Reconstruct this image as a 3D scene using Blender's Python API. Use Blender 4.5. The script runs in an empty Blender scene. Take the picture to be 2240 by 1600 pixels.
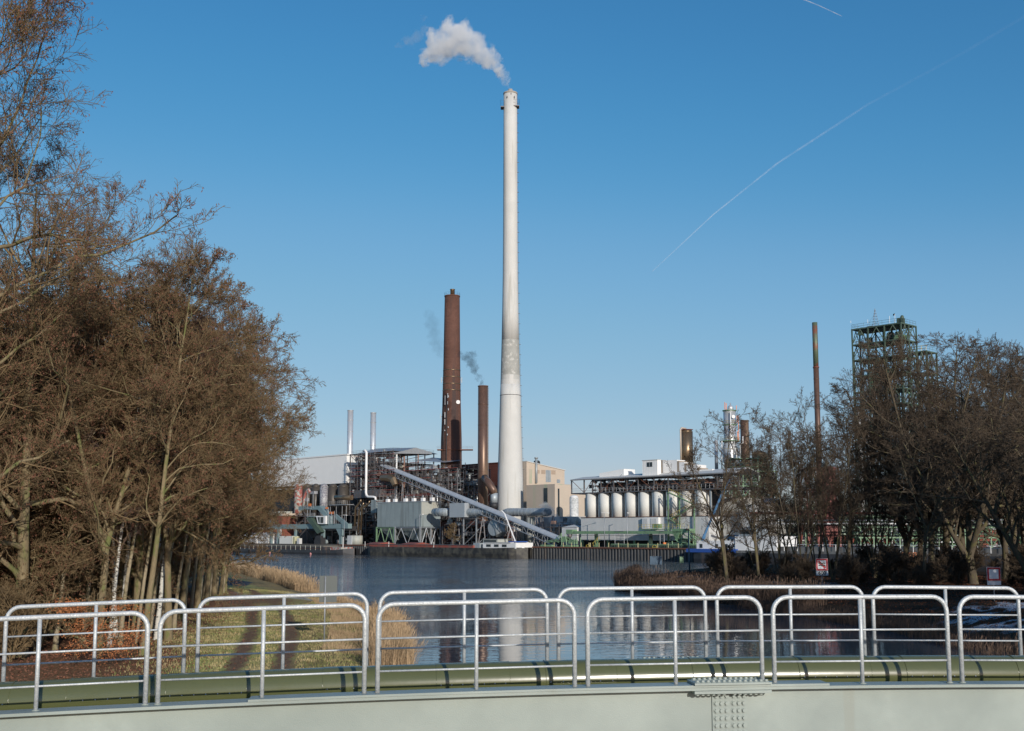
import bpy, math, random
import numpy as np
from mathutils import Vector, Matrix

# ---------------------------------------------------------------- camera, sky, sun, exposure
SC = bpy.context.scene
CAMZ, F, PITCH, SH = 7.0, 2500.0, math.radians(6.5), 85.2
cam = bpy.data.objects.new("camera", bpy.data.cameras.new("camera"))
SC.collection.objects.link(cam)
cam.location = (0, 0, CAMZ)
cam.rotation_euler = (math.pi/2+PITCH, 0, 0)
cam.data.sensor_width = 36; cam.data.lens = 36*F/2240
cam.data.shift_y = SH/2240
cam.data.clip_start = .5; cam.data.clip_end = 40000
SC.camera = cam
SUN_EL, SUN_AZ = math.radians(16), math.radians(160)     # azimuth clockwise from +Y
w = bpy.data.worlds.new("World"); SC.world = w; w.use_nodes = True
nt = w.node_tree; nt.nodes.clear()
sky = nt.nodes.new("ShaderNodeTexSky"); sky.sky_type = 'NISHITA'; sky.sun_disc = False
sky.sun_elevation = SUN_EL; sky.sun_rotation = SUN_AZ
sky.altitude = 50; sky.air_density = 1.0; sky.dust_density = .6; sky.ozone_density = 2.2
hs = nt.nodes.new("ShaderNodeHueSaturation"); hs.inputs['Saturation'].default_value = 1.22; hs.inputs['Hue'].default_value=.49
bg = nt.nodes.new("ShaderNodeBackground"); bg.inputs[1].default_value = .12
wo = nt.nodes.new("ShaderNodeOutputWorld")
hs.inputs['Saturation'].default_value = 1.22
def vmul(src, f):
    n_ = nt.nodes.new('ShaderNodeVectorMath'); n_.operation = 'SCALE'; n_.inputs['Scale'].default_value = f; nt.links.new(src, n_.inputs[0]); return n_.outputs[0]
cv_ = nt.nodes.new('ShaderNodeRGBCurve')      # camera response for the clear winter sky
for ci, pts in enumerate((((0, 0), (.084, .051), (.119, .080), (.198, .178), (.515, .366), (1, .62)), ((0, 0), (.246, .223), (.323, .296), (.462, .407), (.791, .539), (1, .62)), ((0, 0), (.445, .474), (.552, .565), (.702, .651), (.791, .668), (1, .74)))):
    c_ = cv_.mapping.curves[ci]
    while len(c_.points) < len(pts): c_.points.new(.5, .5)
    for p_, (a_, b__) in zip(c_.points, pts): p_.location = (a_, b__); p_.handle_type = 'AUTO_CLAMPED'
cv_.mapping.update()
nt.links.new(sky.outputs[0], hs.inputs['Color']); nt.links.new(vmul(hs.outputs[0], .12), cv_.inputs['Color']); nt.links.new(vmul(cv_.outputs[0], 1/.12), bg.inputs[0]); nt.links.new(bg.outputs[0], wo.inputs[0])
sl = bpy.data.lights.new("sun", 'SUN'); sl.energy = 3.5; sl.angle = math.radians(.53); sl.color = (1, .94, .85)
so = bpy.data.objects.new("sun", sl); SC.collection.objects.link(so)
sdir = Vector((math.sin(SUN_AZ)*math.cos(SUN_EL), math.cos(SUN_AZ)*math.cos(SUN_EL), math.sin(SUN_EL)))
so.rotation_euler = sdir.to_track_quat('Z', 'Y').to_euler(); so.location = sdir*60
vs = SC.view_settings; vs.view_transform = 'Standard'; vs.look = 'None'; vs.exposure = 0; vs.gamma = 1
SC.render.engine = 'CYCLES'
SC.cycles.max_bounces = 6; SC.cycles.transparent_max_bounces = 12; SC.cycles.volume_bounces = 14
SC.cycles.use_denoising = True

# ---------------------------------------------------------------- calibration helpers
def ray(x, y):
    u, v = (x-1120)/F, (800-y+SH)/F
    Y = math.cos(PITCH)-v*math.sin(PITCH)
    return u/Y, (math.sin(PITCH)+v*math.cos(PITCH))/Y
def P(x, y, Y):
    a, b = ray(x, y); return Vector((Y*a, Y, CAMZ+Y*b))
def ZY(y, Y): return CAMZ+Y*ray(1120, y)[1]
def QY(px, k): return (351+k)/(1+1.05*ray(px, 1150)[0])   # the quay runs obliquely; k metres behind it
def QX(px, k):
    Y = QY(px, k); return Vector((Y*ray(px, 1150)[0], Y, 0))
def QP(px, py, k):
    v = QX(px, k); v.z = ZY(py, v.y); return v
QD = Vector((.6897, -.7241, 0)); QN = Vector((.7241, .6897, 0))   # along the quay / inland
GZ = 3.5                                                  # plant ground level
R = random.Random(7)

# ---------------------------------------------------------------- object helpers
def link(o): SC.collection.objects.link(o); return o
def tag(o, label=None, cat=None, group=None, kind=None):
    if label: o["label"] = label
    if cat: o["category"] = cat
    if group: o["group"] = group
    if kind: o["kind"] = kind
    return o
def thing(name, label, cat, loc, group=None):
    o = link(bpy.data.objects.new(name, None)); o.location = loc; o.empty_display_size = .3
    return tag(o, label, cat, group)

class MB:
    def __init__(s): s.v = []; s.f = []; s.m = []; s.s = []
    def add(s, vs_, fs, m=0, sm=False):
        b = len(s.v); s.v += [tuple(v) for v in vs_]
        s.f += [tuple(i+b for i in f) for f in fs]; s.m += [m]*len(fs); s.s += [sm]*len(fs); return s
    def box(s, a, b, m=0):
        (x0, y0, z0), (x1, y1, z1) = a, b
        return s.prism([(x0, y0), (x1, y0), (x1, y1), (x0, y1)], z0, z1, m)
    def prism(s, poly, z0, z1, m=0):
        n = len(poly)
        z0s = z0 if hasattr(z0, '__len__') else [z0]*n
        z1s = z1 if hasattr(z1, '__len__') else [z1]*n
        v = [(p[0], p[1], z0s[i]) for i, p in enumerate(poly)]+[(p[0], p[1], z1s[i]) for i, p in enumerate(poly)]
        f = [tuple(range(n-1, -1, -1)), tuple(range(n, 2*n))]+[(i, (i+1) % n, n+(i+1) % n, n+i) for i in range(n)]
        return s.add(v, f, m)
    def qb(s, px1, px2, k, y1, y2, T, m=0, z0=None, z1=None):
        """box parallel to the quay: picture extent at its front face, T metres deep inland"""
        A, B = QX(px1, k), QX(px2, k); c = (A.y+B.y)/2
        z1 = ZY(y1, c) if z1 is None else z1; z0 = (ZY(y2, c) if y2 is not None else GZ) if z0 is None else z0
        C, D_ = B+QN*T, A+QN*T
        return s.prism([A[:2], B[:2], C[:2], D_[:2]], z0, z1, m)
    def ob(s, c, sx, sy, sz, ax=QD, m=0):
        """box centred on c (z = bottom), sides along ax / its normal / z"""
        a = Vector(ax).normalized()*sx/2; n = Vector((-ax[1], ax[0], 0)).normalized()*sy/2; c = Vector(c)
        p = [c-a-n, c+a-n, c+a+n, c-a+n]
        return s.prism([q[:2] for q in p], c.z, c.z+sz, m)
    def tube(s, pts, r, n=6, m=0, caps=True, sm=True):
        pts = [Vector(p) for p in pts]; N = len(pts)
        rs = r if hasattr(r, '__len__') else [r]*N
        V = []; up = None
        for i, p in enumerate(pts):
            t = (pts[min(i+1, N-1)]-pts[max(i-1, 0)]).normalized()
            if up is None: up = t.orthogonal().normalized() if abs(t.z) > .9 else Vector((0, 0, 1))
            a = t.cross(up)
            if a.length < 1e-5: a = t.orthogonal()
            a.normalize(); b = a.cross(t); up = b
            for j in range(n):
                q = 2*math.pi*j/n; V.append(p+(a*math.cos(q)+b*math.sin(q))*rs[i])
        Fc = []
        for i in range(N-1):
            for j in range(n):
                Fc.append((i*n+j, i*n+(j+1) % n, (i+1)*n+(j+1) % n, (i+1)*n+j))
        b0 = len(s.v); s.add(V, Fc, m, sm)
        if caps: s.f += [tuple(b0+j for j in range(n-1, -1, -1)), tuple(b0+(N-1)*n+j for j in range(n))]; s.m += [m]*2; s.s += [False]*2
        return s
    def bar(s, a, b, wd, m=0): return s.tube([a, b], wd*.7, 4, m, True, False)
    def lathe(s, c, prof, n=32, m=0, caps=True):
        """prof: (z, r) bottom to top"""
        V = []; N = len(prof)
        for z, r in prof:
            for j in range(n):
                q = 2*math.pi*j/n; V.append((c[0]+r*math.cos(q), c[1]+r*math.sin(q), z))
        Fc = [(i*n+j, i*n+(j+1) % n, (i+1)*n+(j+1) % n, (i+1)*n+j) for i in range(N-1) for j in range(n)]
        b0 = len(s.v); s.add(V, Fc, m, True)
        if caps: s.f += [tuple(b0+j for j in range(n-1, -1, -1)), tuple(b0+(N-1)*n+j for j in range(n))]; s.m += [m]*2; s.s += [False]*2
        return s
    def dome(s, c, r, h, n=20, m=0, k=5):
        return s.lathe(c, [(c[2]+h*math.sin(i/k*math.pi/2), max(r*math.cos(i/k*math.pi/2), .01)) for i in range(k+1)], n, m)
    def rail(s, pts, h=1.1, m=0, r=.035, step=2.5):
        pts = [Vector(p) for p in pts]
        for a, b in zip(pts, pts[1:]):
            L = (b-a).length; n = max(1, round(L/step))
            for i in range(n+1):
                q = a.lerp(b, i/n); s.bar(q, q+Vector((0, 0, h)), r, m)
            for z in (h, h*.5): s.bar(a+Vector((0, 0, z)), b+Vector((0, 0, z)), r, m)
        return s
def make(name, mb, mats, parent=None, loc=None):
    if not isinstance(mats, (list, tuple)): mats = [mats]
    me = bpy.data.meshes.new(name)
    v = np.array(mb.v, dtype=float).reshape(-1, 3)
    if parent is not None:
        q = parent
        off = Vector((0, 0, 0))
        while q is not None: off += q.location; q = q.parent
        v = v-np.array(off)
    elif loc is not None: v = v-np.array(loc)
    me.from_pydata(v.tolist(), [], mb.f)
    for m in mats: me.materials.append(m)
    me.polygons.foreach_set('material_index', mb.m); me.polygons.foreach_set('use_smooth', mb.s)
    me.update()
    o = link(bpy.data.objects.new(name, me))
    if parent is not None: o.parent = parent
    elif loc is not None: o.location = loc
    return o
def solo(name, mb, mats, label, cat, group=None):
    v = np.array(mb.v); loc = Vector(((v[:, 0].min()+v[:, 0].max())/2, (v[:, 1].min()+v[:, 1].max())/2, v[:, 2].min()))
    return tag(make(name, mb, mats, None, loc), label, cat, group)
def dup(root, loc, rz=None, label=None, group=None, scale=None):
    r = root.copy(); link(r); r.location = loc
    if rz is not None: r.rotation_euler = (r.rotation_euler[0], r.rotation_euler[1], rz)
    if scale: r.scale = (scale,)*3
    if label: r["label"] = label
    if group: r["group"] = group
    for ch in list(root.children):
        c = link(ch.copy()); c.parent = r
        for g in ch.children: d = link(g.copy()); d.parent = c
    return r

# ---------------------------------------------------------------- materials
def M(name, col, rough=.6, metal=0, var=.18, scale=.5, col2=None, th=.55, soft=.08, streak=None, bump=0, bscale=20, brick=None, wave=0, wpitch=.3, spec=.5, zs=1.0):
    m = bpy.data.materials.new(name); m.use_nodes = True; t = m.node_tree; N = t.nodes; L = t.links
    b = N['Principled BSDF']; b.inputs['Roughness'].default_value = rough; b.inputs['Metallic'].default_value = metal
    b.inputs['Specular IOR Level'].default_value = spec
    tc = N.new('ShaderNodeTexCoord'); mp = N.new('ShaderNodeMapping'); L.new(tc.outputs['Object'], mp.inputs[0])
    mp.inputs['Scale'].default_value = (1, 1, zs)
    def noise(sc, det=5, src=None):
        n = N.new('ShaderNodeTexNoise'); n.inputs['Scale'].default_value = sc; n.inputs['Detail'].default_value = det
        L.new(src or mp.outputs[0], n.inputs['Vector']); return n.outputs['Fac']
    def ramp(f, a, c):
        r = N.new('ShaderNodeMapRange'); r.inputs[1].default_value = a; r.inputs[2].default_value = c; L.new(f, r.inputs[0]); return r.outputs[0]
    def mix(f, a, c):
        x = N.new('ShaderNodeMix'); x.data_type = 'RGBA'
        for s_, q in ((0, f), (6, a), (7, c)):
            if hasattr(q, 'is_linked') or hasattr(q, 'links'): L.new(q, x.inputs[s_])
            else: x.inputs[s_].default_value = q if s_ == 0 else (*q, 1)
        return x.outputs[2]
    lo = tuple(c*(1-var) for c in col); hi = tuple(min(c*(1+var), .95) for c in col)
    c = mix(ramp(noise(scale), .3, .7), lo, hi)
    c = mix(ramp(noise(scale*9, 3), .3, .75), c, tuple(q*(1-var*.7) for q in col)) if var > 0 else c
    if col2: c = mix(ramp(noise(scale*1.6, 6), th-soft, th+soft), c, col2)
    if brick:
        bt = N.new('ShaderNodeTexBrick'); bt.inputs['Scale'].default_value = brick; bt.inputs['Mortar Size'].default_value = .012
        bt.inputs['Color1'].default_value = (1, 1, 1, 1); bt.inputs['Color2'].default_value = (.72, .72, .72, 1); bt.inputs['Mortar'].default_value = (1.3, 1.3, 1.3, 1)
        sx = N.new('ShaderNodeSeparateXYZ'); L.new(tc.outputs['Object'], sx.inputs[0]); ad = N.new('ShaderNodeMath'); L.new(sx.outputs[0], ad.inputs[0]); L.new(sx.outputs[1], ad.inputs[1])
        cx = N.new('ShaderNodeCombineXYZ'); L.new(ad.outputs[0], cx.inputs[0]); L.new(sx.outputs[2], cx.inputs[1]); L.new(cx.outputs[0], bt.inputs['Vector'])
        x = N.new('ShaderNodeMix'); x.data_type = 'RGBA'; x.blend_type = 'MULTIPLY'; x.inputs[0].default_value = 1
        L.new(c, x.inputs[6]); L.new(bt.outputs[0], x.inputs[7]); c = x.outputs[2]
    if streak:
        m2 = N.new('ShaderNodeMapping'); m2.inputs['Scale'].default_value = (1, 1, .05); L.new(tc.outputs['Object'], m2.inputs[0])
        c = mix(ramp(noise(streak[1], 4, m2.outputs[0]), streak[2], streak[2]+.12), c, streak[0])
    L.new(c, b.inputs['Base Color'])
    h = None
    if wave:
        wv = N.new('ShaderNodeTexWave'); m3 = N.new('ShaderNodeMapping'); m3.inputs['Rotation'].default_value = (0, 0, math.radians(46.4)); L.new(tc.outputs['Object'], m3.inputs[0])
        m3.inputs['Scale'].default_value = (1, 1, 1); wv.bands_direction = 'X'; wv.inputs['Scale'].default_value = .31416/wpitch*1.0; L.new(m3.outputs[0], wv.inputs[0]); h = wv.outputs['Fac']; bs, bd = wave, .06
    elif bump: h = noise(bscale, 4); bs, bd = bump, .03
    if h is not None:
        bp = N.new('ShaderNodeBump'); bp.inputs['Strength'].default_value = bs; bp.inputs['Distance'].default_value = bd
        L.new(h, bp.inputs['Height']); L.new(bp.outputs[0], b.inputs['Normal'])
    return m

m_conc = M('white_concrete', (.62, .615, .585), .8, var=.07, scale=.25, streak=((.50, .49, .45), .9, .56), spec=.2)
m_concd = M('weathered_concrete', (.40, .40, .37), .85, var=.22, scale=.5, col2=(.58, .57, .53), th=.62, streak=((.33, .33, .30), .6, .55), spec=.2)
m_brickst = M('stack_brick', (.15, .075, .055), .8, var=.25, scale=.18, streak=((.075, .05, .045), .35, .52), brick=1.2, spec=.25)
m_rustst = M('rusty_steel', (.16, .095, .07), .42, .3, var=.3, scale=.25, streak=((.26, .17, .11), .5, .5), zs=.4)
m_silver = M('silver_sheet', (.62, .64, .66), .38, .45, var=.1, scale=.6)
m_galv = M('galvanised', (.62, .64, .64), .46, .25, var=.22, scale=14, bump=.3, bscale=45)
m_ductg = M('grey_duct', (.42, .46, .48), .5, .3, var=.12, scale=.5, streak=((.30, .33, .34), 1.5, .55))
m_filt = M('filter_sheet', (.29, .34, .345), .6, .1, var=.14, scale=.3, streak=((.21, .24, .24), .8, .52), wave=.35, wpitch=.5)
m_filtl = M('filter_sheet_pale', (.40, .41, .37), .6, 0, var=.12, scale=.35, streak=((.45, .43, .36), .8, .5))
m_white = M('white_cladding', (.90, .885, .85), .55, var=.04, scale=.3, wave=.25, wpitch=.6)
m_whitep = M('white_paint', (.82, .81, .79), .45, var=.05, scale=.5)
m_cream = M('cream_silo', (.76, .745, .69), .6, var=.07, scale=.3, streak=((.52, .49, .41), .7, .6))
m_hall = M('grey_cladding', (.60, .60, .59), .6, var=.05, scale=.3, streak=((.42, .30, .20), .35, .66), wave=.5, wpitch=.45)
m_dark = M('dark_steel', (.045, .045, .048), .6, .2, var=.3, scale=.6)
m_steel = M('grey_steel', (.15, .15, .16), .55, .4, var=.25, scale=1, col2=(.2, .12, .08), th=.6)
m_steell = M('light_steel', (.38, .40, .42), .5, .4, var=.15, scale=1)
m_red = M('red_steel', (.26, .07, .055), .6, var=.25, scale=.8)
m_scaf = M('scaffold_rust', (.36, .22, .17), .6, .2, var=.3, scale=.8)
m_green = M('plant_green', (.18, .30, .17), .55, var=.15, scale=.7, col2=(.12, .19, .12), th=.62)
m_dgreen = M('dark_green', (.075, .115, .085), .6, var=.22, scale=.4, col2=(.05, .08, .06), th=.6)
m_teal = M('teal_steel', (.21, .29, .30), .5, .1, var=.1, scale=.6)
m_yellow = M('yellow_paint', (.6, .45, .09), .5, var=.1)
m_orange = M('orange_paint', (.75, .22, .06), .5, var=.1)
m_silod = M('dark_silo', (.10, .085, .07), .5, .3, var=.15, scale=.5, streak=((.16, .08, .04), .5, .66))
m_silor = M('red_flaked_silo', (.42, .42, .38), .7, var=.15, scale=.5, col2=(.38, .12, .10), th=.5, soft=.03)
m_silom = M('mottled_silo', (.42, .42, .42), .6, .2, var=.1, scale=1.2, col2=(.22, .21, .24), th=.5, soft=.03)
m_bronze = M('bronze_tank', (.32, .225, .14), .35, .75, var=.2, scale=.4, streak=((.2, .15, .1), .6, .55))
m_brick = M('red_brick', (.26, .085, .06), .85, var=.15, scale=.5, brick=2.0, spec=.2)
m_brickd = M('dark_brick', (.13, .05, .04), .85, var=.2, scale=.3, brick=1.6, spec=.2)
m_beige = M('beige_panel', (.58, .48, .38), .7, var=.06, scale=.3, wave=.2, wpitch=1.0)
m_past = M('pastel_panel', (.50, .42, .34), .7, var=.05, scale=.1, streak=((.40, .42, .30), .4, .52), wave=.2, wpitch=.6)
m_glass = M('dark_glass', (.03, .04, .05), .12, var=0)
m_roofl = M('pale_roof', (.60, .59, .56), .6, var=.08, scale=.5)
m_rroof = M('roof_edge', (.22, .22, .22), .7, var=.1)
m_pile = M('sheet_pile', (.075, .078, .082), .7, .2, var=.3, scale=.5, streak=((.11, .085, .07), .8, .62))
m_rustb = M('rust_brown', (.16, .07, .045), .8, var=.25, scale=.8)
m_hull = M('black_hull', (.03, .028, .027), .6, var=.3, scale=.4, col2=(.085, .078, .062), th=.52, soft=.12, streak=((.15, .135, .105), .6, .62))
m_hulld = M('dark_hull', (.045, .045, .05), .5, var=.3, scale=.5, streak=((.12, .08, .06), .7, .58))
m_hullg = M('grey_hull', (.17, .17, .165), .6, var=.2, scale=.3, streak=((.10, .09, .08), .5, .5))
m_blue = M('blue_paint', (.03, .09, .35), .4, var=.12)
m_bluec = M('blue_crane', (.08, .20, .36), .45, var=.1)
m_hatch = M('red_hatch', (.28, .07, .05), .6, var=.2, scale=.4, col2=(.2, .1, .08))
m_car = M('car_paint', (.10, .16, .24), .25, .4, var=.02)
m_ply = M('dusty_deck', (.17, .155, .13), .8, var=.2, scale=.5)
m_gird = M('girder_paint', (.34, .385, .35), .42, var=.10, scale=.55, col2=(.26, .30, .275), th=.54, soft=.16, bump=.10, bscale=90, streak=((.27, .29, .25), 3.0, .68))
m_pipe = M('olive_pipe', (.105, .112, .042), .19, 0, var=.05, scale=1.2, bump=.12, bscale=1.3, spec=1.0)
m_signb = M('sign_back_grey', (.14, .155, .15), .5, .3, var=.06, scale=2)
m_signw = M('sign_white', (.78, .80, .82), .4, var=.03)
m_signr = M('sign_red', (.50, .015, .03), .4, var=.03)
m_black = M('sign_black', (.015, .015, .015), .5, var=0)
m_signbl = M('sign_back_blue', (.03, .08, .14), .5, var=.1)
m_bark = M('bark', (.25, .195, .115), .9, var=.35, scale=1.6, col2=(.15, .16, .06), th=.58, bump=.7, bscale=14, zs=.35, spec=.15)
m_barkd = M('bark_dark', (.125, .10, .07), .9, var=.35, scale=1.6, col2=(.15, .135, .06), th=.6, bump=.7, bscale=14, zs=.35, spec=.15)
m_barkp = M('pale_bark', (.34, .28, .19), .9, var=.3, scale=1.6, col2=(.22, .2, .1), th=.6, bump=.5, bscale=14, zs=.35, spec=.15)
m_birch = M('birch_bark', (.62, .60, .54), .8, var=.1, scale=2, col2=(.07, .06, .05), th=.58, soft=.03, zs=2.5, spec=.2)
m_twig = M('twig', (.22, .155, .085), .9, var=.3, scale=.5, spec=.1)
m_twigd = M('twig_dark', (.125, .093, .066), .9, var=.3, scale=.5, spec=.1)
m_twigb = M('birch_twig', (.16, .11, .09), .9, var=.3, scale=.5, spec=.1)
m_seed = M('seed_cluster', (.21, .10, .065), .9, var=.45, scale=1.5, spec=.1)
m_leafo = M('orange_leaf', (.52, .20, .08), .8, var=.4, scale=4, spec=.2)
m_reed = M('reed', (.48, .34, .205), .9, var=.35, scale=.8, spec=.1)
m_reedd = M('reed_brown', (.16, .108, .08), .9, var=.35, scale=.8, spec=.1)
m_blade = M('grass_blade', (.27, .29, .10), .9, var=.5, scale=.6, col2=(.48, .38, .2), th=.5, spec=.1)
m_asph = M('asphalt', (.10, .105, .11), .85, var=.12, scale=.6)
m_quay = M('plant_ground', (.10, .09, .08), .9, var=.25, scale=.1)
# ---------------------------------------------------------------- terrain and water
BZ = 1.5
SHORE_L = [(2, 20), (-2.2, 53), (-5.7, 65), (-9, 87), (-14.4, 109), (-21.8, 130), (-29.2, 152), (-42.5, 190), (-60, 225), (-95, 255), (-160, 275), (-420, 290)]
POLY_L = SHORE_L+[(-420, -20), (2, -20)]
SHORE_R = [(60, -30), (33, 30), (29.5, 65), (30, 85), (27, 100), (22.7, 118), (17.8, 135), (14.3, 146), (16, 165), (22, 190), (42, 215), (90, 232), (260, 200)]
POLY_R = SHORE_R+[(400, 150), (400, -30)]
def sdf(poly, x, y):
    """signed distance, positive inside"""
    d = np.full(x.shape, 1e9); ins = np.zeros(x.shape, bool); n = len(poly)
    for i in range(n):
        ax, ay = poly[i]; bx, by = poly[(i+1) % n]
        ex, ey = bx-ax, by-ay; t = np.clip(((x-ax)*ex+(y-ay)*ey)/(ex*ex+ey*ey), 0, 1)
        d = np.minimum(d, np.hypot(x-ax-t*ex, y-ay-t*ey))
        c = ((ay > y) != (by > y)) & (x < (bx-ax)*(y-ay)/((by-ay) if by != ay else 1e-9)+ax); ins ^= c
    return np.where(ins, d, -d)
def vnoise(x, y, s, seed=0):
    """smooth value noise"""
    r = np.random.RandomState(seed); T = r.rand(64, 64); X, Y = x/s+100.3, y/s+57.1
    i, j = np.floor(X).astype(int), np.floor(Y).astype(int); a, b = X-i, Y-j; a, b = a*a*(3-2*a), b*b*(3-2*b)
    g = lambda p, q: T[p % 64, q % 64]
    return (g(i, j)*(1-a)+g(i+1, j)*a)*(1-b)+(g(i, j+1)*(1-a)+g(i+1, j+1)*a)*b
def fbm(x, y, s, seed=0): return .55*vnoise(x, y, s, seed)+.3*vnoise(x, y, s*.45, seed+1)+.15*vnoise(x, y, s*.2, seed+2)
def hgt(poly, x, y, top=BZ, seed=3):
    x = np.asarray(x, float); y = np.asarray(y, float)
    d = sdf(poly, x, y)+(vnoise(x, y, 4, seed)-.5)*1.2
    h = np.interp(d, [-6, -1, 0, 1.5, 5, 10, 60, 400], [-2, -.5, 0, .5, 1.15, top, top+.15, top+.6])
    return h+np.where(d > 3, (fbm(x, y, 6, seed+5)-.5)*.35, 0)
def zl(x, y): return float(hgt(POLY_L, np.array([x]), np.array([y]))[0])
def zr(x, y): return float(hgt(POLY_R, np.array([x]), np.array([y]), 1.7)[0])
def distline(x, y, pts):
    d = np.full(x.shape, 1e9)
    for (ax, ay), (bx, by) in zip(pts, pts[1:]):
        ex, ey = bx-ax, by-ay; t = np.clip(((x-ax)*ex+(y-ay)*ey)/(ex*ex+ey*ey), 0, 1)
        d = np.minimum(d, np.hypot(x-ax-t*ex, y-ay-t*ey))
    return d
def terrain(name, xs, ys, hf, attrs, mat):
    X, Y = np.meshgrid(xs, ys, indexing='ij'); Z = hf(X, Y); nx, ny = X.shape
    v = np.stack([X, Y, Z], -1).reshape(-1, 3)
    idx = np.arange(nx*ny).reshape(nx, ny)
    f = np.stack([idx[:-1, :-1], idx[1:, :-1], idx[1:, 1:], idx[:-1, 1:]], -1).reshape(-1, 4)
    keep = Z.reshape(-1)[f].max(1) > -1.2; f = f[keep]
    me = npmesh(name, v, f); 
    for k, fn in attrs.items():
        a = me.attributes.new(k, 'FLOAT', 'POINT'); a.data.foreach_set('value', np.clip(fn(X, Y, Z), 0, 1).reshape(-1).astype(np.float32))
    me.materials.append(mat); me.polygons.foreach_set('use_smooth', [True]*len(me.polygons))
    return tag(link(bpy.data.objects.new(name, me)), kind='structure')
def npmesh(name, v, f):
    """f: (n,4) or (n,3) int array"""
    me = bpy.data.meshes.new(name); k = f.shape[1]
    me.vertices.add(len(v)); me.vertices.foreach_set('co', np.ascontiguousarray(v, np.float32).reshape(-1))
    me.loops.add(f.size); me.loops.foreach_set('vertex_index', f.reshape(-1).astype(np.int32))
    me.polygons.add(len(f)); me.polygons.foreach_set('loop_start', np.arange(0, f.size, k, dtype=np.int32))
    me.update(calc_edges=True); return me
def ground_mat(name, base, layers, snow=True):
    """layers: (attribute, colour, colour2)"""
    m = bpy.data.materials.new(name); m.use_nodes = True; t = m.node_tree; N = t.nodes; L = t.links; b = N['Principled BSDF']
    b.inputs['Roughness'].default_value = .95; b.inputs['Specular IOR Level'].default_value = .1
    tc = N.new('ShaderNodeTexCoord')
    def noise(s, d=5):
        n = N.new('ShaderNodeTexNoise'); n.inputs['Scale'].default_value = s; n.inputs['Detail'].default_value = d; n.inputs['Roughness'].default_value = .7; L.new(tc.outputs['Object'], n.inputs[0]); return n.outputs['Fac']
    def mr(f, a, c):
        r = N.new('ShaderNodeMapRange'); r.inputs[1].default_value = a; r.inputs[2].default_value = c; L.new(f, r.inputs[0]); return r.outputs[0]
    def mix(f, a, c):
        x = N.new('ShaderNodeMix'); x.data_type = 'RGBA'; L.new(f, x.inputs[0])
        for s_, q in ((6, a), (7, c)):
            if isinstance(q, tuple): x.inputs[s_].default_value = (*q, 1)
            else: L.new(q, x.inputs[s_])
        return x.outputs[2]
    fine = noise(5, 6); n2 = noise(.9, 5); n3 = noise(14, 4)
    c = mix(mr(fine, .35, .65), base[0], base[1]); c = mix(mr(n2, .4, .65), c, base[2])
    for at, c1, c2 in layers:
        a = N.new('ShaderNodeAttribute'); a.attribute_name = at
        ad = N.new('ShaderNodeMath'); ad.operation = 'MULTIPLY_ADD'; L.new(n3, ad.inputs[0]); ad.inputs[1].default_value = .9; 
        sb = N.new('ShaderNodeMath'); sb.operation = 'SUBTRACT'; L.new(a.outputs['Fac'], sb.inputs[0]); sb.inputs[1].default_value = .45; L.new(sb.outputs[0], ad.inputs[2])
        c = mix(mr(ad.outputs[0], .4, .6), c, mix(mr(fine, .38, .62), c1, c2))
    L.new(c, b.inputs['Base Color'])
    bp = N.new('ShaderNodeBump'); bp.inputs['Strength'].default_value = .9; bp.inputs['Distance'].default_value = .12; L.new(fine, bp.inputs['Height']); L.new(bp.outputs[0], b.inputs['Normal'])
    return m
TRACK_A = [(-9.6, 38), (-12.2, 52), (-15.2, 68), (-19.3, 86), (-24.5, 104), (-30, 120)]
TRACK_B = [(-7.6, 38), (-10.2, 52), (-12.9, 68), (-16.9, 86), (-22, 104), (-28, 120)]
PATH_C = [(-75, 118), (-50, 119), (-37, 121), (-31.5, 128), (-33, 140), (-42, 155), (-60, 178), (-95, 200)]
def a_dirt(X, Y, Z):
    d = np.minimum(distline(X, Y, TRACK_A), distline(X, Y, TRACK_B)); m = 1-np.clip((d-.15)/.55, 0, 1)
    e = np.hypot((X+22.5)/5.5, (Y-99)/16); m = np.maximum(m, .8*np.clip(1.3-e, 0, 1))
    return m*(.62+.5*fbm(X, Y, 2.5, 61))
def a_leaf(X, Y, Z):
    s = distline(X, Y, SHORE_L); d = np.interp(s, [0, 9, 12, 15, 60], [0, .05, .45, .9, 1]); d = d*(.8+.6*fbm(X, Y, 5, 21))
    return np.maximum(d, .0)*(Z > 1)
def a_dry(X, Y, Z):
    s = distline(X, Y, SHORE_L); return np.interp(s, [0, 4, 7.5, 10], [1, .95, .4, .12])+(fbm(X, Y, 3, 31)-.5)*.9
def a_asph(X, Y, Z): return 1.6*(1-np.clip((distline(X, Y, PATH_C)-1.5)/.35, 0, 1))
def a_snowl(X, Y, Z):
    e = np.hypot((X+20)/9, (Y-112)/10); return np.clip(1.25-e, 0, 1)*(fbm(X, Y, 3.2, 41) > .56)*.8
def a_snowr(X, Y, Z):
    a = np.clip(1.3-np.hypot((X-31)/8, (Y-124)/12), 0, 1)+np.clip(1.35-np.hypot((X-38)/10, (Y-82)/14), 0, 1)+.8*np.clip(1.3-np.hypot((X-22)/5, (Y-150)/16), 0, 1)
    return a*np.clip((fbm(X, Y, 2.2, 51)-.42)*8, 0, 1)*.75
m_gl = ground_mat('bank_grass', ((.28, .32, .09), (.46, .44, .15), (.50, .41, .19)),
                  [('dry', (.36, .26, .13), (.25, .19, .09)), ('leaf', (.30, .16, .085), (.15, .09, .05)), ('dirt', (.19, .115, .075), (.26, .17, .11)), ('snow', (.7, .72, .76), (.5, .52, .56)), ('asph', (.105, .11, .12), (.13, .135, .14))])
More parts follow.
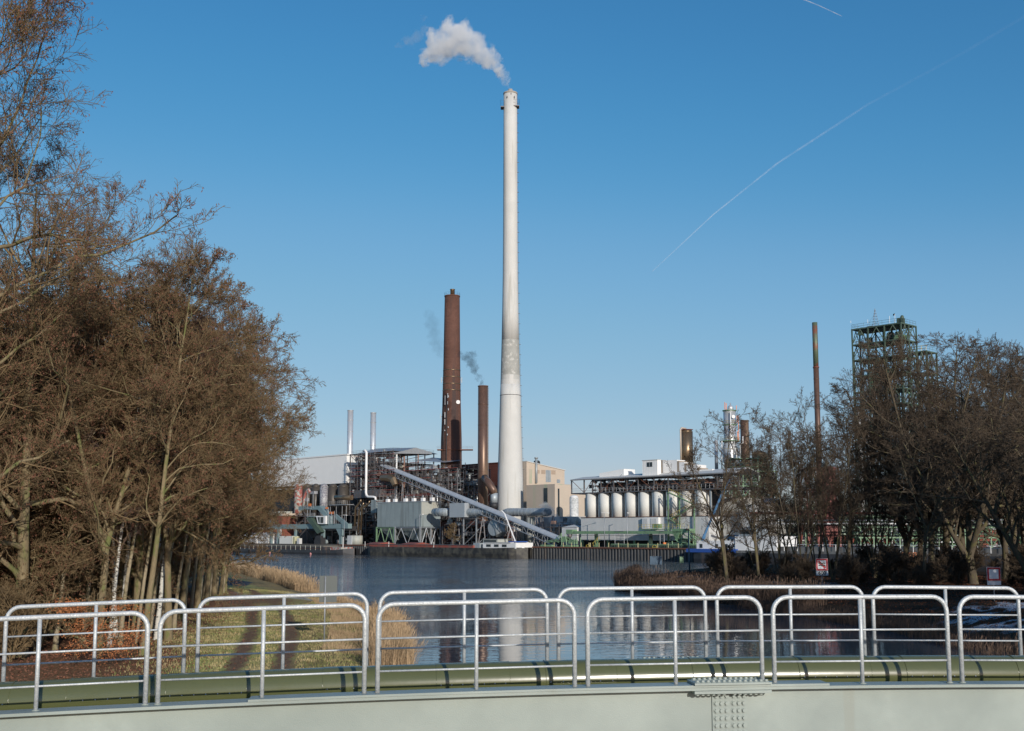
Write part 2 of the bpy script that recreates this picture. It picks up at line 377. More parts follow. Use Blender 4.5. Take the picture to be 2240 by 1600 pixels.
m_gr = ground_mat('bank_leaves', ((.035, .022, .015), (.07, .042, .028), (.05, .035, .02)), [('snow', (.62, .66, .74), (.32, .33, .36))])
xs = np.concatenate([np.arange(-420, -75, 15), np.arange(-75, 8, .5)]); ys = np.concatenate([np.arange(-20, 38, 4), np.arange(38, 160, .6), np.arange(160, 300, 2.5)])
terrain('ground', xs, ys, lambda X, Y: hgt(POLY_L, X, Y), {'dirt': a_dirt, 'leaf': a_leaf, 'dry': a_dry, 'asph': a_asph, 'snow': a_snowl}, m_gl)
xs = np.concatenate([np.arange(5, 75, .6), np.arange(75, 400, 12)]); ys = np.concatenate([np.arange(-30, 55, 3), np.arange(55, 170, .7), np.arange(170, 250, 2)])
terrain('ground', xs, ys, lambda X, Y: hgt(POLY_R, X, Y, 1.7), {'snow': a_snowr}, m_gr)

wm = bpy.data.materials.new('canal_water'); wm.use_nodes = True; t = wm.node_tree; N = t.nodes; L = t.links; b = N['Principled BSDF']
b.inputs['Base Color'].default_value = (.05, .072, .095, 1); b.inputs['Roughness'].default_value = .035; b.inputs['IOR'].default_value = 1.33
tc = N.new('ShaderNodeTexCoord'); mp = N.new('ShaderNodeMapping'); L.new(tc.outputs['Object'], mp.inputs[0]); mp.inputs['Scale'].default_value = (.55, 1.0, 1)
n1 = N.new('ShaderNodeTexNoise'); n1.inputs['Scale'].default_value = 1.3; n1.inputs['Detail'].default_value = 3; L.new(mp.outputs[0], n1.inputs[0])
n2 = N.new('ShaderNodeTexNoise'); n2.inputs['Scale'].default_value = .035; n2.inputs['Detail'].default_value = 3
mp2 = N.new('ShaderNodeMapping'); mp2.inputs['Scale'].default_value = (.35, 1.4, 1); L.new(tc.outputs['Object'], mp2.inputs[0]); L.new(mp2.outputs[0], n2.inputs[0])
sx = N.new('ShaderNodeSeparateXYZ'); L.new(tc.outputs['Object'], sx.inputs[0])
wind = N.new('ShaderNodeMapRange'); wind.inputs[1].default_value = 100; wind.inputs[2].default_value = 170; wind.inputs[3].default_value = .035; wind.inputs[4].default_value = .75; L.new(sx.outputs[1], wind.inputs[0])
mrn = N.new('ShaderNodeMapRange'); mrn.inputs[1].default_value = .35; mrn.inputs[2].default_value = .65; mrn.inputs[3].default_value = .45; mrn.inputs[4].default_value = 1.3; L.new(n2.outputs['Fac'], mrn.inputs[0])
mu = N.new('ShaderNodeMath'); mu.operation = 'MULTIPLY'; L.new(wind.outputs[0], mu.inputs[0]); L.new(mrn.outputs[0], mu.inputs[1])
bp = N.new('ShaderNodeBump'); bp.inputs['Distance'].default_value = .5; L.new(mu.outputs[0], bp.inputs['Strength']); L.new(n1.outputs['Fac'], bp.inputs['Height']); L.new(bp.outputs[0], b.inputs['Normal'])
mb = MB(); mb.add([(-3000, -400, 0), (3000, -400, 0), (3000, 800, 0), (-3000, 800, 0)], [(0, 1, 2, 3)])
tag(make('water', mb, wm), kind='structure')
a, b_ = QX(1120, 0)-QD*1500, QX(1120, 0)+QD*600
mb = MB(); o1, o2 = a+QN*.4, b_+QN*.4; far = [b_+QN*9000+QD*4000, a+QN*9000-QD*4000]
mb.prism([o1[:2], o2[:2], far[0][:2], far[1][:2]], -2.5, GZ)
tag(make('plant_ground', mb, m_quay), kind='structure')

# ---------------------------------------------------------------- bare trees
def rotv(d, ax, ang):
    c, s = np.cos(ang)[:, None], np.sin(ang)[:, None]; return d*c+np.cross(ax, d)*s+ax*(ax*d).sum(1, keepdims=True)*(1-c)
def unit(v): return v/np.maximum(np.linalg.norm(v, axis=-1, keepdims=True), 1e-9)
def poly_tubes(pts, rad, k):
    """pts (N,m,3), rad (N,m) -> verts, quads"""
    N_, m = rad.shape
    T = np.empty_like(pts); T[:, 1:-1] = pts[:, 2:]-pts[:, :-2]; T[:, 0] = pts[:, 1]-pts[:, 0]; T[:, -1] = pts[:, -1]-pts[:, -2]; T = unit(T)
    ref = np.where(np.abs(T[:, :1, 2:3]) > .8, np.array([1., 0, 0]), np.array([0, 0, 1.])); ref = np.broadcast_to(ref, T.shape)
    A = unit(np.cross(T, ref)); B = np.cross(A, T); q = np.arange(k)*2*np.pi/k
    V = pts[:, :, None]+rad[:, :, None, None]*(A[:, :, None]*np.cos(q)[None, None, :, None]+B[:, :, None]*np.sin(q)[None, None, :, None])
    idx = np.arange(N_*m*k).reshape(N_, m, k); nx = np.roll(idx, -1, 2)
    Fq = np.stack([idx[:, :-1], nx[:, :-1], nx[:, 1:], idx[:, 1:]], -1).reshape(-1, 4)
    return V.reshape(-1, 3), Fq
def children(rs, pts, rad, length, c, t0, t1, ang, ratio, m, rr, up, wig, lr=.35, env=False):
    N_, mm = rad.shape; n = N_*c
    pi = np.repeat(np.arange(N_), c); t = t0+(t1-t0)*((np.tile(np.arange(c), N_)+rs.rand(n))/c)
    x = t*(mm-1); i = np.clip(np.floor(x).astype(int), 0, mm-2); f = (x-i)[:, None]
    p = pts[pi, i]*(1-f)+pts[pi, i+1]*f; r = rad[pi, i]*(1-f[:, 0])+rad[pi, i+1]*f[:, 0]
    d = unit(pts[pi, i+1]-pts[pi, i]); ax = unit(np.cross(d, rs.randn(n, 3)))
    nd = rotv(d, ax, np.radians(ang[0]+(ang[1]-ang[0])*rs.rand(n)))
    nd[:, 2] += up*.5; nd = unit(nd)
    Ln = length[pi]*ratio*(1-lr*t*1.3)*(.65+.6*rs.rand(n))
    if env: tt_ = (t-t0)/(t1-t0); Ln = length[pi]*ratio*(.72+.4*rs.rand(n))*np.sqrt(np.clip(1-((tt_-.42)/.66)**2, .12, 1))
    P_ = np.empty((n, m, 3)); P_[:, 0] = p; seg = (Ln/(m-1))[:, None]; cur = nd.copy()
    for j in range(1, m):
        cur = unit(cur+rs.randn(n, 3)*wig+np.array([0, 0, up*(.10 if m > 6 else .2)])); P_[:, j] = P_[:, j-1]+cur*seg
    r0 = np.minimum(r*rr*(.75+.4*rs.rand(n)), r*.9)
    Rr = r0[:, None]*np.linspace(1, .3, m)[None]
    return P_, Rr, Ln
def tree(name, seed, H, r0, crown0=.25, nl=16, limb=.42, lang=(35, 70), up=.35, nb=9, nt1=9, nt2=5, lean=(0, 0), seeds=0, wig=.22, mats=None, tw=1.0, stems=1, trunk_top=.9, minr=.006, drop=0, fork=0, spr=.18, lrr=.55, env=True, limbc=False):
    rs = np.random.RandomState(seed); m = 15; S = []
    for s_ in range(stems):
        z = np.linspace(0, 1, m); a = rs.rand()*6.28; sp = 0 if stems == 1 else spr+.12*rs.rand(); hh = H*(1 if s_ == 0 else .7+.3*rs.rand())
        w_ = np.cumsum(rs.randn(m, 2)*.012*H**.5*.4, 0); w_ -= w_[0]
        a = s_*2*math.pi/stems+rs.rand(); zf_ = np.maximum(z-fork, 0)/(1-fork); px = lean[0]*hh*z**1.2+math.cos(a)*sp*hh*zf_**.9+w_[:, 0]; py = lean[1]*hh*z**1.2+math.sin(a)*sp*hh*zf_**.9+w_[:, 1]
        if s_ and fork > 0: px[z <= fork] = S[0][z <= fork, 0]; py[z <= fork] = S[0][z <= fork, 1]
        S.append(np.stack([px, py, z*hh-.25], -1))
    T = np.array(S); fl = 1+.5*np.exp(-np.linspace(0, 14, m)); TR = r0*(1 if stems == 1 or fork > 0 else .6)*np.linspace(1, .10, m)**.9*fl; TR = np.repeat(TR[None], stems, 0)
    TL = np.full(stems, H*1.0)
    lp, lr_, ll = children(rs, T, TR, TL, nl, crown0, .99, lang, limb, 9, lrr, up, wig*.8, .38, env)
    bp_, br, bl = children(rs, lp, lr_, ll, nb, .15, .98, (25, 60), .50, 6, .55, up*.5, wig*.7)
    t1, t1r, t1l = children(rs, bp_, br, bl, nt1, .12, 1, (25, 65), .44, 4, .55, up*.3-drop, wig*.6)
    t2, t2r, t2l = children(rs, t1, t1r, t1l, nt2, .15, 1, (20, 60), .55, 3, .7, up*.2-drop, wig*.4)
    t1r = np.maximum(t1r, minr*1.4)*tw; t2r = np.maximum(t2r, minr)*tw
    def mesh(nm, parts, extra=None, mts=()):
        V, Fc, o = [], [], 0
        for v, f in parts: V.append(v); Fc.append(f+o); o += len(v)
        nw = sum(len(f) for f in Fc)
        if extra is not None: V.append(extra[0]); Fc.append(extra[1]+o)
        me = npmesh(nm, np.concatenate(V), np.concatenate(Fc))
        for q in mts: me.materials.append(q)
        if extra is not None: mi = np.zeros(len(me.polygons), np.int32); mi[nw:] = 1; me.polygons.foreach_set('material_index', mi)
        me.polygons.foreach_set('use_smooth', np.ones(len(me.polygons), bool)); return me
    tm = mesh('trunk', [poly_tubes(T, TR, 9)]+([] if limbc else [poly_tubes(lp, np.maximum(lr_, .018), 6)]), None, (mats[0],))
    ex = None
    if seeds:
        n = min(seeds, len(t2)); ii = rs.choice(len(t2), n, False); c = t2[ii, rs.randint(1, 3, n)]
        cs = np.repeat(c, 3, 0)+rs.randn(n*3, 3)*np.array([.07, .07, .05]); cs[:, 2] -= .06
        k_ = len(cs); a = rs.rand(k_)*6.28; wv = np.stack([np.cos(a), np.sin(a), .2*rs.randn(k_)], -1)*(.015+.015*rs.rand(k_))[:, None]; hv = np.stack([.3*rs.randn(k_), .3*rs.randn(k_), -np.ones(k_)], -1)*(.04+.05*rs.rand(k_))[:, None]
        V = np.stack([cs-wv*.5, cs+wv*.5, cs+wv+hv, cs-wv+hv], 1).reshape(-1, 3); ex = (V, np.arange(len(V)).reshape(-1, 4))
    cm = mesh('crown', ([poly_tubes(lp, np.maximum(lr_, .018), 6)] if limbc else [])+[poly_tubes(bp_, np.maximum(br, .011), 4), poly_tubes(t1, t1r, 3), poly_tubes(t2, t2r, 3)], ex, (mats[1], m_seed))
    return tm, cm
TREES = []
def plant(name, meshes, x, y, z, rz, label, cat='tree', group=None, sc=1.0, sz=None, parts=('trunk', 'crown')):
    e = thing(name, label, cat, (x, y, z), group); e.rotation_euler[2] = rz; e.scale = (sc, sc, sz or sc)
    for me, nm in zip(meshes, parts):
        if me is None: continue
        o = link(bpy.data.objects.new(nm, me)); o.parent = e
    return e
def at(px, py, h):   # a point of the ground seen at a pixel, ground h above the water
    Y = (h-CAMZ)/ray(px, py)[1]; return Y*ray(px, py)[0], Y
K = dict(mats=(m_bark, m_twig)); KD = dict(mats=(m_barkd, m_twigd)); KB = dict(mats=(m_birch, m_twigb))
kA = tree('a', 1, 25, .34, .16, 26, .36, (45, 80), .22, 11, 10, 6, (.02, 0), 6000, **K, tw=1.25, wig=.26)
kB = tree('b', 2, 22.5, .22, .26, 26, .30, (40, 78), .25, 11, 10, 6, (.06, -.02), 4500, **K, tw=1.5, wig=.26, stems=2, fork=.3, spr=.12)
kC = tree('c', 3, 23, .2, .30, 24, .30, (35, 70), .3, 11, 10, 6, (.1, 0), 4000, **K, tw=1.6, wig=.26)
kD = tree('d', 4, 21, .17, .12, 30, .30, (40, 85), .2, 11, 10, 6, (.12, 0), 2000, **K, tw=1.6, wig=.26, stems=2, fork=.2, spr=.1)
kE = tree('e', 5, 22, .15, .3, 20, .24, (30, 60), .25, 10, 9, 6, (.08, 0), 0, **KB, tw=1.4, drop=.25, limbc=True)
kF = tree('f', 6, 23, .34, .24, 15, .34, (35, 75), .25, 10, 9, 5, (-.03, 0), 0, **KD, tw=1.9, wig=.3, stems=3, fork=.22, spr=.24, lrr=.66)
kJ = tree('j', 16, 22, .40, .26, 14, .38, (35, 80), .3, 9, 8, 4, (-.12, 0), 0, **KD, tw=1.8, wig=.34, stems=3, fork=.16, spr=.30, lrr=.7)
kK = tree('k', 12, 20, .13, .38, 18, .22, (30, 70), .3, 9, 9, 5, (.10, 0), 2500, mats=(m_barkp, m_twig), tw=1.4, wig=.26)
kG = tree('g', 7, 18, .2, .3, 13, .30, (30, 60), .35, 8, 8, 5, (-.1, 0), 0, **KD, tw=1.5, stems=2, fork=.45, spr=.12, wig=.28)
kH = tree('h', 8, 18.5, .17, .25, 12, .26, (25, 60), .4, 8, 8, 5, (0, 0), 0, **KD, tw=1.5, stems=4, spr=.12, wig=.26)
kS = tree('s', 9, 3.6, .05, .08, 12, .45, (25, 70), .3, 6, 7, 4, (0, 0), 0, mats=(m_twig, m_twig), tw=1.2, stems=5, minr=.007)
kT = tree('t', 10, 4.2, .05, .08, 12, .5, (25, 70), .3, 6, 7, 4, (0, 0), 0, mats=(m_twigd, m_twigd), tw=1.8, stems=6, minr=.008)
kU = tree('u', 11, 9.5, .07, .08, 22, .28, (30, 75), .2, 8, 8, 5, (0, 0), 900, mats=(m_bark, m_twig), tw=1.3, stems=2, minr=.007)
# ---------------------------------------------------------------- left bank wood
def PLl(px, py, mesh, name, label, sc=1, rz=0, group=None, cat='tree', sz=None):
    x, y = at(px, py, BZ+.1); return plant(name, mesh, x, y, zl(x, y), rz, label, cat, group, sc, sz)
PLl(-130, 1475, kA, 'bare_tree', 'tallest bare tree of the left wood, with heavy limbs and brown seed clusters', 1.04, .35)
PLl(40, 1435, kA, 'bare_tree', 'bare seed-hung tree behind the first railing panel, crown under the tallest tree', .88, 2.4)
PLl(215, 1425, kB, 'bare_tree', 'slim bare tree behind the orange-leaved shrub', .80, .2)
PLl(312, 1428, kC, 'bare_tree', 'straight bare tree with smooth olive trunk beside the leaf-strewn grass', .78, .0)
PLl(368, 1396, kB, 'bare_tree', 'olive-trunked bare tree at the grass edge, its foot in brown leaves', .84, 3.4)
PLl(300, 1385, kA, 'bare_tree', 'broad bare tree between the orange shrub and the grass edge, hung with seeds', .80, 1.1)
PLl(395, 1350, kC, 'bare_tree', 'bare tree leaning over the dirt track, full of brown seed clusters', .88, .2)
PLl(432, 1340, kB, 'bare_tree', 'thick-stemmed bare tree leaning towards the dirt track', .86, -.2)
PLl(450, 1322, kC, 'bare_tree', 'bare tree leaning towards the canal behind the track, crown against open sky', .88, .5)
PLl(468, 1310, kB, 'bare_tree', 'forked bare tree close to the bend of the asphalt path', .88, .1)
PLl(482, 1300, kD, 'bare_tree', 'low-branched bare tree at the path bend, twigs reaching over the canal', .84, .1)
PLl(492, 1292, kD, 'bare_tree', 'last bare tree of the left wood, branches hanging before the white hall', .9, -.25)
PLl(452, 1292, kD, 'bare_tree', 'bushy bare tree behind the last ones by the path', .88, .9)
PLl(238, 1416, kE, 'birch', 'white birch trunk leaning right behind the orange-leaved shrub', .66, .3)
PLl(342, 1392, kE, 'birch', 'slender white birch nearest the grass edge', .8, .1)
PLl(352, 1322, kE, 'birch', 'thin birch behind the slender one at the grass edge', .86, 2.6)
PLl(470, 1286, kE, 'birch', 'tall birch whose drooping fine twigs overhang the canal', 1.08, -.1)
PLl(400, 1284, kE, 'birch', 'birch deep in the wood left of the overhanging one', 1.15, .5)
rr = random.Random(3)
for px, py, s_, a_ in ((262, 1405, .85, .1), (285, 1372, .9, -.3), (330, 1378, .86, .3), (322, 1350, .92, 0), (355, 1362, .88, -.1), (380, 1372, .84, .2), (402, 1338, .95, .1), (418, 1330, .9, .4), (436, 1318, .95, .1), (446, 1308, .95, -.2), (458, 1302, .98, .2), (474, 1298, .92, 0), (488, 1296, .86, .1), (180, 1400, .85, .2), (120, 1420, .8, -.1), (300, 1400, .8, .5)):
    PLl(px, py, kK, 'bare_tree', 'thin pale-stemmed bare tree leaning right along the front edge of the left wood', s_, a_, 'thin pale leaning trees along the edge of the left wood')
GW = 'bare trees massed in the left wood'
for i in range(74):
    px = rr.uniform(-420, 440); Y = rr.uniform(58, 190) if px < 300 else rr.uniform(95, 200)
    x = Y*(px-1120)/F; s = float(sdf(POLY_L, np.array([x]), np.array([Y]))[0])
    if s < 15: continue
    m_ = rr.choice([kA, kB, kC, kB, kC, kD, kE]); s_ = rr.uniform(.78, .96)
    if px > 150: s_ *= .88
    if Y > 120: s_ *= 1+(Y-120)/400
    plant('bare_tree' if m_ is not kE else 'birch', m_, x, Y, zl(x, Y), rr.uniform(0, 6.28), 'slender bare brown tree massed deep in the left wood' if m_ is not kE else 'white-stemmed birch standing deep in the left wood', 'tree', GW if m_ is not kE else 'birches deep in the left wood', s_)
for i in range(110):
    px = rr.uniform(-200, 470); Y = rr.uniform(44, 70) if i % 3 == 0 and px < 260 else rr.uniform(62, 150)
    x = Y*(px-1120)/F; s = float(sdf(POLY_L, np.array([x]), np.array([Y]))[0])
    if s < (17 if Y < 90 else 18) or (Y < 72 and i % 2) or (Y < 58 and 60 < px < 330): continue
    plant('shrub', kS, x, Y, zl(x, Y), rr.uniform(0, 6.28), 'tangled bare brown undergrowth shrub between the trunks of the left wood', 'shrub', 'undergrowth shrubs in the left wood', rr.uniform(.6, 1.35), parts=('stems', 'twigs'))
for i in range(70):
    px = rr.uniform(-250, 470); Y = rr.uniform(50, 110) if px < 330 else rr.uniform(85, 190)
    x = Y*(px-1120)/F; s = float(sdf(POLY_L, np.array([x]), np.array([Y]))[0])
    if s < (18 if Y < 95 else 15): continue
    plant('sapling', kU, x, Y, zl(x, Y), rr.uniform(0, 6.28), 'thin twiggy sapling filling the gaps between the trunks of the left wood', 'tree', 'saplings in the left wood', rr.uniform(.7, 1.25))
# copper-leaved young beech
x, y = at(205, 1462, BZ)
def leaf_cloud(seed, n, cs, sz):
    rs = np.random.RandomState(seed); c = np.array(cs)[rs.randint(0, len(cs), n)]; p = c[:, :3]+rs.randn(n, 3)*c[:, 3:4]*np.array([1, 1, .55])
    p[:, 2] = np.maximum(p[:, 2], .15)
    a = unit(rs.randn(n, 3)); b = unit(np.cross(a, rs.randn(n, 3))); a *= sz*(.6+.7*rs.rand(n, 1)); b *= sz*.6
    V = np.stack([p-a, p+b*.8, p+a, p-b*.8], 1).reshape(-1, 3); return V, np.arange(len(V)).reshape(-1, 4)
be = tree('be', 20, 3.3, .05, .12, 14, .5, (50, 85), .1, 6, 6, 3, (0, 0), 0, mats=(m_bark, m_twig))
e = plant('young_beech', be, x, y, zl(x, y), 0, 'young beech shrub still holding copper-orange leaves, behind the first railing panels', 'shrub', parts=('stem', 'twigs'))
cs = [(rr.uniform(-1.3, 1.5), rr.uniform(-1, 1), rr.uniform(.5, 2.6), .3) for _ in range(26)]
V, f = leaf_cloud(5, 4200, cs, .042); lm = npmesh('leaves', V, f); lm.materials.append(m_leafo)
o = link(bpy.data.objects.new('leaves', lm)); o.parent = e

# ---------------------------------------------------------------- reeds, grass
def blades(name, pts, zf, h, wd, lean, mat, label, cat, seed, plume=.0, z0=-.05):
    rs = np.random.RandomState(seed); n = len(pts); z = zf(pts[:, 0], pts[:, 1])+z0
    b = np.stack([pts[:, 0], pts[:, 1], z], -1); H = h*(.6+.55*rs.rand(n)); a = rs.rand(n)*6.28; W = np.stack([np.cos(a), np.sin(a), 0*a], -1)*(wd*(.6+.6*rs.rand(n)))[:, None]
    q = rs.rand(n)*6.28; ln = lean*rs.rand(n)**1.5; D = np.stack([np.cos(q)*ln+.05, np.sin(q)*ln, 0*q], -1)
    m1 = b+np.array([0, 0, 1.])*(H*.55)[:, None]+D*(H*.3)[:, None]; m2 = b+np.array([0, 0, 1.])*(H*(1-.3*ln))[:, None]+D*(H)[:, None]
    Vs = [np.stack([b-W, b+W, m1+W*.8, m1-W*.8], 1), np.stack([m1-W*.8, m1+W*.8, m2+W*.25, m2-W*.25], 1)]
    if plume > 0:
        k = rs.rand(n) < plume; t = m2[k]; w2 = W[k]*2.6; dn = D[k]*.25+np.array([.02, 0, .22])
        Vs.append(np.stack([t-w2*.3, t+w2*.3, t+w2+dn*.6, t+dn*1.2-w2*.3], 1))
    V = np.concatenate([v.reshape(-1, 3) for v in Vs]); me = npmesh(name, V, np.arange(len(V)).reshape(-1, 4)); me.materials.append(mat)
    return tag(link(bpy.data.objects.new(name, me)), label, cat, None, 'stuff')
def along(line, n, off, seed, clump=2.0):
    """random points along a shoreline; off = (min, max) metres to the land side of it"""
    rs = np.random.RandomState(seed); L_ = [math.dist(a, b) for a, b in zip(line, line[1:])]; cu = np.concatenate([[0], np.cumsum(L_)]); t = rs.rand(n*3)*cu[-1]
    i = np.clip(np.searchsorted(cu, t)-1, 0, len(L_)-1); A = np.array(line)[i]; B = np.array(line)[i+1]; f = ((t-cu[i])/np.array(L_)[i])[:, None]
    p = A*(1-f)+B*f; d = unit(B-A); nn = np.stack([-d[:, 1], d[:, 0]], -1); o = off[0]+(off[1]-off[0])*rs.rand(n*3)
    p = p+nn*o[:, None]; k = vnoise(p[:, 0], p[:, 1], clump, seed)+.25 > rs.rand(n*3)*.9+.2; return p[k][:n]
hL = lambda x, y: np.maximum(hgt(POLY_L, x, y), -.3); hR = lambda x, y: np.maximum(hgt(POLY_R, x, y, 1.7), -.3)
blades('reeds', along([(-4.9, 51), (-6.5, 64), (-7.4, 74), (-8.6, 82)], 10000, (-.6, 1.3), 71, 1.5), hL, 1.7, .009, .5, m_reed, 'dense golden dry reeds standing in the water at the near left bank', 'reeds', 72, .25)
blades('reeds', along([(-8, 82), (-14.4, 109), (-21.8, 130)], 9000, (-.6, 1.4), 73), hL, .75, .012, .6, m_reed, 'low straw-coloured reed fringe along the grassy bank behind the grey sign', 'reeds', 74, .15)
blades('reeds', along([(-22.5, 131), (-29.2, 152), (-42.5, 190), (-62, 226)], 9000, (-1.2, 2.0), 75, 3), hL, 1.9, .02, .55, m_reed, 'far golden reed belt along the water beyond the asphalt path', 'reeds', 76, .5)
blades('reeds', along([(26.6, 104), (22.7, 118), (17.8, 135), (14.3, 146), (16, 165)][::-1], 15000, (-1.3, 1.9), 77, 3), hR, 2.1, .018, .45, m_reedd, 'brown feathery reeds on the tip of the right bank spit', 'reeds', 78, .5)
blades('reeds', along([(30.5, 60), (29.6, 76), (30, 85), (27, 100), (24, 112)][::-1], 11000, (-2.6, .3), 79, 3), hR, 1.1, .014, .45, m_reedd, 'low dark dry reeds along the shaded edge of the right bank', 'reeds', 80, .2)
rs = np.random.RandomState(91); n = 190000
p = np.stack([rs.uniform(-36, -2, n), 40+80*rs.rand(n)**1.3], -1); s = sdf(POLY_L, p[:, 0], p[:, 1]); dd = a_dirt(p[:, 0], p[:, 1], 0); keep = (s > 1.5) & (s < 11+4*rs.rand(n)) & (dd < .3) & (a_asph(p[:, 0], p[:, 1], 0) < .1); p = p[keep][:100000]
blades('grass', p, hL, .17, .013, .9, m_blade, 'short mixed green and dry grass on the left bank', 'grass', 92)
blades('grass', along([(-5, 58), (-5.9, 66), (-9, 87), (-14.4, 109)], 14000, (.6, 4.5), 93), hL, .38, .009, .9, m_reed, 'long dry tawny grass on the slope above the water of the left bank', 'grass', 94)
def carpet(name, n, box, cond, zf, sz, mat, label, seed):
    rs = np.random.RandomState(seed); p = np.stack([rs.uniform(box[0], box[1], n), rs.uniform(box[2], box[3], n)], -1); p = p[cond(p[:, 0], p[:, 1])]; n = len(p)
    c = np.stack([p[:, 0], p[:, 1], zf(p[:, 0], p[:, 1])+.03], -1); a = unit(rs.randn(n, 3)*np.array([1, 1, .5])); b = unit(np.cross(a, rs.randn(n, 3)))
    a *= sz*(.5+rs.rand(n, 1)); b *= sz*.6; V = np.stack([c-a, c+b, c+a, c-b], 1).reshape(-1, 3); me = npmesh(name, V, np.arange(len(V)).reshape(-1, 4)); me.materials.append(mat)
    return tag(link(bpy.data.objects.new(name, me)), label, 'leaves', None, 'stuff')
carpet('fallen_leaves', 90000, (-45, -8, 40, 110), lambda x, y: (a_leaf(x, y, 2) > rs.rand(len(x))*1.1), hL, .05, m_seed, 'brown fallen leaves under the left wood', 95)

# ---------------------------------------------------------------- right bank trees
def PRr(px, Y, mesh, name, label, sc=1, rz=0, group=None, cat='tree', sz=None, parts=('trunk', 'crown')):
    x = Y*(px-1120)/F; return plant(name, mesh, x, Y, zr(x, Y), rz, label, cat, group, sc, sz, parts)
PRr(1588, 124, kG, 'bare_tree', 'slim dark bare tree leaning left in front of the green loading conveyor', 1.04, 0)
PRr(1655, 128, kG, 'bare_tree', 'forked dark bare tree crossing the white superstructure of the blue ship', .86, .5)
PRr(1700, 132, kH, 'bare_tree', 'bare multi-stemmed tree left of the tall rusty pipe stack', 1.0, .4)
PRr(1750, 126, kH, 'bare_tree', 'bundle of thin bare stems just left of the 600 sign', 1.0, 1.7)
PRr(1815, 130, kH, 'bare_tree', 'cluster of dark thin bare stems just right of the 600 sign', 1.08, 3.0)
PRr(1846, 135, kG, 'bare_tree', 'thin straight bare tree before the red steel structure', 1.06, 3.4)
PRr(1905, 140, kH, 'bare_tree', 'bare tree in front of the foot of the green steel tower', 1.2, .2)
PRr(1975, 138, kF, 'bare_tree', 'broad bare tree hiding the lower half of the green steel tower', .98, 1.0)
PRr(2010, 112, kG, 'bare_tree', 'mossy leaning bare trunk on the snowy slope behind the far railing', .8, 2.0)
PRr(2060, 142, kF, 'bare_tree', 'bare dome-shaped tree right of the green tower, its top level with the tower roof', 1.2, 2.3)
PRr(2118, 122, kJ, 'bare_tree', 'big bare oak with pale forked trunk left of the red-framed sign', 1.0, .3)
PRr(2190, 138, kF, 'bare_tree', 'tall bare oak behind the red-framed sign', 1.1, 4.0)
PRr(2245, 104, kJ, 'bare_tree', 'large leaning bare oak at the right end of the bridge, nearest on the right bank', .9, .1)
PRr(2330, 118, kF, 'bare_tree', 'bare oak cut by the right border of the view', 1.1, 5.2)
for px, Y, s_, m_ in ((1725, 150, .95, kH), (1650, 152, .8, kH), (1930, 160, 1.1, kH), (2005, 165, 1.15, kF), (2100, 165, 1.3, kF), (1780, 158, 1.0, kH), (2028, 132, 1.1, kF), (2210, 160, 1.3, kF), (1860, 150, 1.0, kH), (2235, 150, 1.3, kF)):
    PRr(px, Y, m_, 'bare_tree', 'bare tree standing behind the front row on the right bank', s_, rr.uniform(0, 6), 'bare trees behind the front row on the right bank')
for i in range(80):
    px = rr.uniform(1545, 2330); Y = rr.uniform(108, 172) if i % 4 else rr.uniform(100, 125)
    x = Y*(px-1120)/F
    if float(sdf(POLY_R, np.array([x]), np.array([Y]))[0]) < (3 if px < 1750 else 7) or (abs(px-1791) < 55 and Y < 121) or (abs(px-2162) < 70 and Y < 112): continue
    plant('shrub', kT, x, Y, zr(x, Y), rr.uniform(0, 6.28), 'dark bare thicket shrub at the foot of the right bank trees', 'shrub', 'thicket shrubs on the right bank', rr.uniform(.4, .95), parts=('stems', 'twigs'))
# more of the same wood towards the bridge, on the right bank (it shades that bank)
for i in range(22):
    x = rr.uniform(42, 84); Y = rr.uniform(24, 92)
    if x/Y < .50: continue
    plant('bare_tree', kF, x, Y, 1.8, rr.uniform(0, 6.28), 'bare oak of the wood beside the right end of the bridge', 'tree', 'bare oaks beside the right end of the bridge', rr.uniform(.6, .78))
carpet('fallen_leaves', 60000, (16, 60, 70, 170), lambda x, y: sdf(POLY_R, x, y) > 2.5, hR, .06, M('dead_leaf', (.14, .06, .035), .9, var=.5, scale=2, spec=.1), 'dark red-brown fallen leaves on the right bank', 96)

# ---------------------------------------------------------------- signs and lamps
def post_sign(name, label, px, Y, zf, ptop, ybot_, boxes, cat='sign', pw=.045, pm=None):
    x = Y*(px-1120)/F; zb = zf(x, Y); e = thing(name, label, cat, (x, Y, zb))
    mb = MB(); mb.tube([(x, Y, zb-.3), (x, Y, ZY(ptop, Y))], pw, 8); make('post', mb, pm or m_steell, e)
    return e, x, zb
x, Yg = at(715, 1398, BZ-.25)
e, x, zb = post_sign('waterway_sign', 'grey back of a tall signboard on a post in the grass of the left bank', 716, Yg, zl, 1262, 0, None)
mb = MB()
def board(mb, x1, x2, y1, y2, Y, T=.03, m=0, dy=-.05):
    X1, X2 = P(x1, 1250, Y).x, P(x2, 1250, Y).x; mb.box((X1, Y+dy-T, ZY(y2, Y)), (X2, Y+dy, ZY(y1, Y)), m)
board(mb, 699, 738, 1260, 1296, Yg, dy=.09); make('board', mb, m_signb, e)
mb = MB(); board(mb, 699, 737, 1301, 1318, Yg, dy=.09); make('small_board', mb, m_signb, e)
mb = MB(); mb.box((x-.12, Yg-.07, zb+.95), (x+.12, Yg+.07, zb+1.02)); make('clamp', mb, m_steel, e)
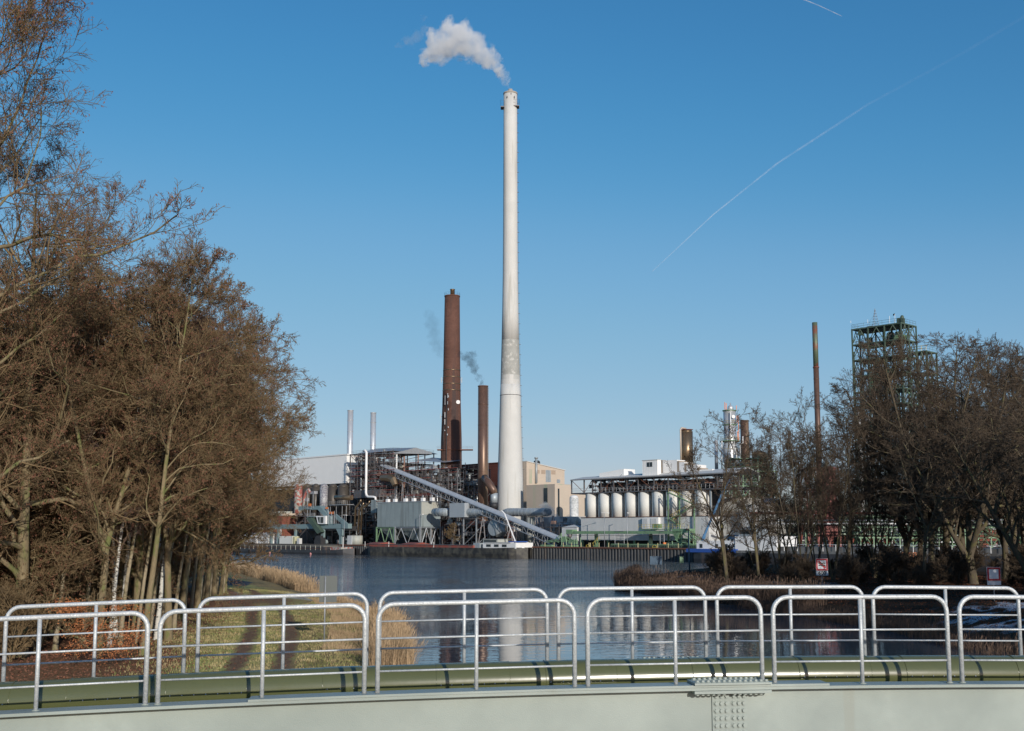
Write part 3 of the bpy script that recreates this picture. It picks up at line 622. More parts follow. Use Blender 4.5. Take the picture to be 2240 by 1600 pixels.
# sign with crossed-out wake symbol and 600
Ys = 118
e, x, zb = post_sign('no_wake_sign', 'red-bordered square sign with crossed-out black waves above a plate reading 600', 1791, Ys, zr, 1240, 0, None)
w_ = 26*Ys/F/2; zc = ZY(1235.5, Ys)
mb = MB(); mb.box((x-w_, Ys-.10, zc-w_), (x+w_, Ys-.06, zc+w_)); make('board', mb, m_signw, e)
mb = MB(); q = w_*.97; iw = w_*.70
for a in ((-q, -q, q, -iw), (-q, iw, q, q), (-q, -iw, -iw, iw), (iw, -iw, q, iw)): mb.box((x+a[0], Ys-.112, zc+a[1]), (x+a[2], Ys-.10, zc+a[3]))
make('border', mb, m_signr, e)
mb = MB(); 
for a in ((-1, 1),): mb.add([(x-iw, Ys-.106, zc+iw*.62), (x+iw*.62, Ys-.106, zc-iw), (x+iw, Ys-.106, zc-iw*.62), (x-iw*.62, Ys-.106, zc+iw)], [(0, 1, 2, 3)])
make('cross_bar', mb, m_signr, e)
mb = MB()
for o_ in (-.22, .12):
    V = []; n = 14
    for i in range(n+1):
        t_ = i/n; xx = x-iw*.82+t_*iw*1.64; zz = zc+w_*o_+w_*.13*abs(math.sin(t_*math.pi*2))**.7*(1 if True else -1)
        V += [(xx, Ys-.115, zz-w_*.09), (xx, Ys-.115, zz+w_*.11)]
    mb.add(V, [(2*i, 2*i+2, 2*i+3, 2*i+1) for i in range(n)])
make('wave_symbol', mb, m_black, e)
z2 = ZY(1259, Ys); z1 = zc-w_-.03
mb = MB(); mb.box((x-w_, Ys-.10, z2), (x+w_, Ys-.06, z1)); make('number_plate', mb, m_signw, e)
tcu = bpy.data.curves.new('number', 'FONT'); tcu.body = '600'; tcu.size = .50; tcu.space_character = 1.08; tcu.align_x = 'CENTER'; tcu.align_y = 'CENTER'; tcu.extrude = .004; tcu.offset = .016; tcu.materials.append(m_black)
to = link(bpy.data.objects.new('number', tcu)); to.parent = e; to.location = (0, -.108, (z1+z2)/2-zb); to.rotation_euler = (math.pi/2, 0, 0); bpy.context.view_layer.update()
me_ = bpy.data.meshes.new_from_object(to); bpy.data.objects.remove(to); to = link(bpy.data.objects.new('number', me_)); to.parent = e; to.location = (0, -.108, (z1+z2)/2-zb); to.rotation_euler = (math.pi/2, 0, 0)
# red-framed square sign
Ys = 92
e, x, zb = post_sign('red_framed_sign', 'square white sign with thick dark red frame above the right end of the railing', 2162, Ys, zr, 1250, 0, None)
w_ = 29.5*Ys/F/2; zc = ZY(1256, Ys); mb = MB(); mb.box((x-w_, Ys-.10, zc-w_), (x+w_, Ys-.06, zc+w_)); make('board', mb, m_signw, e)
mb = MB(); q = w_*.96; iw = w_*.7
for a in ((-q, -q, q, -iw), (-q, iw, q, q), (-q, -iw, -iw, iw), (iw, -iw, q, iw)): mb.box((x+a[0], Ys-.112, zc+a[1]), (x+a[2], Ys-.10, zc+a[3]))
make('frame', mb, m_signr, e)
mb = MB(); mb.box((x-w_, Ys-.10, zc-w_-.32), (x+w_, Ys-.06, zc-w_-.02)); make('lower_plate', mb, m_signw, e)
for px, Y, y1, y2, wpx, lab, mt, nm in ((1431, 150, 1217, 1235.5, 26, 'dark blue back of a wide signboard above the brown reeds of the spit', m_signbl, 'blue_backed_sign'), (1486.5, 165, 1218, 1232, 8, 'small olive signboard on a forked stand behind the brown reeds', m_green, 'small_sign')):
    zf = (lambda a, b_: .6)
    e, x, zb = post_sign(nm, lab, px+1, Y, zf, y1, 0, None, pm=m_steel, pw=.07)
    mb = MB(); X1, X2 = x-wpx*Y/F/2, x+wpx*Y/F/2; mb.box((X1, Y-.1, ZY(y2, Y)), (X2, Y-.06, ZY(y1, Y))); make('board', mb, mt, e)
    mb = MB(); mb.bar((x-.3, Y, ZY(y1, Y)), (x-.3, Y, ZY(y1-1.5, Y)), .05); mb.bar((x+.3, Y, ZY(y1, Y)), (x+.3, Y, ZY(y1-1.5, Y)), .05); make('lamp_holder', mb, m_steel, e)
Y = 168; x = Y*(1505-1120)/F; e = thing('lamp_post', 'dark blue-grey lamp post standing behind the tip of the spit', 'lamp post', (x, Y, 1))
mb = MB(); mb.tube([(x, Y, .6), (x-.1, Y, ZY(1160, Y))], [.13, .08], 8); make('pole', mb, m_signbl, e)
mb = MB(); mb.ob((x-.25, Y, ZY(1161, Y)), .55, .3, .22, (1, 0, 0)); make('lamp_head', mb, m_dark, e)

# ---------------------------------------------------------------- pipe bridge in the foreground
AX = Vector((1, .1, 0)).normalized(); AN = Vector((-AX.y, AX.x, 0))
def bs(px, dn=0):            # position along the bridge of a pixel column, on the line dn metres beyond the near rail
    u = (px-1120)/F/1.02; X = (u*(14.13+AN.y*dn)-AN.x*dn)/(1-.1*u); return X
def bz(X): return 5.155-.0021*(X-3.8)**2
def bpnt(X, dn, z): return Vector((X, 14.13+.1*X, 0))+AN*dn+Vector((0, 0, z))
def sweep(mb, prof, X0, X1, n, m=0, dz=0, sm=False):
    """prof: closed list of (dn, z above the flange top)"""
    k = len(prof); V = []
    for i in range(n+1):
        X = X0+(X1-X0)*i/n
        for dn, z in prof: V.append(bpnt(X, dn, bz(X)+z+dz))
    Fc = [(i*k+j, (i+1)*k+j, (i+1)*k+(j+1) % k, i*k+(j+1) % k) for i in range(n) for j in range(k)]
    b0 = len(mb.v); mb.add(V, Fc, m, sm); mb.f += [tuple(b0+j for j in range(k)), tuple(b0+n*k+j for j in range(k-1, -1, -1))]; mb.m += [m]*2; mb.s += [False]*2
def rect(a, b, c, d): return [(a, c), (b, c), (b, d), (a, d)]
br = thing('pipe_bridge', 'pale grey-green steel girder bridge with bolted splice crossing the whole foreground', 'bridge', (0, 14.1, 3.8))
X0, X1 = -22, 24
for dn in (0, 2.75):
    mb = MB(); sweep(mb, rect(dn-.012, dn+.012, -1.3, -.03), X0, X1, 60); make('girder_web', mb, m_gird, br)
    mb = MB(); sweep(mb, rect(dn-.17, dn+.17, -.035, 0), X0, X1, 60); make('top_flange', mb, m_gird, br)
    mb = MB(); sweep(mb, rect(dn-.17, dn+.17, -1.34, -1.303), X0, X1, 60); make('bottom_flange', mb, m_gird, br)
mb = MB(); sweep(mb, rect(-.182, .15, .003, .03), bs(548), bs(1802), 40); make('cover_plate', mb, m_gird, br)
mb = MB(); sweep(mb, rect(.1, 2.6, -.75, -.72), X0, X1, 40); make('deck', mb, m_steel, br)
# splice
xa, xb = bs(1510), bs(1676)
mb = MB(); sweep(mb, rect(-.215, .17, .033, .06), xa, xb, 4); sweep(mb, rect(-.2, -.02, -.072, -.038), xa, xb, 4); make('flange_splice', mb, m_gird, br)
wa, wb = bs(1555), bs(1632)
mb = MB(); sweep(mb, rect(-.032, -.0125, -1.2, -.078), wa, wb, 2); make('web_splice', mb, m_gird, br)
def bolt_mesh():
    mb = MB(); mb.lathe((0, 0), [(0, .027), (.026, .026)], 6); mb.lathe((0, 0), [(0, .037), (.007, .037)], 14); mb.s = [False]*len(mb.s)
    me = bpy.data.meshes.new('bolt'); me.from_pydata(mb.v, [], mb.f); me.materials.append(m_gird); me.update(); return me
bm_ = bolt_mesh()
def bolt(p, rot):
    o = link(bpy.data.objects.new('bolt', bm_)); o.parent = br; o.location = p-br.location; o.rotation_euler = rot
ang = math.atan2(AX.y, AX.x)
cols = [1564, 1575, 1586.5, 1602, 1613, 1624]
for r_ in range(8):
    for c in cols:
        X = bs(c); bolt(bpnt(X, -.032, bz(X)-.12-.0885*r_), (math.pi/2, 0, ang))
for i in range(14):
    X = xa+.05+(xb-xa-.1)*i/13; bolt(bpnt(X, -.14, bz(X)+.06), (0, 0, ang)); bolt(bpnt(X+.02, .11, bz(X)+.06), (0, 0, ang))
    if i % 7 != 6: bolt(bpnt(X, -.13, bz(X)-.072), (math.pi, 0, ang))
fxa, fxb = bs(1400, 2.75), bs(1530, 2.75)
mb = MB(); sweep(mb, rect(2.6, 2.93, .003, .04), fxa, fxb, 2)
for i in range(12):
    X = fxa+.05+(fxb-fxa-.1)*i/11; mb.lathe(bpnt(X, 2.68, 0)[:2], [(bz(X)+.04, .024), (bz(X)+.075, .024)], 6)
make('far_splice', mb, m_gird, br)
# pipe with sheet cladding
PC, PR = 1.42, .255
def pipe_seg(mb, X0, X1, r, n, dz=0):
    k = 40; V = []
    for i in range(n+1):
        X = X0+(X1-X0)*i/n
        for j in range(k): q = 2*math.pi*j/k; V.append(bpnt(X, PC+r*math.cos(q), bz(X)-.065+r*math.sin(q)))
    mb.add(V, [(i*k+j, i*k+(j+1) % k, (i+1)*k+(j+1) % k, (i+1)*k+j) for i in range(n) for j in range(k)], 0, True)
pp = thing('clad_pipe', 'olive green sheet-clad pipe running along the bridge between the railings', 'pipe', (0, 15.5, 5.0))
mb = MB(); pipe_seg(mb, X0, X1, PR, 60); make('pipe_body', mb, m_pipe, pp)
for a, b_ in ((-160, 20), (146, 330), (363, 540), (706, 785), (955, 1116), (1195, 1350), (1517, 1592), (1750, 1908), (1985, 2142), (2230, 2400)):
    A, B = bs(a, PC-PR), bs(b_, PC-PR); mb = MB(); pipe_seg(mb, A, B, PR+.005, max(3, int((B-A)*4)))
    for X in (A, B): mb.tube([bpnt(X, PC+(PR+.006)*math.cos(q), bz(X)-.065+(PR+.006)*math.sin(q)) for q in [i*math.pi/16 for i in range(33)]], .004, 4)
    q = math.radians(183); dn, dz = PC+(PR+.007)*math.cos(q), -.065+(PR+.007)*math.sin(q)
    sweep(mb, rect(dn-.004, dn+.002, dz-.004, dz+.0), A+.01, B-.01, 4)
    sl_ = make('cladding_sleeve', mb, m_pipe, pp)
    mb = MB(); n = max(3, int((B-A)/.135))
    for i in range(n):
        X = A+.06+(B-A-.12)*i/(n-1); c = bpnt(X, dn-.004, bz(X)+dz+.022)
        mb.tube([c, c-AN*.008], [.010, .007], 6)
    make('rivets', mb, m_silver, sl_)
# railing panels
def panel(label, xs_, dn, group, h=1.07):
    a, c, b_ = [bs(q, dn) for q in xs_]
    base = bpnt(c, dn, bz(c)); e = thing('railing_panel', label, 'railing', base, group)
    def T(X, hh): return bpnt(X, dn, bz(a)+(bz(b_)-bz(a))*(X-a)/(b_-a)+hh)
    r = .19; pts = [T(a, 0), T(a, h-r)]
    for i in range(1, 7): q = math.pi/2*i/6; pts.append(T(a+r-r*math.cos(q), h-r+r*math.sin(q)))
    for i in range(1, 8): pts.append(T(a+r+(b_-a-2*r)*i/8, h))
    for i in range(0, 7): q = math.pi/2*i/6; pts.append(T(b_-r+r*math.sin(q), h-r+r*math.cos(q)))
    pts.append(T(b_, 0)); mb = MB(); mb.tube(pts, .029, 14); make('bent_rail', mb, m_galv, e)
    mb = MB(); mb.tube([T(c, 0), T(c, h-.02)], .025, 12); make('middle_post', mb, m_galv, e)
    for z in (.62*h, .26*h): mb = MB(); mb.tube([T(a+.02, z), T(c, z), T(b_-.02, z)], .0125, 8); make('cross_rod', mb, m_galv, e)
    mb = MB()
    for X in (a, c, b_): p_ = T(X, .001); mb.tube([p_, p_+Vector((0, 0, .012))], .045, 12)
    make('foot_weld', mb, m_gird, e)
near = [((-155, 82, 320), 'front-row railing panel cut by the left border, in front of the orange-leaved shrub'), ((347, 574, 797), 'front-row railing panel in front of the dirt track and the grey sign back'), ((826, 1042, 1257), 'front-row railing panel in front of the golden reeds and stack reflections'), ((1286, 1478, 1667), 'front-row railing panel standing left of and on the bolted splice plate'),
        ((1694, 1886, 2076), 'front-row railing panel just right of the bolted splice, below the 600 sign'), ((2104, 2296, 2488), 'front-row railing panel cut by the right border, below the red-framed sign')]
far_ = [((8, 205, 401), 'back-row railing panel in front of the left wood and orange-leaved shrub'), ((431, 618, 801), 'back-row railing panel crossing the dirt track and the grey sign back'), ((829, 1015, 1197), 'back-row railing panel before the water with the brown stack reflection'), ((1222, 1384, 1545), 'back-row railing panel in front of the tip of the reedy spit'),
        ((1571, 1733, 1893), 'back-row railing panel in front of the snowy right bank and the 600 sign post'), ((1915, 2075, 2235), 'back-row railing panel in front of the red-framed sign'), ((-380, -190, -20), 'back-row railing panel ending at the left border')]
for q, l in near: panel(l, q, 0, 'front row of railing panels')
for q, l in far_: panel(l, q, 2.75, 'back row of railing panels')
# ---------------------------------------------------------------- chimneys
def cc(px, Y): return Y*ray(px, 1100)[0]
def rad(w, Y): return w*Y/F/2
Y = 412; cx = cc(1116.3, Y)
prof = [(1190, 60), (1110, 57.5), (1040, 55), (960, 50), (900, 47), (870, 45.5), (842, 43.5), (745, 38.5), (680, 36), (600, 33.6), (500, 32.4), (350, 31.4), (207, 30.6)]
big = thing('tall_chimney', 'tallest white concrete chimney with a weathered grey band halfway up', 'chimney', (cx, Y, GZ))
pr = [(ZY(y, Y), rad(w, Y)) for y, w in prof]; pr[0] = (GZ, pr[0][1])
mb = MB(); mb.lathe((cx, Y), pr[:7], 64); mb.lathe((cx, Y), pr[7:], 64); make('shaft', mb, m_conc, big)
rB_ = lambda z: float(np.interp(z, [p[0] for p in pr], [p[1] for p in pr])); zb1, zb2 = ZY(822, Y), ZY(832, Y)
for za_, zc_, cl_ in ((pr[6][0], zb2, (.57, .565, .535)), (zb2, zb1, (.49, .49, .46))): mb = MB(); mb.lathe((cx, Y), [(za_, rB_(za_)), (zc_, rB_(zc_))], 64, caps=False); make('fading_band', mb, M('faded_concrete', cl_, .85, var=.12, scale=.5, streak=((.60, .59, .56), .5, .5), spec=.2), big)
mb = MB(); mb.lathe((cx, Y), [(zb1, rB_(zb1)), pr[7]], 64, caps=False); make('weathered_band', mb, m_concd, big)
zt = pr[-1][0]; rt = pr[-1][1]
mb = MB(); mb.lathe((cx, Y), [(zt-.1, rt+.12), (zt+.5, rt+.12), (zt+.7, rt-.3), (zt+1.0, .85), (zt+1.9, .85), (zt+2.0, .7)], 48); make('cap', mb, M('cap', (.42, .38, .33), .6, var=.2), big)
def bracket(x0, x1, py, nm='platform'):
    mb = MB(); z = ZY(py, Y); mb.box((x0, Y-rt*.9, z-.35), (x1, Y+.8, z)); mb.rail([(x0, Y-rt*.9, z), (x1, Y-rt*.9, z), (x1, Y+.8, z)], 2.2, r=.05); mb.rail([(x0, Y-rt*.9, z), (x0, Y+.8, z)], 2.2, r=.05); make(nm, mb, m_steel, big)
bracket(cx-rt-1.1, cx-rt+.2, 237); bracket(cx+rt-1.6, cx+rt+.8, 235)
mb = MB()
for dx, dy in ((-1.2, 218), (.25, 211), (1.5, 218)): mb.box((cx+dx-.13, Y-rt-.03, ZY(dy+2, Y)), (cx+dx+.13, Y-rt+.5, ZY(dy-2, Y)))
make('vent_opening', mb, m_dark, big)
mb = MB(); pts = [Vector((cx+r*math.cos(-.12)+.25, Y+r*math.sin(-.12)-.2, z)) for z, r in pr]
for o_ in (-.22, .22): mb.tube([p+Vector((0, o_, 0)) for p in pts], .05, 4)
for i in range(44):
    z = GZ+4+i*3.8
    if z < zt: r = np.interp(z, [p[0] for p in pr], [p[1] for p in pr]); mb.box((cx+r*.99, Y-.5, z), (cx+r*.99+.65, Y-.2, z+.12))
make('ladder', mb, m_steel, big)
mb = MB(); z = ZY(866.5, Y); r = float(np.interp(z, [p[0] for p in pr], [p[1] for p in pr])); mb.lathe((cx, Y), [(z, r+.06), (z+.2, r+.06)], 64); make('ring', mb, m_steel, big)

Y = 434; cx = cc(986.5, Y); br_ = thing('brick_chimney', 'wide brown brick chimney with a narrow steel flue on top and antennas on its shaft', 'chimney', (cx, Y, GZ))
cxt = cc(988.5, Y); pr = [(GZ, rad(50, Y)), (ZY(1045, Y), rad(47, Y)), (ZY(960, Y), rad(45.5, Y)), (ZY(890, Y), rad(41, Y)), (ZY(800, Y), rad(37.5, Y)), (ZY(650, Y), rad(33.5, Y))]
mb = MB(); mb.lathe((cx, Y), pr, 48); make('shaft', mb, m_brickst, br_)
zt, rt = pr[-1]; mb = MB(); mb.lathe((cx, Y), [(zt, rt+.15), (zt+.4, rt+.15), (zt+.5, rt-.5)], 48); make('crown_ring', mb, m_rustb, br_)
mb = MB(); mb.lathe((cx+.1, Y), [(zt+.3, .85), (zt+2.6, .85), (zt+2.7, 1.0), (zt+3.0, 1.0)], 24); make('flue', mb, m_bronze, br_)
mb = MB(); n = 16; mb.rail([(cx+(rt+.1)*math.cos(q), Y+(rt+.1)*math.sin(q), zt+.4) for q in [i*2*math.pi/n for i in range(n+1)]], 1.1, step=1.2, r=.03); make('top_railing', mb, m_steel, br_)
rf = lambda z: float(np.interp(z, [p[0] for p in pr], [p[1] for p in pr]))
for py in (812, 827, 842, 856): mb = MB(); z = ZY(py, Y); mb.lathe((cx, Y), [(z, rf(z)+.08), (z+.3, rf(z)+.08)], 48); make('steel_band', mb, m_bronze, br_)
for py, hh in ((868, 12), (874, 14), (884, 8), (898, 6), (910, 14), (925, 14), (937, 4), (944, 3), (953, 4), (870, 5), (882, 14)):
    z = ZY(py, Y); mb = MB(); dx = R.choice([-2.4, -1.4, -1.1]); mb.box((cx+dx, Y-rf(z)-.4, z-hh*.08), (cx+dx+.26, Y-rf(z)-.1, z+hh*.07)); make('antenna', mb, m_steell, br_)
z = ZY(882, Y); mb = MB(); mb.tube([(cx+rf(z)*.75, Y-rf(z)*.7-.7, z), (cx+rf(z)*.75, Y-rf(z)*.7-.1, z)], .75, 20); make('dish_antenna', mb, m_whitep, br_)
for py, sg in ((832, 1), (832, -1), (912, -1)): z = ZY(py, Y); mb = MB(); mb.box((cx+sg*(rf(z)+.5)-.12, Y-.3, z-1), (cx+sg*(rf(z)+.5)+.12, Y+.1, z+1)); mb.box((cx+sg*(rf(z)+.3)-.3, Y-.1, z-.1), (cx+sg*(rf(z)+.3)+.3, Y, z+.1)); make('side_antenna', mb, m_steell, br_)
mb = MB(); mb.tube([(cx-1.6, Y-rf(ZY(y_, Y))-.15, ZY(y_, Y)) for y_ in (1045, 985, 940, 900, 865)], .16, 6); mb.tube([(cx-2.9, Y-rf(ZY(y_, Y))*.85, ZY(y_, Y)) for y_ in (985, 962)]+[(cx-2.7, Y-rf(40)*.9, ZY(925, Y))], .12, 6); make('cable_duct', mb, m_dark, br_)
z = ZY(986, Y); mb = MB(); r = rf(z); mb.lathe((cx, Y), [(z, r+.4), (z+.3, r+.4)], 40); mb.box((cx+r*.5, Y-3, z-.1), (cx+r+4.3, Y-.5, z+.3)); mb.box((cx-r-1.2, Y-3, z-.1), (cx-r*.5, Y-.5, z+.3))
mb.rail([(cx+r, Y-3, z+.3), (cx+r+4.3, Y-3, z+.3)], 1.1); mb.rail([(cx-r-1.2, Y-3.4, z+.3), (cx-r*.2, Y-r-.3, z+.3)], 1.1); make('walkway', mb, m_rustb, br_)

Y = 400; cx = cc(1056, Y); ms = thing('steel_chimney', 'slender rust-brown steel chimney trailing dark smoke beside the white one', 'chimney', (cx, Y, GZ))
mb = MB(); mb.lathe((cx, Y), [(GZ, rad(23, Y)), (ZY(845.5, Y), rad(22, Y))], 36); make('shaft', mb, m_rustst, ms)
mb = MB(); mb.lathe((cx, Y), [(ZY(846, Y), rad(23.4, Y)), (ZY(844.5, Y), rad(23.4, Y))], 36); make('rim', mb, m_rustb, ms)
mb = MB(); mb.bar((cx+1.95, Y, ZY(1060, Y)), (cx+1.95, Y, ZY(848, Y)), .12)
for y_ in range(850, 1060, 6): mb.bar((cx+1.6, Y, ZY(y_, Y)), (cx+2.0, Y, ZY(y_, Y)), .05)
make('ladder', mb, m_steel, ms)
for py in (885, 931, 1032): mb = MB(); z = ZY(py, Y); mb.lathe((cx, Y), [(z, rad(23, Y)), (z+.15, rad(23, Y))], 36); make('flange_ring', mb, m_rustst, ms)
Y = 392; bd = thing('branch_duct', 'thick rusty duct slanting down from the slender brown chimney to a grey cylinder', 'duct', P(1085, 1090, Y))
mb = MB(); mb.tube([P(1060, 1046, Y+4), P(1068, 1056, Y), P(1078, 1071, Y), P(1081, 1080, Y)], rad(16.5, Y)*1.0, 20); make('rusty_pipe', mb, m_rustst, bd)
mb = MB(); mb.tube([P(1081, 1079, Y), P(1081, 1101, Y)], rad(15.5, Y), 20); make('grey_cylinder', mb, m_ductg, bd)
mb = MB(); mb.tube([P(1081, 1100, Y), P(1081, 1112, Y)], rad(18, Y), 20); make('collar', mb, m_dark, bd)
def stack(px, w, y1, y2, Y, mt, label, name='chimney', cat='chimney', base=None, lines=()):
    x = cc(px, Y); e = thing(name, label, cat, (x, Y, ZY(y2, Y) if base is None else base))
    mb = MB(); mb.lathe((x, Y), [(ZY(y2, Y) if base is None else base, rad(w, Y)), (ZY(y1, Y), rad(w, Y))], 24); make('shaft', mb, mt, e)
    mb = MB(); mb.lathe((x, Y), [(ZY(y1+1, Y), rad(w+1.2, Y)), (ZY(y1, Y), rad(w+1.2, Y))], 24)
    make('rim', mb, mt, e)
    for l in lines: mb = MB(); mb.lathe((x, Y), [(ZY(l, Y), rad(w+.8, Y)), (ZY(l, Y)+.15, rad(w+.8, Y))], 24); make('seam_ring', mb, mt, e)
    return e
stack(763.5, 13, 898, 1100, 470, m_silver, 'left of the two thin silver chimneys, above the white hall corner', lines=(920, 945, 970))
stack(814, 12.5, 903, 1100, 460, m_silver, 'right of the two thin silver chimneys, above the scaffolding', lines=(925, 950, 975))

# ---------------------------------------------------------------- generic frames and clutter
def frame(name, label, px1, px2, k, T, y1, z0, nx, nfl, mt, fm=None, col=.35, brace=True, rails=True, cat='steel frame', roof=None, ny=2, group=None, z1=None):
    A, B = QX(px1, k), QX(px2, k); L_ = (B-A).length; zt = z1 if z1 is not None else ZY(y1, (A.y+B.y)/2); loc = (A+B)/2+QN*T/2; loc.z = z0
    e = thing(name, label, cat, loc, group)
    def q(i, j, z): return A.lerp(B, i)+QN*T*j+Vector((0, 0, z))
    for j in range(ny):
        for i in range(nx+1):
            mb = MB(); p = q(i/nx, j/(ny-1), z0); mb.ob(p, col, col, zt-z0, QD); make('column', mb, mt, e)
    zs = [z0+(zt-z0)*(i+1)/nfl for i in range(nfl)]
    for z in zs:
        mb = MB(); p = q(.5, .5, z-.3); mb.ob(p, L_+col, T+col, .25, QD)
        make('platform', mb, fm or mt, e)
        if rails: mb = MB(); mb.rail([q(0, 0, z), q(1, 0, z)], 1.1, r=.05, step=2); mb.rail([q(1, 0, z), q(1, 1, z)], 1.1, r=.05, step=2); make('handrail', mb, mt, e)
    if brace:
        mb = MB(); zz = [z0]+zs
        for a, b_ in zip(zz, zz[1:]):
            for i in range(nx):
                if (i+int(a)) % 2: mb.bar(q(i/nx, 0, a), q((i+1)/nx, 0, b_-.3), col*.5)
                else: mb.bar(q((i+1)/nx, 0, a), q(i/nx, 0, b_-.3), col*.5)
            mb.bar(q(1, 0, a), q(1, 1, b_-.3), col*.5)
        make('bracing', mb, mt, e)
    return e, q, zs, L_
def pipes(e, q, z0, z1, n, mts, rr_, rmax=.35, name='pipe', depth=1.0):
    for i in range(n):
        mb = MB(); r = rr_.uniform(.08, rmax); a, j = rr_.random(), rr_.random()*depth; z = rr_.uniform(z0, z1); b_ = min(1, max(0, a+rr_.choice([-1, 1])*rr_.uniform(.1, .5))); zz = rr_.uniform(z0, z1)
        pts = [q(a, j, z), q(b_, j, z), q(b_, j, zz)] if rr_.random() < .6 else [q(a, j, z), q(a, j, zz)]
        mb.tube(pts, r, 8); make(name, mb, rr_.choice(mts), e)
def vessels(e, q, zs, n, mts, rr_, rmax=1.0):
    for i in range(n):
        mb = MB(); r = rr_.uniform(.4, rmax); z = rr_.choice(zs); p = q(rr_.uniform(.05, .95), rr_.uniform(.1, .8), z); h = rr_.uniform(1.2, 3.4); mt = rr_.choice(mts)
        if rr_.random() < .6: mb.lathe(p[:2], [(z, r*.7), (z+.4, r), (z+h, r), (z+h+.35, r*.6), (z+h+.45, .05)], 14)
        else: mb.ob(p, r*2.4, r*1.6, h*.7)
        make('vessel', mb, mt, e)
def clutter(e, q, zs, n, mats, rr_, depth=.25, L_=40, hf=1.0, name='small_pipework'):
    """the fine tangle of small pipes, brackets, cable trays and boxes that nobody could count"""
    mb = MB()
    for i in range(n):
        m_ = rr_.randrange(len(mats)); a, j = rr_.random(), rr_.random()*depth; k_ = rr_.randrange(len(zs)-1); z = rr_.uniform(zs[k_], zs[k_+1]); t = rr_.random(); r = rr_.uniform(.05, .16)
        if t < .55: b_ = min(1, a+rr_.uniform(1, 9)/L_); mb.bar(q(a, j, z), q(b_, j, z), r, m_)
        elif t < .70: mb.bar(q(a, j, z), q(a, j, min(zs[-1], z+rr_.uniform(1, 5)*hf)), r, m_)
        elif t < .78: b_ = min(1, a+rr_.uniform(1, 3)/L_); mb.bar(q(a, j, z), q(b_, j, z+rr_.uniform(-2, 2)), r*.8, m_)
        else: w_ = rr_.uniform(.4, 1.8); mb.ob(q(a, j, z), w_, rr_.uniform(.4, 1), rr_.uniform(.3, 1.3), QD, m_)
    return tag(make(name, mb, mats, e), kind='stuff')
def scaffold(name, label, px1, px2, k, T, y1, z0, rr_, dx=1.5, dz=2.0, dens=.7, y1b=None):
    """tube scaffolding: one thing with standards, ledgers (stuff parts: nobody could count the tubes) and boards"""
    A, B = QX(px1, k), QX(px2, k); L_ = (B-A).length; Yc = (A.y+B.y)/2; za = ZY(y1, A.y); zb = ZY(y1b if y1b else y1, B.y); loc = (A+B)/2; loc.z = z0
    e = thing(name, label, 'scaffolding', loc); n = int(L_/dx); P_ = lambda i, j, z: A.lerp(B, i/n)+QN*j+Vector((0, 0, z))
    st, lg, bd_ = MB(), MB(), MB()
    for i in range(n+1):
        zt = za+(zb-za)*i/n
        for j in (0, T*.5, T):
            if rr_.random() < .9: st.bar(P_(i, j, z0 if rr_.random() < .6 else rr_.uniform(z0, zt-3)), P_(i, j, zt+rr_.uniform(-.6, 1.2)), .035)
    nz = int((max(za, zb)-z0)/dz)
    for kz in range(nz+1):
        z = z0+kz*dz
        i = 0
        while i < n:
            s_ = min(n-i, rr_.randint(2, 6))
            zt = za+(zb-za)*i/n
            if z < zt+.3 and rr_.random() < dens+.15:
                for j in (0, T): lg.bar(P_(i, j, z), P_(i+s_, j, z), .05)
                lg.bar(P_(i, 0, z+1), P_(i+s_, 0, z+1), .045)
                if rr_.random() < dens*.6: bd_.add([P_(i, -.1, z), P_(i+s_, -.1, z), P_(i+s_, .0, z), P_(i, .0, z), P_(i, -.1, z+.2), P_(i+s_, -.1, z+.2), P_(i+s_, 0, z+.2), P_(i, 0, z+.2)], [(0, 1, 5, 4), (4, 5, 6, 7), (0, 3, 2, 1), (1, 2, 6, 5), (3, 7, 6, 2), (0, 4, 7, 3)])
                if rr_.random() < .35: lg.bar(P_(i, 0, z), P_(i+2, 0, z+dz), .04)
            i += s_
    tag(make('standards', st, m_steell, e), kind='stuff'); tag(make('ledgers', lg, m_scaf, e), kind='stuff')
    if bd_.v: tag(make('toe_boards', bd_, m_red, e), kind='stuff')
    return e
def mid(px1, px2, k): return (QX(px1, k)+QX(px2, k))/2
rg = random.Random(11)

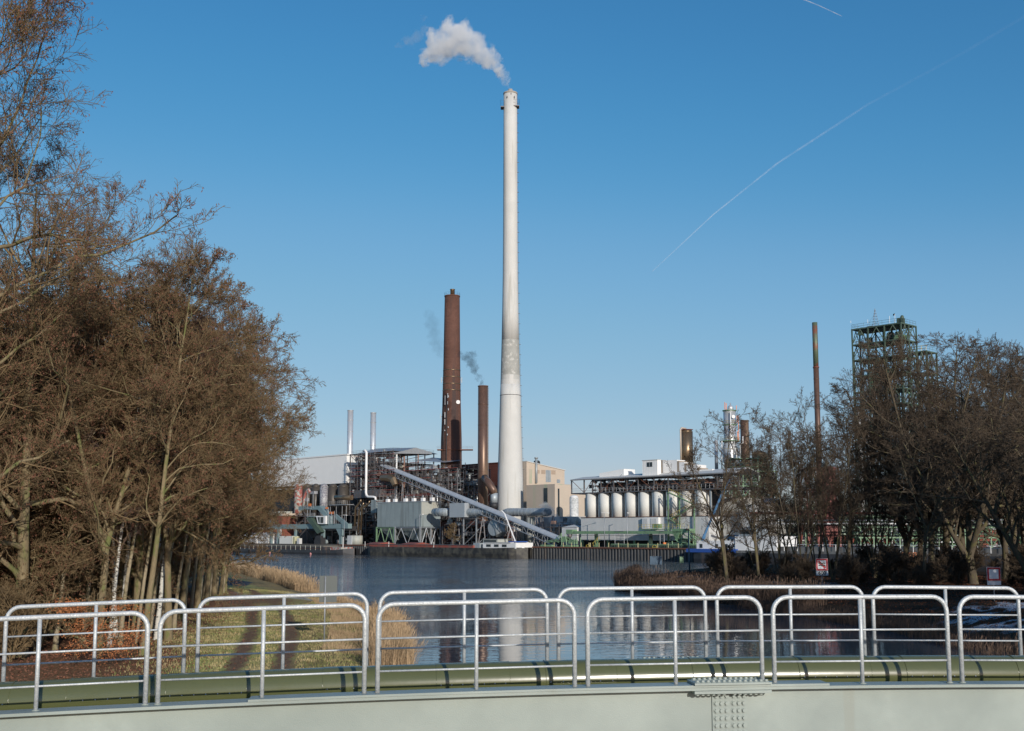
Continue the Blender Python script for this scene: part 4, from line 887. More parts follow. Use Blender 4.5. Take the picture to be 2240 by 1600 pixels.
# ---------------------------------------------------------------- white hall over dark silos
e = thing('white_hall', 'windowless white corrugated hall raised above a row of dark silos', 'hall', mid(640, 755, 40))
Aq = QX(756, 40); zt = ZY(992.5, Aq.y); zb = ZY(1057, Aq.y)
mb = MB(); mb.qb(560, 756, 40, 0, 0, 16, z0=zb, z1=zt-.6); make('wall', mb, m_white, e)
mb = MB(); mb.qb(558, 757, 39.6, 0, 0, 17, z0=zt-.6, z1=zt-.1); make('roof', mb, m_whitep, e)
mb = MB()
for px in (600, 650, 700, 750): p = QX(px, 52); mb.ob((p.x, p.y, GZ), .6, .6, zb-GZ)
mb.qb(560, 757, 50, 0, 0, 6, z0=GZ, z1=zb-.8); make('rear_structure', mb, m_dark, e)
for px, w_, mt, lab in ((651.5, 17.5, m_silor, 'slim silo with flaking red and white paint, leftmost under the white hall'), (671, 19, m_silod, 'dark silo right of the red-flaked one under the white hall'), (689.5, 17.5, m_silod, 'dark silo left of the mottled grey one under the white hall'), (707.5, 18, m_silom, 'mottled grey and white silo in the middle under the white hall'), (727, 19, m_silod, 'dark silo right of the mottled grey one under the white hall'), (750, 24, m_silod, 'widest dark silo with a rust streak under the right end of the white hall')):
    k = 32 if mt is m_silod else 29; c = QX(px, k); r = rad(w_, c.y); z0 = ZY(1128, c.y); z1 = ZY(1066, c.y); e = thing('silo', lab, 'silo', (c.x, c.y, GZ))
    mb = MB(); mb.lathe(c[:2], [(z0, r), (z1, r)], 28); make('shell', mb, mt, e)
    mb = MB(); mb.dome((c.x, c.y, z1), r, ZY(1060, c.y)-z1+.3, 28); make('dome', mb, mt, e)
    mb = MB(); mb.lathe(c[:2], [(GZ, .6), (z0-2, .9), (z0, r)], 20); make('hopper', mb, m_silod, e)
    for a in range(4):
        q = a*math.pi/2+.6; mb = MB(); p = (c.x+r*.85*math.cos(q), c.y+r*.85*math.sin(q)); mb.ob((*p, GZ), .4, .4, z0-GZ+.2); make('leg', mb, m_steel, e)
e, q, zs, L_ = frame('silo_gallery', 'rusty grey service gallery around the feet of the dark silos', 648, 768, 27, 6, 1128, GZ, 6, 2, m_steel, cat='gallery')
pipes(e, q, GZ, zs[-1]+1, 14, [m_steel, m_dark, m_ductg, m_silom], rg, .4); vessels(e, q, [GZ, zs[0]], 5, [m_silom, m_silod, m_steel], rg)
e = thing('silo_platform', 'small railed platform in front of the widest dark silo', 'platform', QP(741, 1108, 24)); mb = MB(); mb.qb(719, 759, 22, 1104, 1105.5, 3); make('floor', mb, m_steell, e)
A, B = QP(719, 1104, 22), QP(759, 1104, 22); B.z = A.z = mb.v[4][2]; mb = MB(); mb.rail([A, B], 1.3, r=.06, step=1.3); make('handrail', mb, m_steell, e)
mb = MB()
for px in (722, 735, 748, 757): p = QX(px, 23); mb.bar((p.x, p.y, GZ), (p.x, p.y, A.z), .14)
make('leg', mb, m_steell, e)
mb = MB(); mb.tube([QP(733, 1089, 23), QP(768, 1089, 23)], .95, 14); solo('horizontal_tank', mb, m_bronze, 'short pale horizontal tank above the platform of the widest dark silo', 'tank')

# ---------------------------------------------------------------- scaffolded process plant
e, q, zs, L_ = frame('process_building', 'open multi-storey steel plant building packed with pipes beside the white hall', 764, 858, 34, 20, 990, GZ, 5, 8, m_steel, m_dark, .32, ny=2, cat='plant building')
A, B = QX(770, 33), QX(858, 33); zr_ = zs[-1]
mb = MB(); C_, D_ = B+QN*22, A+QN*22; m1, m2 = A.lerp(D_, .5), B.lerp(C_, .5)
mb.add([(A.x, A.y, zr_-.4), (B.x, B.y, zr_-1.2), (m2.x, m2.y, zr_+1.6), (m1.x, m1.y, zr_+2.6), (C_.x, C_.y, zr_-.4), (D_.x, D_.y, zr_-.2)], [(0, 1, 2, 3), (3, 2, 4, 5), (0, 3, 5), (1, 4, 2)]); make('roof', mb, m_steell, e)
pipes(e, q, GZ+2, zs[-1], 46, [m_steel, m_steell, m_dark, m_ductg, m_scaf, m_silver, m_whitep], rg, .4, depth=.7); vessels(e, q, [GZ]+zs[:-1], 26, [m_steel, m_dark, m_ductg, m_silod, m_bronze, m_silver], rg, 1.5)
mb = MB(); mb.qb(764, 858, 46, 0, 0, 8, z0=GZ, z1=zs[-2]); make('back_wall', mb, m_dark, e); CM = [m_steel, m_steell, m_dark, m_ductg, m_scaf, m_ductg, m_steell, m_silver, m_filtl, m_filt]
clutter(e, q, [GZ]+zs, 1300, CM, rg, .4, L_)
e, q, zs, L_ = frame('lower_process_building', 'lower long open steel frame full of rusty pipework behind the conveyor', 858, 1000, 44, 16, 1028, GZ, 8, 6, m_steel, m_dark, .3, ny=2, cat='plant building')
pipes(e, q, GZ+2, zs[-1]+3, 52, [m_steel, m_steell, m_scaf, m_dark, m_ductg, m_silver, m_bronze], rg, .4, depth=.7); vessels(e, q, [GZ]+zs, 34, [m_steel, m_steell, m_dark, m_bronze, m_ductg, m_silver], rg, 1.4)
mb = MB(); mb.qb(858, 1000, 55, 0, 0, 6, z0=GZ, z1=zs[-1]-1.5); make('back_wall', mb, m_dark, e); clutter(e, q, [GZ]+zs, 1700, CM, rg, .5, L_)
mb = MB(); A, B = QP(905, 1008, 46), QP(972, 1012, 46); mb.add([A, B, B+QN*9+Vector((0, 0, 1.2)), A+QN*9+Vector((0, 0, 1.6)), A+Vector((0, 0, .2)), B+Vector((0, 0, .2))], [(0, 1, 2, 3)]); make('canopy', mb, m_steell, e)
scaffold('scaffolding', 'dense rusty tube scaffolding around the tall open plant building', 766, 862, 31, 2.5, 993, ZY(1085, 450), rg, 2.4, 1.5, .9)
scaffold('scaffolding', 'thin scaffolding standing against the sky between the plant building and the brick chimney', 860, 1000, 41, 3, 1007, ZY(1090, 425), rg, 2.4, 1.5, .85, 1030)
scaffold('scaffolding', 'low scaffolding with red tubes along the top of the grey filter house', 822, 962, 22, 3, 1083, ZY(1103, 400), rg, 2.2, 1.6, .5)
e, q, zs, L_ = frame('pipe_bay', 'cluttered pipe bay in front of the dark brick hall right of the brick chimney', 1000, 1050, 46, 8, 1062, GZ, 4, 3, m_steel, m_dark, .3, cat='platform'); clutter(e, q, [GZ]+zs+[zs[-1]+1.5], 200, CM, rg, .5, 20)
scaffold('scaffolding', 'small scaffolding in front of the dark brick hall', 1000, 1048, 48, 3, 1058, GZ, rg, 1.8, 2, .6)
e = thing('rusty_duct', 'pale rusty arched duct under the upper end of the conveyor', 'duct', QP(850, 1060, 30))
mb = MB(); mb.tube([QP(834, 1046, 30), QP(852, 1046, 30), QP(860, 1050, 30), QP(864, 1062, 30)], [1.2, 1.5, 1.5, 1.1], 8, sm=False); make('bend', mb, m_bronze, e)
mb = MB(); mb.qb(872, 908, 31, 1045, 1054, 3); make('casing', mb, m_bronze, e)
mb = MB(); mb.qb(773, 830, 30, 1072, 1089, 8); solo('grey_hopper', mb, m_steel, 'dull grey box hopper below the scaffolded building, left of the filter house', 'hopper')
e = thing('white_pipe', 'fat white pipe dropping down the scaffolded building to the filter house', 'pipe', QP(800, 1090, 28))
mb = MB(); kk = 27; pts = [(793, 987), (797, 986), (799.5, 990), (799.5, 1078), (801, 1084), (805, 1087.5), (816, 1087.5), (820.5, 1089), (821.5, 1096)]; mb.tube([QP(a, b_, kk) for a, b_ in pts], .47, 12); make('pipe_run', mb, m_whitep, e)
mb = MB(); p = QX(821, 24); mb.qb(811, 823, 22, 1094, 1122, 3); p1, p2 = QP(812, 1122, 22), QP(822.5, 1134, 22); make('inlet_box', mb, m_filt, e)
for a in ((787, 1093, 775, 1190), (793, 1100, 783, 1190), (806, 1096, 789, 1180)):
    mb = MB(); mb.tube([QP(a[0]+2, a[1], 24), QP(a[0], a[1]+6, 24), QP(a[2]+2, a[1]+18, 24), QP(a[2], a[3], 24)], .36, 8); solo('down_pipe', mb, m_bronze, 'brownish slanting down pipe in the dark bay left of the filter house', 'pipe', 'slanting down pipes left of the filter house')
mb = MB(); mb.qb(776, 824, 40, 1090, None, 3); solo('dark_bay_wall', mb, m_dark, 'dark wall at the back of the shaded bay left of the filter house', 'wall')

# ---------------------------------------------------------------- covered conveyor
c0, c1 = QP(836, 1019, 36), QP(1229, 1183, 7); cv = thing('covered_conveyor', 'long covered grey conveyor sloping down from the scaffolded plant to the quay', 'conveyor', c1)
dv = (c1-c0); L_ = dv.length; du = dv.normalized(); sd = du.cross(Vector((0, 0, 1))).normalized(); un = sd.cross(du); un = un if un.z > 0 else -un
mb = MB(); n = 46
for i in range(n):
    a, b_ = c0+dv*(i/n), c0+dv*((i+.985)/n); V = []
    for p in (a, b_):
        for j in range(9): q = math.pi*j/8; V.append(p+sd*1.25*math.cos(q)+un*(1.0*math.sin(q)))
    mb.add(V, [(j, j+1, 10+j, 9+j) for j in range(8)], 0, True)
make('arched_cover', mb, M('pale_cover', (.54, .56, .58), .45, .2, var=.12, scale=.4), cv)
mb = MB(); hN = 2.0
for s_ in (-1.35, 1.35):
    for o_ in (0, -hN): mb.bar(c0+sd*s_+un*o_, c1+sd*s_+un*o_, .22)
    m_ = 44
    for i in range(m_):
        a = c0+dv*(i/m_)+sd*s_; b_ = c0+dv*((i+1)/m_)+sd*s_; mb.bar(a, a-un*hN, .1)
        if i % 2: mb.bar(a, b_-un*hN, .1)
        else: mb.bar(a-un*hN, b_, .1)
make('truss', mb, m_steell, cv)
mb = MB(); V = [c0+sd*1.2-un*1.2, c1+sd*1.2-un*1.2, c1-sd*1.2-un*1.2, c0-sd*1.2-un*1.2]; mb.add(V+[v-un*.15 for v in V], [(0, 1, 2, 3), (7, 6, 5, 4), (0, 4, 5, 1), (2, 6, 7, 3)]); make('belt', mb, m_dark, cv)
for t_ in (.16, .34, .5, .64, .78, .9):
    p = c0+dv*t_; mb = MB()
    for s_ in (-1, 1):
        mb.bar(p+sd*s_-un*hN, Vector((p.x+sd.x*s_*1.8-1.2, p.y+sd.y*s_*1.8, GZ)), .3); mb.bar(p+sd*s_-un*hN, Vector((p.x+sd.x*s_*1.8+1.2, p.y+sd.y*s_*1.8, GZ)), .3)
    make('trestle', mb, m_steel, cv)

# ---------------------------------------------------------------- filter house
fh = thing('filter_house', 'large blue-grey sheet-metal filter house with hoppers on green and grey legs', 'filter building', mid(825, 921, 16))
A, B = QX(825, 16), QX(921, 16); Yc = (A.y+B.y)/2; zt = ZY(1099.5, Yc); zm = ZY(1153, Yc); zl_ = ZY(1154.5, Yc)
# the right end face runs inland
tt = 0
for T_ in np.arange(2, 40, .25):
    C_ = B+QN*float(T_)
    if C_.x/C_.y > ray(963, 1120)[0]: break
mb = MB(); mb.prism([A[:2], B[:2], C_[:2], (A+QN*float(T_))[:2]], zm, zt); make('casing', mb, m_filt, fh)
mb = MB(); e1 = B+QD*.05; e2 = C_+QD*.05; mb.prism([e1[:2], (e1+QD*.1)[:2], (e2+QD*.1)[:2], e2[:2]], zm+4.2, zt-.15); make('end_panel', mb, m_filtl, fh)
mb = MB(); mb.prism([(A-QN*.15)[:2], (B-QN*.15+QD*.2)[:2], (C_+QD*.2)[:2], (A+QN*float(T_))[:2]], zt, zt+.25); make('roof', mb, m_steell, fh)
def hopper(mb, a, b_, T, z1, z0):
    n1 = [a, b_, b_+QN*T, a+QN*T]; c = (a+b_)/2+QN*T/2; n2 = [c+(p-c)*.22 for p in n1]
    V = [(p.x, p.y, z1) for p in n1]+[(p.x, p.y, z0) for p in n2]; mb.add(V, [(0, 4, 5, 1), (1, 5, 6, 2), (2, 6, 7, 3), (3, 7, 4, 0), (0, 1, 2, 3), (4, 7, 6, 5)])
for i, (a, b_) in enumerate(((0, .41), (.41, 1.0))):
    pa, pb = A.lerp(B, a), A.lerp(B, b_); mb = MB(); hopper(mb, pa+QN*.4, pb+QN*.4, float(T_)-.8, zm-.02, GZ+1.6); make('hopper', mb, m_filt, fh)
pa, pb = B+QN*.3, C_; mb = MB(); 
Tl = [(0, m_green), (.41, m_green), (.43, m_steell), (1, m_steell)]
for a, mt in Tl:
    p = A.lerp(B, a)-QN*.2; mb = MB(); mb.ob((p.x, p.y, GZ), .45, .45, zm-GZ); make('leg', mb, mt, fh)
for T2 in (.5, 1):
    p = B+QN*float(T_)*T2; mb = MB(); mb.ob((p.x, p.y, GZ), .45, .45, zm-GZ); make('leg', mb, m_steell, fh)
def zig(a, b_, za, zb_, n, r, mt):
    mb = MB(); 
    for i in range(n):
        p, q_ = a.lerp(b_, i/n), a.lerp(b_, (i+1)/n); m_ = (p+q_)/2; mb.bar((p.x, p.y, za), (m_.x, m_.y, zb_), r); mb.bar((m_.x, m_.y, zb_), (q_.x, q_.y, za), r)
    mb.bar((a.x, a.y, zb_), (b_.x, b_.y, zb_), r); make('bracing', mb, mt, fh)
zig(A-QN*.3, A.lerp(B, .41)-QN*.3, GZ, zm-.4, 2, .22, m_green); zig(A.lerp(B, .43)-QN*.3, B-QN*.3, GZ, zm-.4, 2, .22, m_steell); zig(B+QD*.3, C_+QD*.3, GZ, zm-.4, 2, .22, m_steell)
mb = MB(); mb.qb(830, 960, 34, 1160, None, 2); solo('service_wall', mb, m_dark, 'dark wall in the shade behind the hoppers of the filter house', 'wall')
for a, b_ in ((848, 1087), (864, 1085), (887, 1086), (905, 1086), (925, 1090), (945, 1092)):
    p = QP(a, 1099, 20); e = thing('filter_fan', 'small pale fan unit on the roof of the filter house', 'fan unit', p, 'fan units on the filter house roof'); mb = MB(); mb.ob((p.x, p.y, zt+.25), 1.3, 1.1, 1.2); make('housing', mb, m_whitep, e); mb = MB(); mb.tube([(p.x, p.y, zt+1.4), (p.x, p.y, zt+2.4)], .2, 8); make('outlet', mb, m_steell, e)
p = QX(918, 13); e = thing('lamp_post', 'thin white lamp post with short arm before the filter house corner', 'lamp post', (p.x, p.y, GZ)); zt2 = ZY(1126, p.y); mb = MB(); mb.tube([(p.x, p.y, GZ), (p.x, p.y, zt2), (p.x+.9, p.y, zt2+.1)], .13, 8); make('pole', mb, m_steell, e)
mb = MB(); mb.ob((p.x+1.1, p.y, zt2), .7, .3, .18, (1, 0, 0)); make('lamp_head', mb, m_whitep, e)

# ducts
def duct(label, pts, r, k, mt=None, rings=0, name='duct'):
    W_ = [QP(a, b_, k) for a, b_ in pts]; c = sum(W_, Vector())/len(W_); e = thing(name, label, 'duct', (c.x, c.y, GZ)); mb = MB(); mb.tube(W_, r, 24); make('duct_run', mb, mt or m_ductg, e)
    mb = MB()
    for a, b_ in zip(W_, W_[1:]):
        n = int((b_-a).length/1.6)
        for i in range(n): p = a.lerp(b_, (i+.5)/n); d = (b_-a).normalized()*.06; mb.tube([p-d, p+d], r+.05, 24)
    if mb.v: make('joint_rings', mb, mt or m_ductg, e)
    return e
kd = 18; rD = 9*QX(1000, kd).y/F
duct('short round grey duct between the filter house and the ribbed silver box', [(950, 1121), (984, 1121)], rD, kd)
bx = thing('duct_box', 'ribbed pale silver box in the duct run right of the filter house', 'duct box', mid(983, 1015, 15)); mb = MB(); mb.qb(983, 1016, 15, 1101, 1132, 5.5); make('casing', mb, M('ribbed_sheet', (.46, .49, .51), .5, .3, var=.05, wave=.8, wpitch=.5), bx)
mb = MB(); mb.qb(1016.2, 1037, 19, 1102, 1113, 4); make('rear_casing', mb, m_steell, bx)
duct('bent round grey duct from the silver box to the blower', [(1016, 1121), (1040, 1121), (1066, 1121), (1075, 1122.5), (1082, 1127), (1086, 1134), (1087, 1141)], rD*.98, kd)
e = thing('blower', 'grey spiral blower casing at the end of the bent duct', 'blower', QP(1088, 1172, kd)); mb = MB(); c = QP(1086, 1155, kd); mb.tube([c-QN*1.4, c+QN*1.4], 2.6, 20, sm=True); make('casing', mb, m_ductg, e)
mb = MB(); mb.tube([QP(1087, 1141, kd), QP(1090, 1148, kd), QP(1091, 1156, kd), QP(1096, 1170, kd)], [rD, 1.9, 1.6, 1.8], 16); make('elbow', mb, m_ductg, e)
e, q, zs, _ = frame('duct_trestle', 'grey braced steel trestle carrying the silver duct', 1014, 1042, 14, 6, 1134, GZ, 1, 2, m_steell, m_steel, .35, rails=False, cat='trestle')
e, q, zs, _ = frame('pump_platform', 'low steel platform cluttered with pipes below the bent duct', 968, 1100, 24, 6, 1150, GZ, 6, 2, m_steel, m_dark, .3, cat='platform'); clutter(e, q, [GZ]+zs+[zs[-1]+1.5], 200, CM, rg, .6, 40, .5); pipes(e, q, GZ, zs[-1]+1, 26, [m_steel, m_steell, m_scaf, m_dark], rg, .3); vessels(e, q, [GZ, zs[0]], 14, [m_steel, m_steell, m_ductg, m_dark], rg, 1)
mb = MB(); mb.qb(964, 1110, 34, 1140, None, 3); solo('low_building', mb, m_brickd, 'low dark building in the shade behind the bent duct', 'building')
duct('fat grey duct with a dark open end before the white chimney foot', [(1104, 1124), (1112, 1121), (1135, 1121), (1170, 1121), (1196, 1121)], 9*QX(1150, 34).y/F, 34)
mb = MB(); mb.tube([QP(1196, 1121, 34), QP(1202, 1121, 34)], [9.1*QX(1150, 34).y/F, 7.4*QX(1150, 34).y/F], 20); solo('duct_mouth', mb, m_dark, 'dark conical mouth at the right end of the fat grey duct', 'duct')
for px in (1168, 1180, 1205): 
    p = QX(px, 33); mb = MB(); mb.bar((p.x, p.y, GZ), (p.x+.6, p.y, ZY(1129, p.y)), .35); mb.bar((p.x+2.5, p.y, GZ), (p.x+.9, p.y, ZY(1129, p.y)), .3); solo('duct_support', mb, m_steel, 'dark steel support under the fat grey duct', 'support', 'supports under the fat grey duct')
mb = MB(); p = QX(1163, 36); mb.lathe(p[:2], [(GZ, 1.6), (ZY(1131, p.y), 1.6)], 20); solo('vertical_duct', mb, m_filtl, 'pale upright duct standing under the fat grey duct', 'duct')
# small bare tree on the plant
kP = tree('p', 30, 6.5, .12, .15, 16, .5, (35, 75), .2, 8, 8, 4, (0, 0), 0, mats=(m_barkd, m_twig), tw=4)
p = QX(992, 10); plant('small_tree', kP, p.x, p.y, GZ, 0, 'small round bare tree on the quay between the filter house and the duct trestle')

# ---------------------------------------------------------------- brick hall behind, beige building, small tank
e = thing('dark_brick_hall', 'dark red brick hall with arched windows between the brown chimneys', 'building', mid(1009, 1090, 92)); mb = MB(); mb.qb(1006, 1100, 88, 1016, None, 14); make('wall', mb, m_brickd, e)
mb = MB(); mb.qb(1005, 1101, 87.6, 1014, 1016, 15); make('parapet', mb, m_brickd, e)
for px in (1013, 1024):
    a, b_ = QX(px-3.2, 87.9), QX(px+3.2, 87.9); mb = MB(); z1, z0 = ZY(1031, a.y), ZY(1041, a.y); V = []
    for i in range(9): q = math.pi*i/8; V.append(((a+b_)/2+(b_-a)/2*-math.cos(q)+Vector((0, 0, z1+.6*math.sin(q)*1.2))-QN*.05))
    V += [Vector((b_.x, b_.y, z0))-QN*.05, Vector((a.x, a.y, z0))-QN*.05]; mb.add(V, [tuple(range(len(V)-1, -1, -1))]); make('window', mb, m_glass, e)
# beige building: two blocks, faces parallel / normal to the quay
def inland(B, px):
    for t_ in np.arange(.5, 80, .1):
        C_ = B+QN*float(t_)
        if C_.x/C_.y > ray(px, 1100)[0]: return C_, float(t_)
be_ = thing('beige_building', 'tall beige panelled building with a pastel-striped lower block right of the white chimney', 'building', mid(1144, 1213, 70))
B = QX(1152, 80); C_, t_ = inland(B, 1235); A = QX(1140, 80); z1 = ZY(1010.5, B.y); z2 = ZY(1030, C_.y)
mb = MB(); mb.prism([A[:2], B[:2], C_[:2], (A+QN*t_)[:2]], GZ, [z1, z1, z2, z2]); make('upper_block', mb, m_beige, be_)
mb = MB(); mb.prism([(A-QD*.3)[:2], (B+QD*.3)[:2], (C_+QD*.3+QN*.3)[:2], (A+QN*t_)[:2]], [z1+.02, z1+.02, z2+.02, z2+.02], [z1+.35, z1+.35, z2+.35, z2+.35]); make('roof', mb, m_roofl, be_)
def face_rect(mb, B, px1, px2, y1, y2, out=.06, T=.08):
    a, _ = inland(B, px1); b_, _ = inland(B, px2); z1, z0 = ZY(y1, a.y), ZY(y2, a.y); o_ = QD*out
    mb.prism([(a+o_*0)[:2], (a+o_)[:2], (b_+o_)[:2], b_[:2]], z0, z1)
for a in ((1193.5, 1204.5, 1028.5, 1055), (1218, 1225, 1049, 1057)): mb = MB(); face_rect(mb, B, *a); make('window', mb, m_ductg, be_)
for a in ((1172, 1180, 1028, 1036), (1184, 1193, 1028, 1037), (1206, 1215, 1029, 1038)): mb = MB(); face_rect(mb, B, *a, out=.05); make('vent_panel', mb, m_rustb if a[0] == 0 else M('tan_panel', (.42, .32, .24), .8, var=.1), be_)
for a in ((1157, 1163, 1027, 1058),): mb = MB(); face_rect(mb, B, *a, out=.05); make('window_strip', mb, m_past, be_)
a, _ = inland(B, 1171); mb = MB(); o_ = QD*.5; mb.tube([(a+o_)[:2]+(z1-9,) if False else (a.x+o_.x, a.y+o_.y, ZY(1057, a.y)), (a.x+o_.x, a.y+o_.y, ZY(1004, a.y))], .45, 10); mb.tube([(a.x+o_.x, a.y+o_.y, ZY(1004, a.y)), (a.x+o_.x, a.y+o_.y, ZY(1001, a.y))], .7, 8); make('exhaust_pipe', mb, m_ductg, be_)
for px in (1177, 1182): a, _ = inland(B, px); mb = MB(); zz = ZY(1013, a.y); c = a-QD*1.5; mb.tube([(c.x, c.y, zz), (c.x+.3, c.y-.3, zz)], 1.0, 14); mb.bar((c.x, c.y, zz-3), (c.x, c.y, zz), .12); make('roof_dish', mb, m_dark, be_)
A2 = QX(1152, 58); B2 = QX(1213.5, 58); C2, t2 = inland(B2, 1249); z3 = ZY(1059, B2.y); z4 = ZY(1067.5, C2.y)
mb = MB(); mb.prism([A2[:2], B2[:2], (B2+QN*8)[:2], (A2+QN*8)[:2]], GZ, z3); make('striped_block', mb, m_past, be_)
B2s = B2+QD*.05; C2s = C2+QD*.05
mb = MB(); mb.prism([B2s[:2], (B2s+QD*.1)[:2], (C2s+QD*.1)[:2], C2s[:2]], GZ, [z3, z3, z4, z4]); mb.prism([(B2+QN*8)[:2], B2s[:2], C2s[:2], (C2-QD*6)[:2]], GZ, [z3-.3, z3-.3, z4-.3, z4-.3]); make('right_wall', mb, m_beige, be_)
C3, t3 = inland(B2, 1290); z5 = ZY(1082, C3.y); z5a = ZY(1078, C2.y); mb = MB(); mb.prism([(C2-QD*3)[:2], C2s[:2], (C3+QD*.1)[:2], (C3-QD*3)[:2]], GZ, [z5a, z5a, z5, z5]); make('rear_wing', mb, m_beige, be_)
for px in (1218, 1222.3, 1277, 1281): mb = MB(); face_rect(mb, B2s+QD*.1, px+2, px+5.5, 1069 if px < 1250 else 1090, 1129); make('window_strip', mb, m_glass, be_) if px in (1218, 1277) else None
a, b_ = QX(1190, 57.9), QX(1198, 57.9); mb = MB(); mb.prism([a[:2], b_[:2], (b_-QN*.1)[:2], (a-QN*.1)[:2]], ZY(1100, a.y), ZY(1068, a.y)); make('window_strip', mb, m_glass, be_)
mb = MB(); mb.qb(1158, 1250, 46, 1131, None, 8); solo('low_shed', mb, m_ductg, 'low grey shed at the foot of the beige building', 'shed')
c = QX(1256, 54); r = rad(19.5, c.y); e = thing('white_tank', 'slim flaking white upright tank between the beige building and the cream silos', 'tank', (c.x, c.y, GZ)); mb = MB(); mb.lathe(c[:2], [(GZ, r), (ZY(1090, c.y), r)], 28); make('shell', mb, M('flaking_white', (.55, .55, .52), .6, var=.1, scale=1, col2=(.72, .71, .68), th=.5), e)
mb = MB(); mb.dome((c.x, c.y, ZY(1090, c.y)), r, 1.0, 28); make('dome', mb, m_whitep, e)
e, q, zs, _ = frame('rubble_plant', 'jumble of low pipes and platforms between the conveyor and the white tank', 1186, 1262, 26, 8, 1152, GZ, 4, 2, m_steel, m_steel, .3, cat='platform'); clutter(e, q, [GZ]+zs+[zs[-1]+1.5], 120, CM, rg, .6, 30, .5); pipes(e, q, GZ, zs[-1], 12, [m_steel, m_steell, m_scaf, m_ductg], rg, .4); vessels(e, q, [GZ, zs[0]], 10, [m_steell, m_ductg, m_whitep, m_steel], rg, 1.2)
e = thing('white_hut', 'white hut with a low pyramid roof beside the lower end of the conveyor', 'hut', mid(1229, 1263, 12)); mb = MB(); A, B = QX(1229, 12), QX(1262, 12); zz = ZY(1154, A.y); mb.qb(1229, 1262, 12, 0, 0, 4.2, z0=GZ, z1=zz); make('wall', mb, m_hall, e)
mb = MB(); A, B = A-QD*.2-QN*.2, B+QD*.2-QN*.2; C_, D_ = B+QN*4.6, A+QN*4.6; t_ = (A+C_)/2; mb.add([(p.x, p.y, zz+.01) for p in (A, B, C_, D_)]+[(t_.x, t_.y, zz+.8)], [(0, 1, 4), (1, 2, 4), (2, 3, 4), (3, 0, 4), (3, 2, 1, 0)]); make('roof', mb, m_roofl, e)
# ---------------------------------------------------------------- cream silo house on the quay
kS_ = 15; sh = thing('silo_house', 'long open-sided gallery building with pale roof over a grey clad hall', 'building', mid(1271, 1545, 12))
Yc = QX(1400, 12).y; zH1, zH0 = ZY(1131.5, Yc), ZY(1182.5, Yc); zG = ZY(1076, Yc); zR = ZY(1044, Yc)
mb = MB(); mb.qb(1271, 1550, 12, 0, 0, 16, z0=zH0, z1=zH1); make('grey_hall_wall', mb, m_hall, sh)
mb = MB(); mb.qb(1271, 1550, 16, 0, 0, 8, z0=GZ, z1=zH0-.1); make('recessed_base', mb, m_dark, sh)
mb = MB(); mb.qb(1270, 1551, 11.7, 0, 0, 17, z0=zH1+.003, z1=zH1+.15); make('ledge', mb, m_rustb, sh)
for px in (1275, 1330, 1388, 1420, 1470, 1520): p = QX(px, 12.5); mb = MB(); mb.ob((p.x, p.y, GZ), .55, .55, zH0-GZ-.01); make('green_column', mb, m_green, sh)
mb = MB(); mb.qb(1250, 1622, 13.5, 0, 0, 10, z0=zG, z1=zG+.35); make('gallery_floor', mb, m_steel, sh)
for px in (1251, 1278.5, 1297, 1315, 1343, 1372, 1397, 1432, 1463, 1496, 1527, 1571, 1618):
    for kk in (13.7, 22.5): p = QX(px, kk); mb = MB(); mb.ob((p.x, p.y, zG+.35), .3, .3, zR-zG-.35); make('roof_post', mb, m_steel, sh)
mb = MB(); pxs = [1251, 1278.5, 1297, 1315, 1343, 1372, 1397, 1432, 1463, 1496, 1527, 1571, 1618]
for i, (a, b_) in enumerate(zip(pxs, pxs[1:])):
    p, q_ = QX(a, 13.6), QX(b_, 13.6); za, zb_ = (zG+.3, zR) if i % 2 else (zR, zG+.3); mb.bar((p.x, p.y, za), (q_.x, q_.y, zb_), .13)
make('bracing', mb, m_rustb, sh)
A, B = QX(1250, 13.5), QX(1620, 13.5); mb = MB(); mb.rail([(A.x, A.y, zG+.35), (B.x, B.y, zG+.35)], 1.2, r=.05, step=1.4); make('handrail', mb, m_steell, sh)
A, B = QX(1248, 12.6), QX(1612, 12.6); W_ = 11.5; nn_ = 14; mb = MB()
C_, D_ = B+QN*W_, A+QN*W_; rA, rB = A.lerp(D_, .5), B.lerp(C_, .5)
V = [(A.x, A.y, zR), (B.x, B.y, zR), (rB.x, rB.y, zR+1.5), (rA.x, rA.y, zR+1.0), (C_.x, C_.y, zR), (D_.x, D_.y, zR)]; V += [(x, y, z+.18) for x, y, z in V]
mb.add(V, [(6, 7, 8, 9), (9, 8, 10, 11), (0, 3, 2, 1), (3, 5, 4, 2), (0, 1, 7, 6), (5, 11, 10, 4), (0, 6, 9, 3), (3, 9, 11, 5), (1, 2, 8, 7), (2, 4, 10, 8)]); make('roof', mb, m_roofl, sh)
mb = MB(); mb.qb(1248, 1612, 12.5, 0, 0, .1, z0=zR-.12, z1=zR+.2); make('roof_fascia', mb, m_rroof, sh)
A, B = QX(1312, 17), QX(1366, 17); mb = MB(); C_, D_ = B+QN*5, A+QN*5; z0, z1 = ZY(1037, A.y)+.2, ZY(1026, B.y); mb.prism([A[:2], B[:2], C_[:2], D_[:2]], zR+.4, [z0, z1, z1, z0]); make('roof_lantern', mb, m_white, sh)
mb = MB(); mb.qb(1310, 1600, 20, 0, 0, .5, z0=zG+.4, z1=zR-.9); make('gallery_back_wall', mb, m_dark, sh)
q = lambda i, j, z: QX(1290, 14.5).lerp(QX(1600, 14.5), i)+QN*6*j+Vector((0, 0, z))
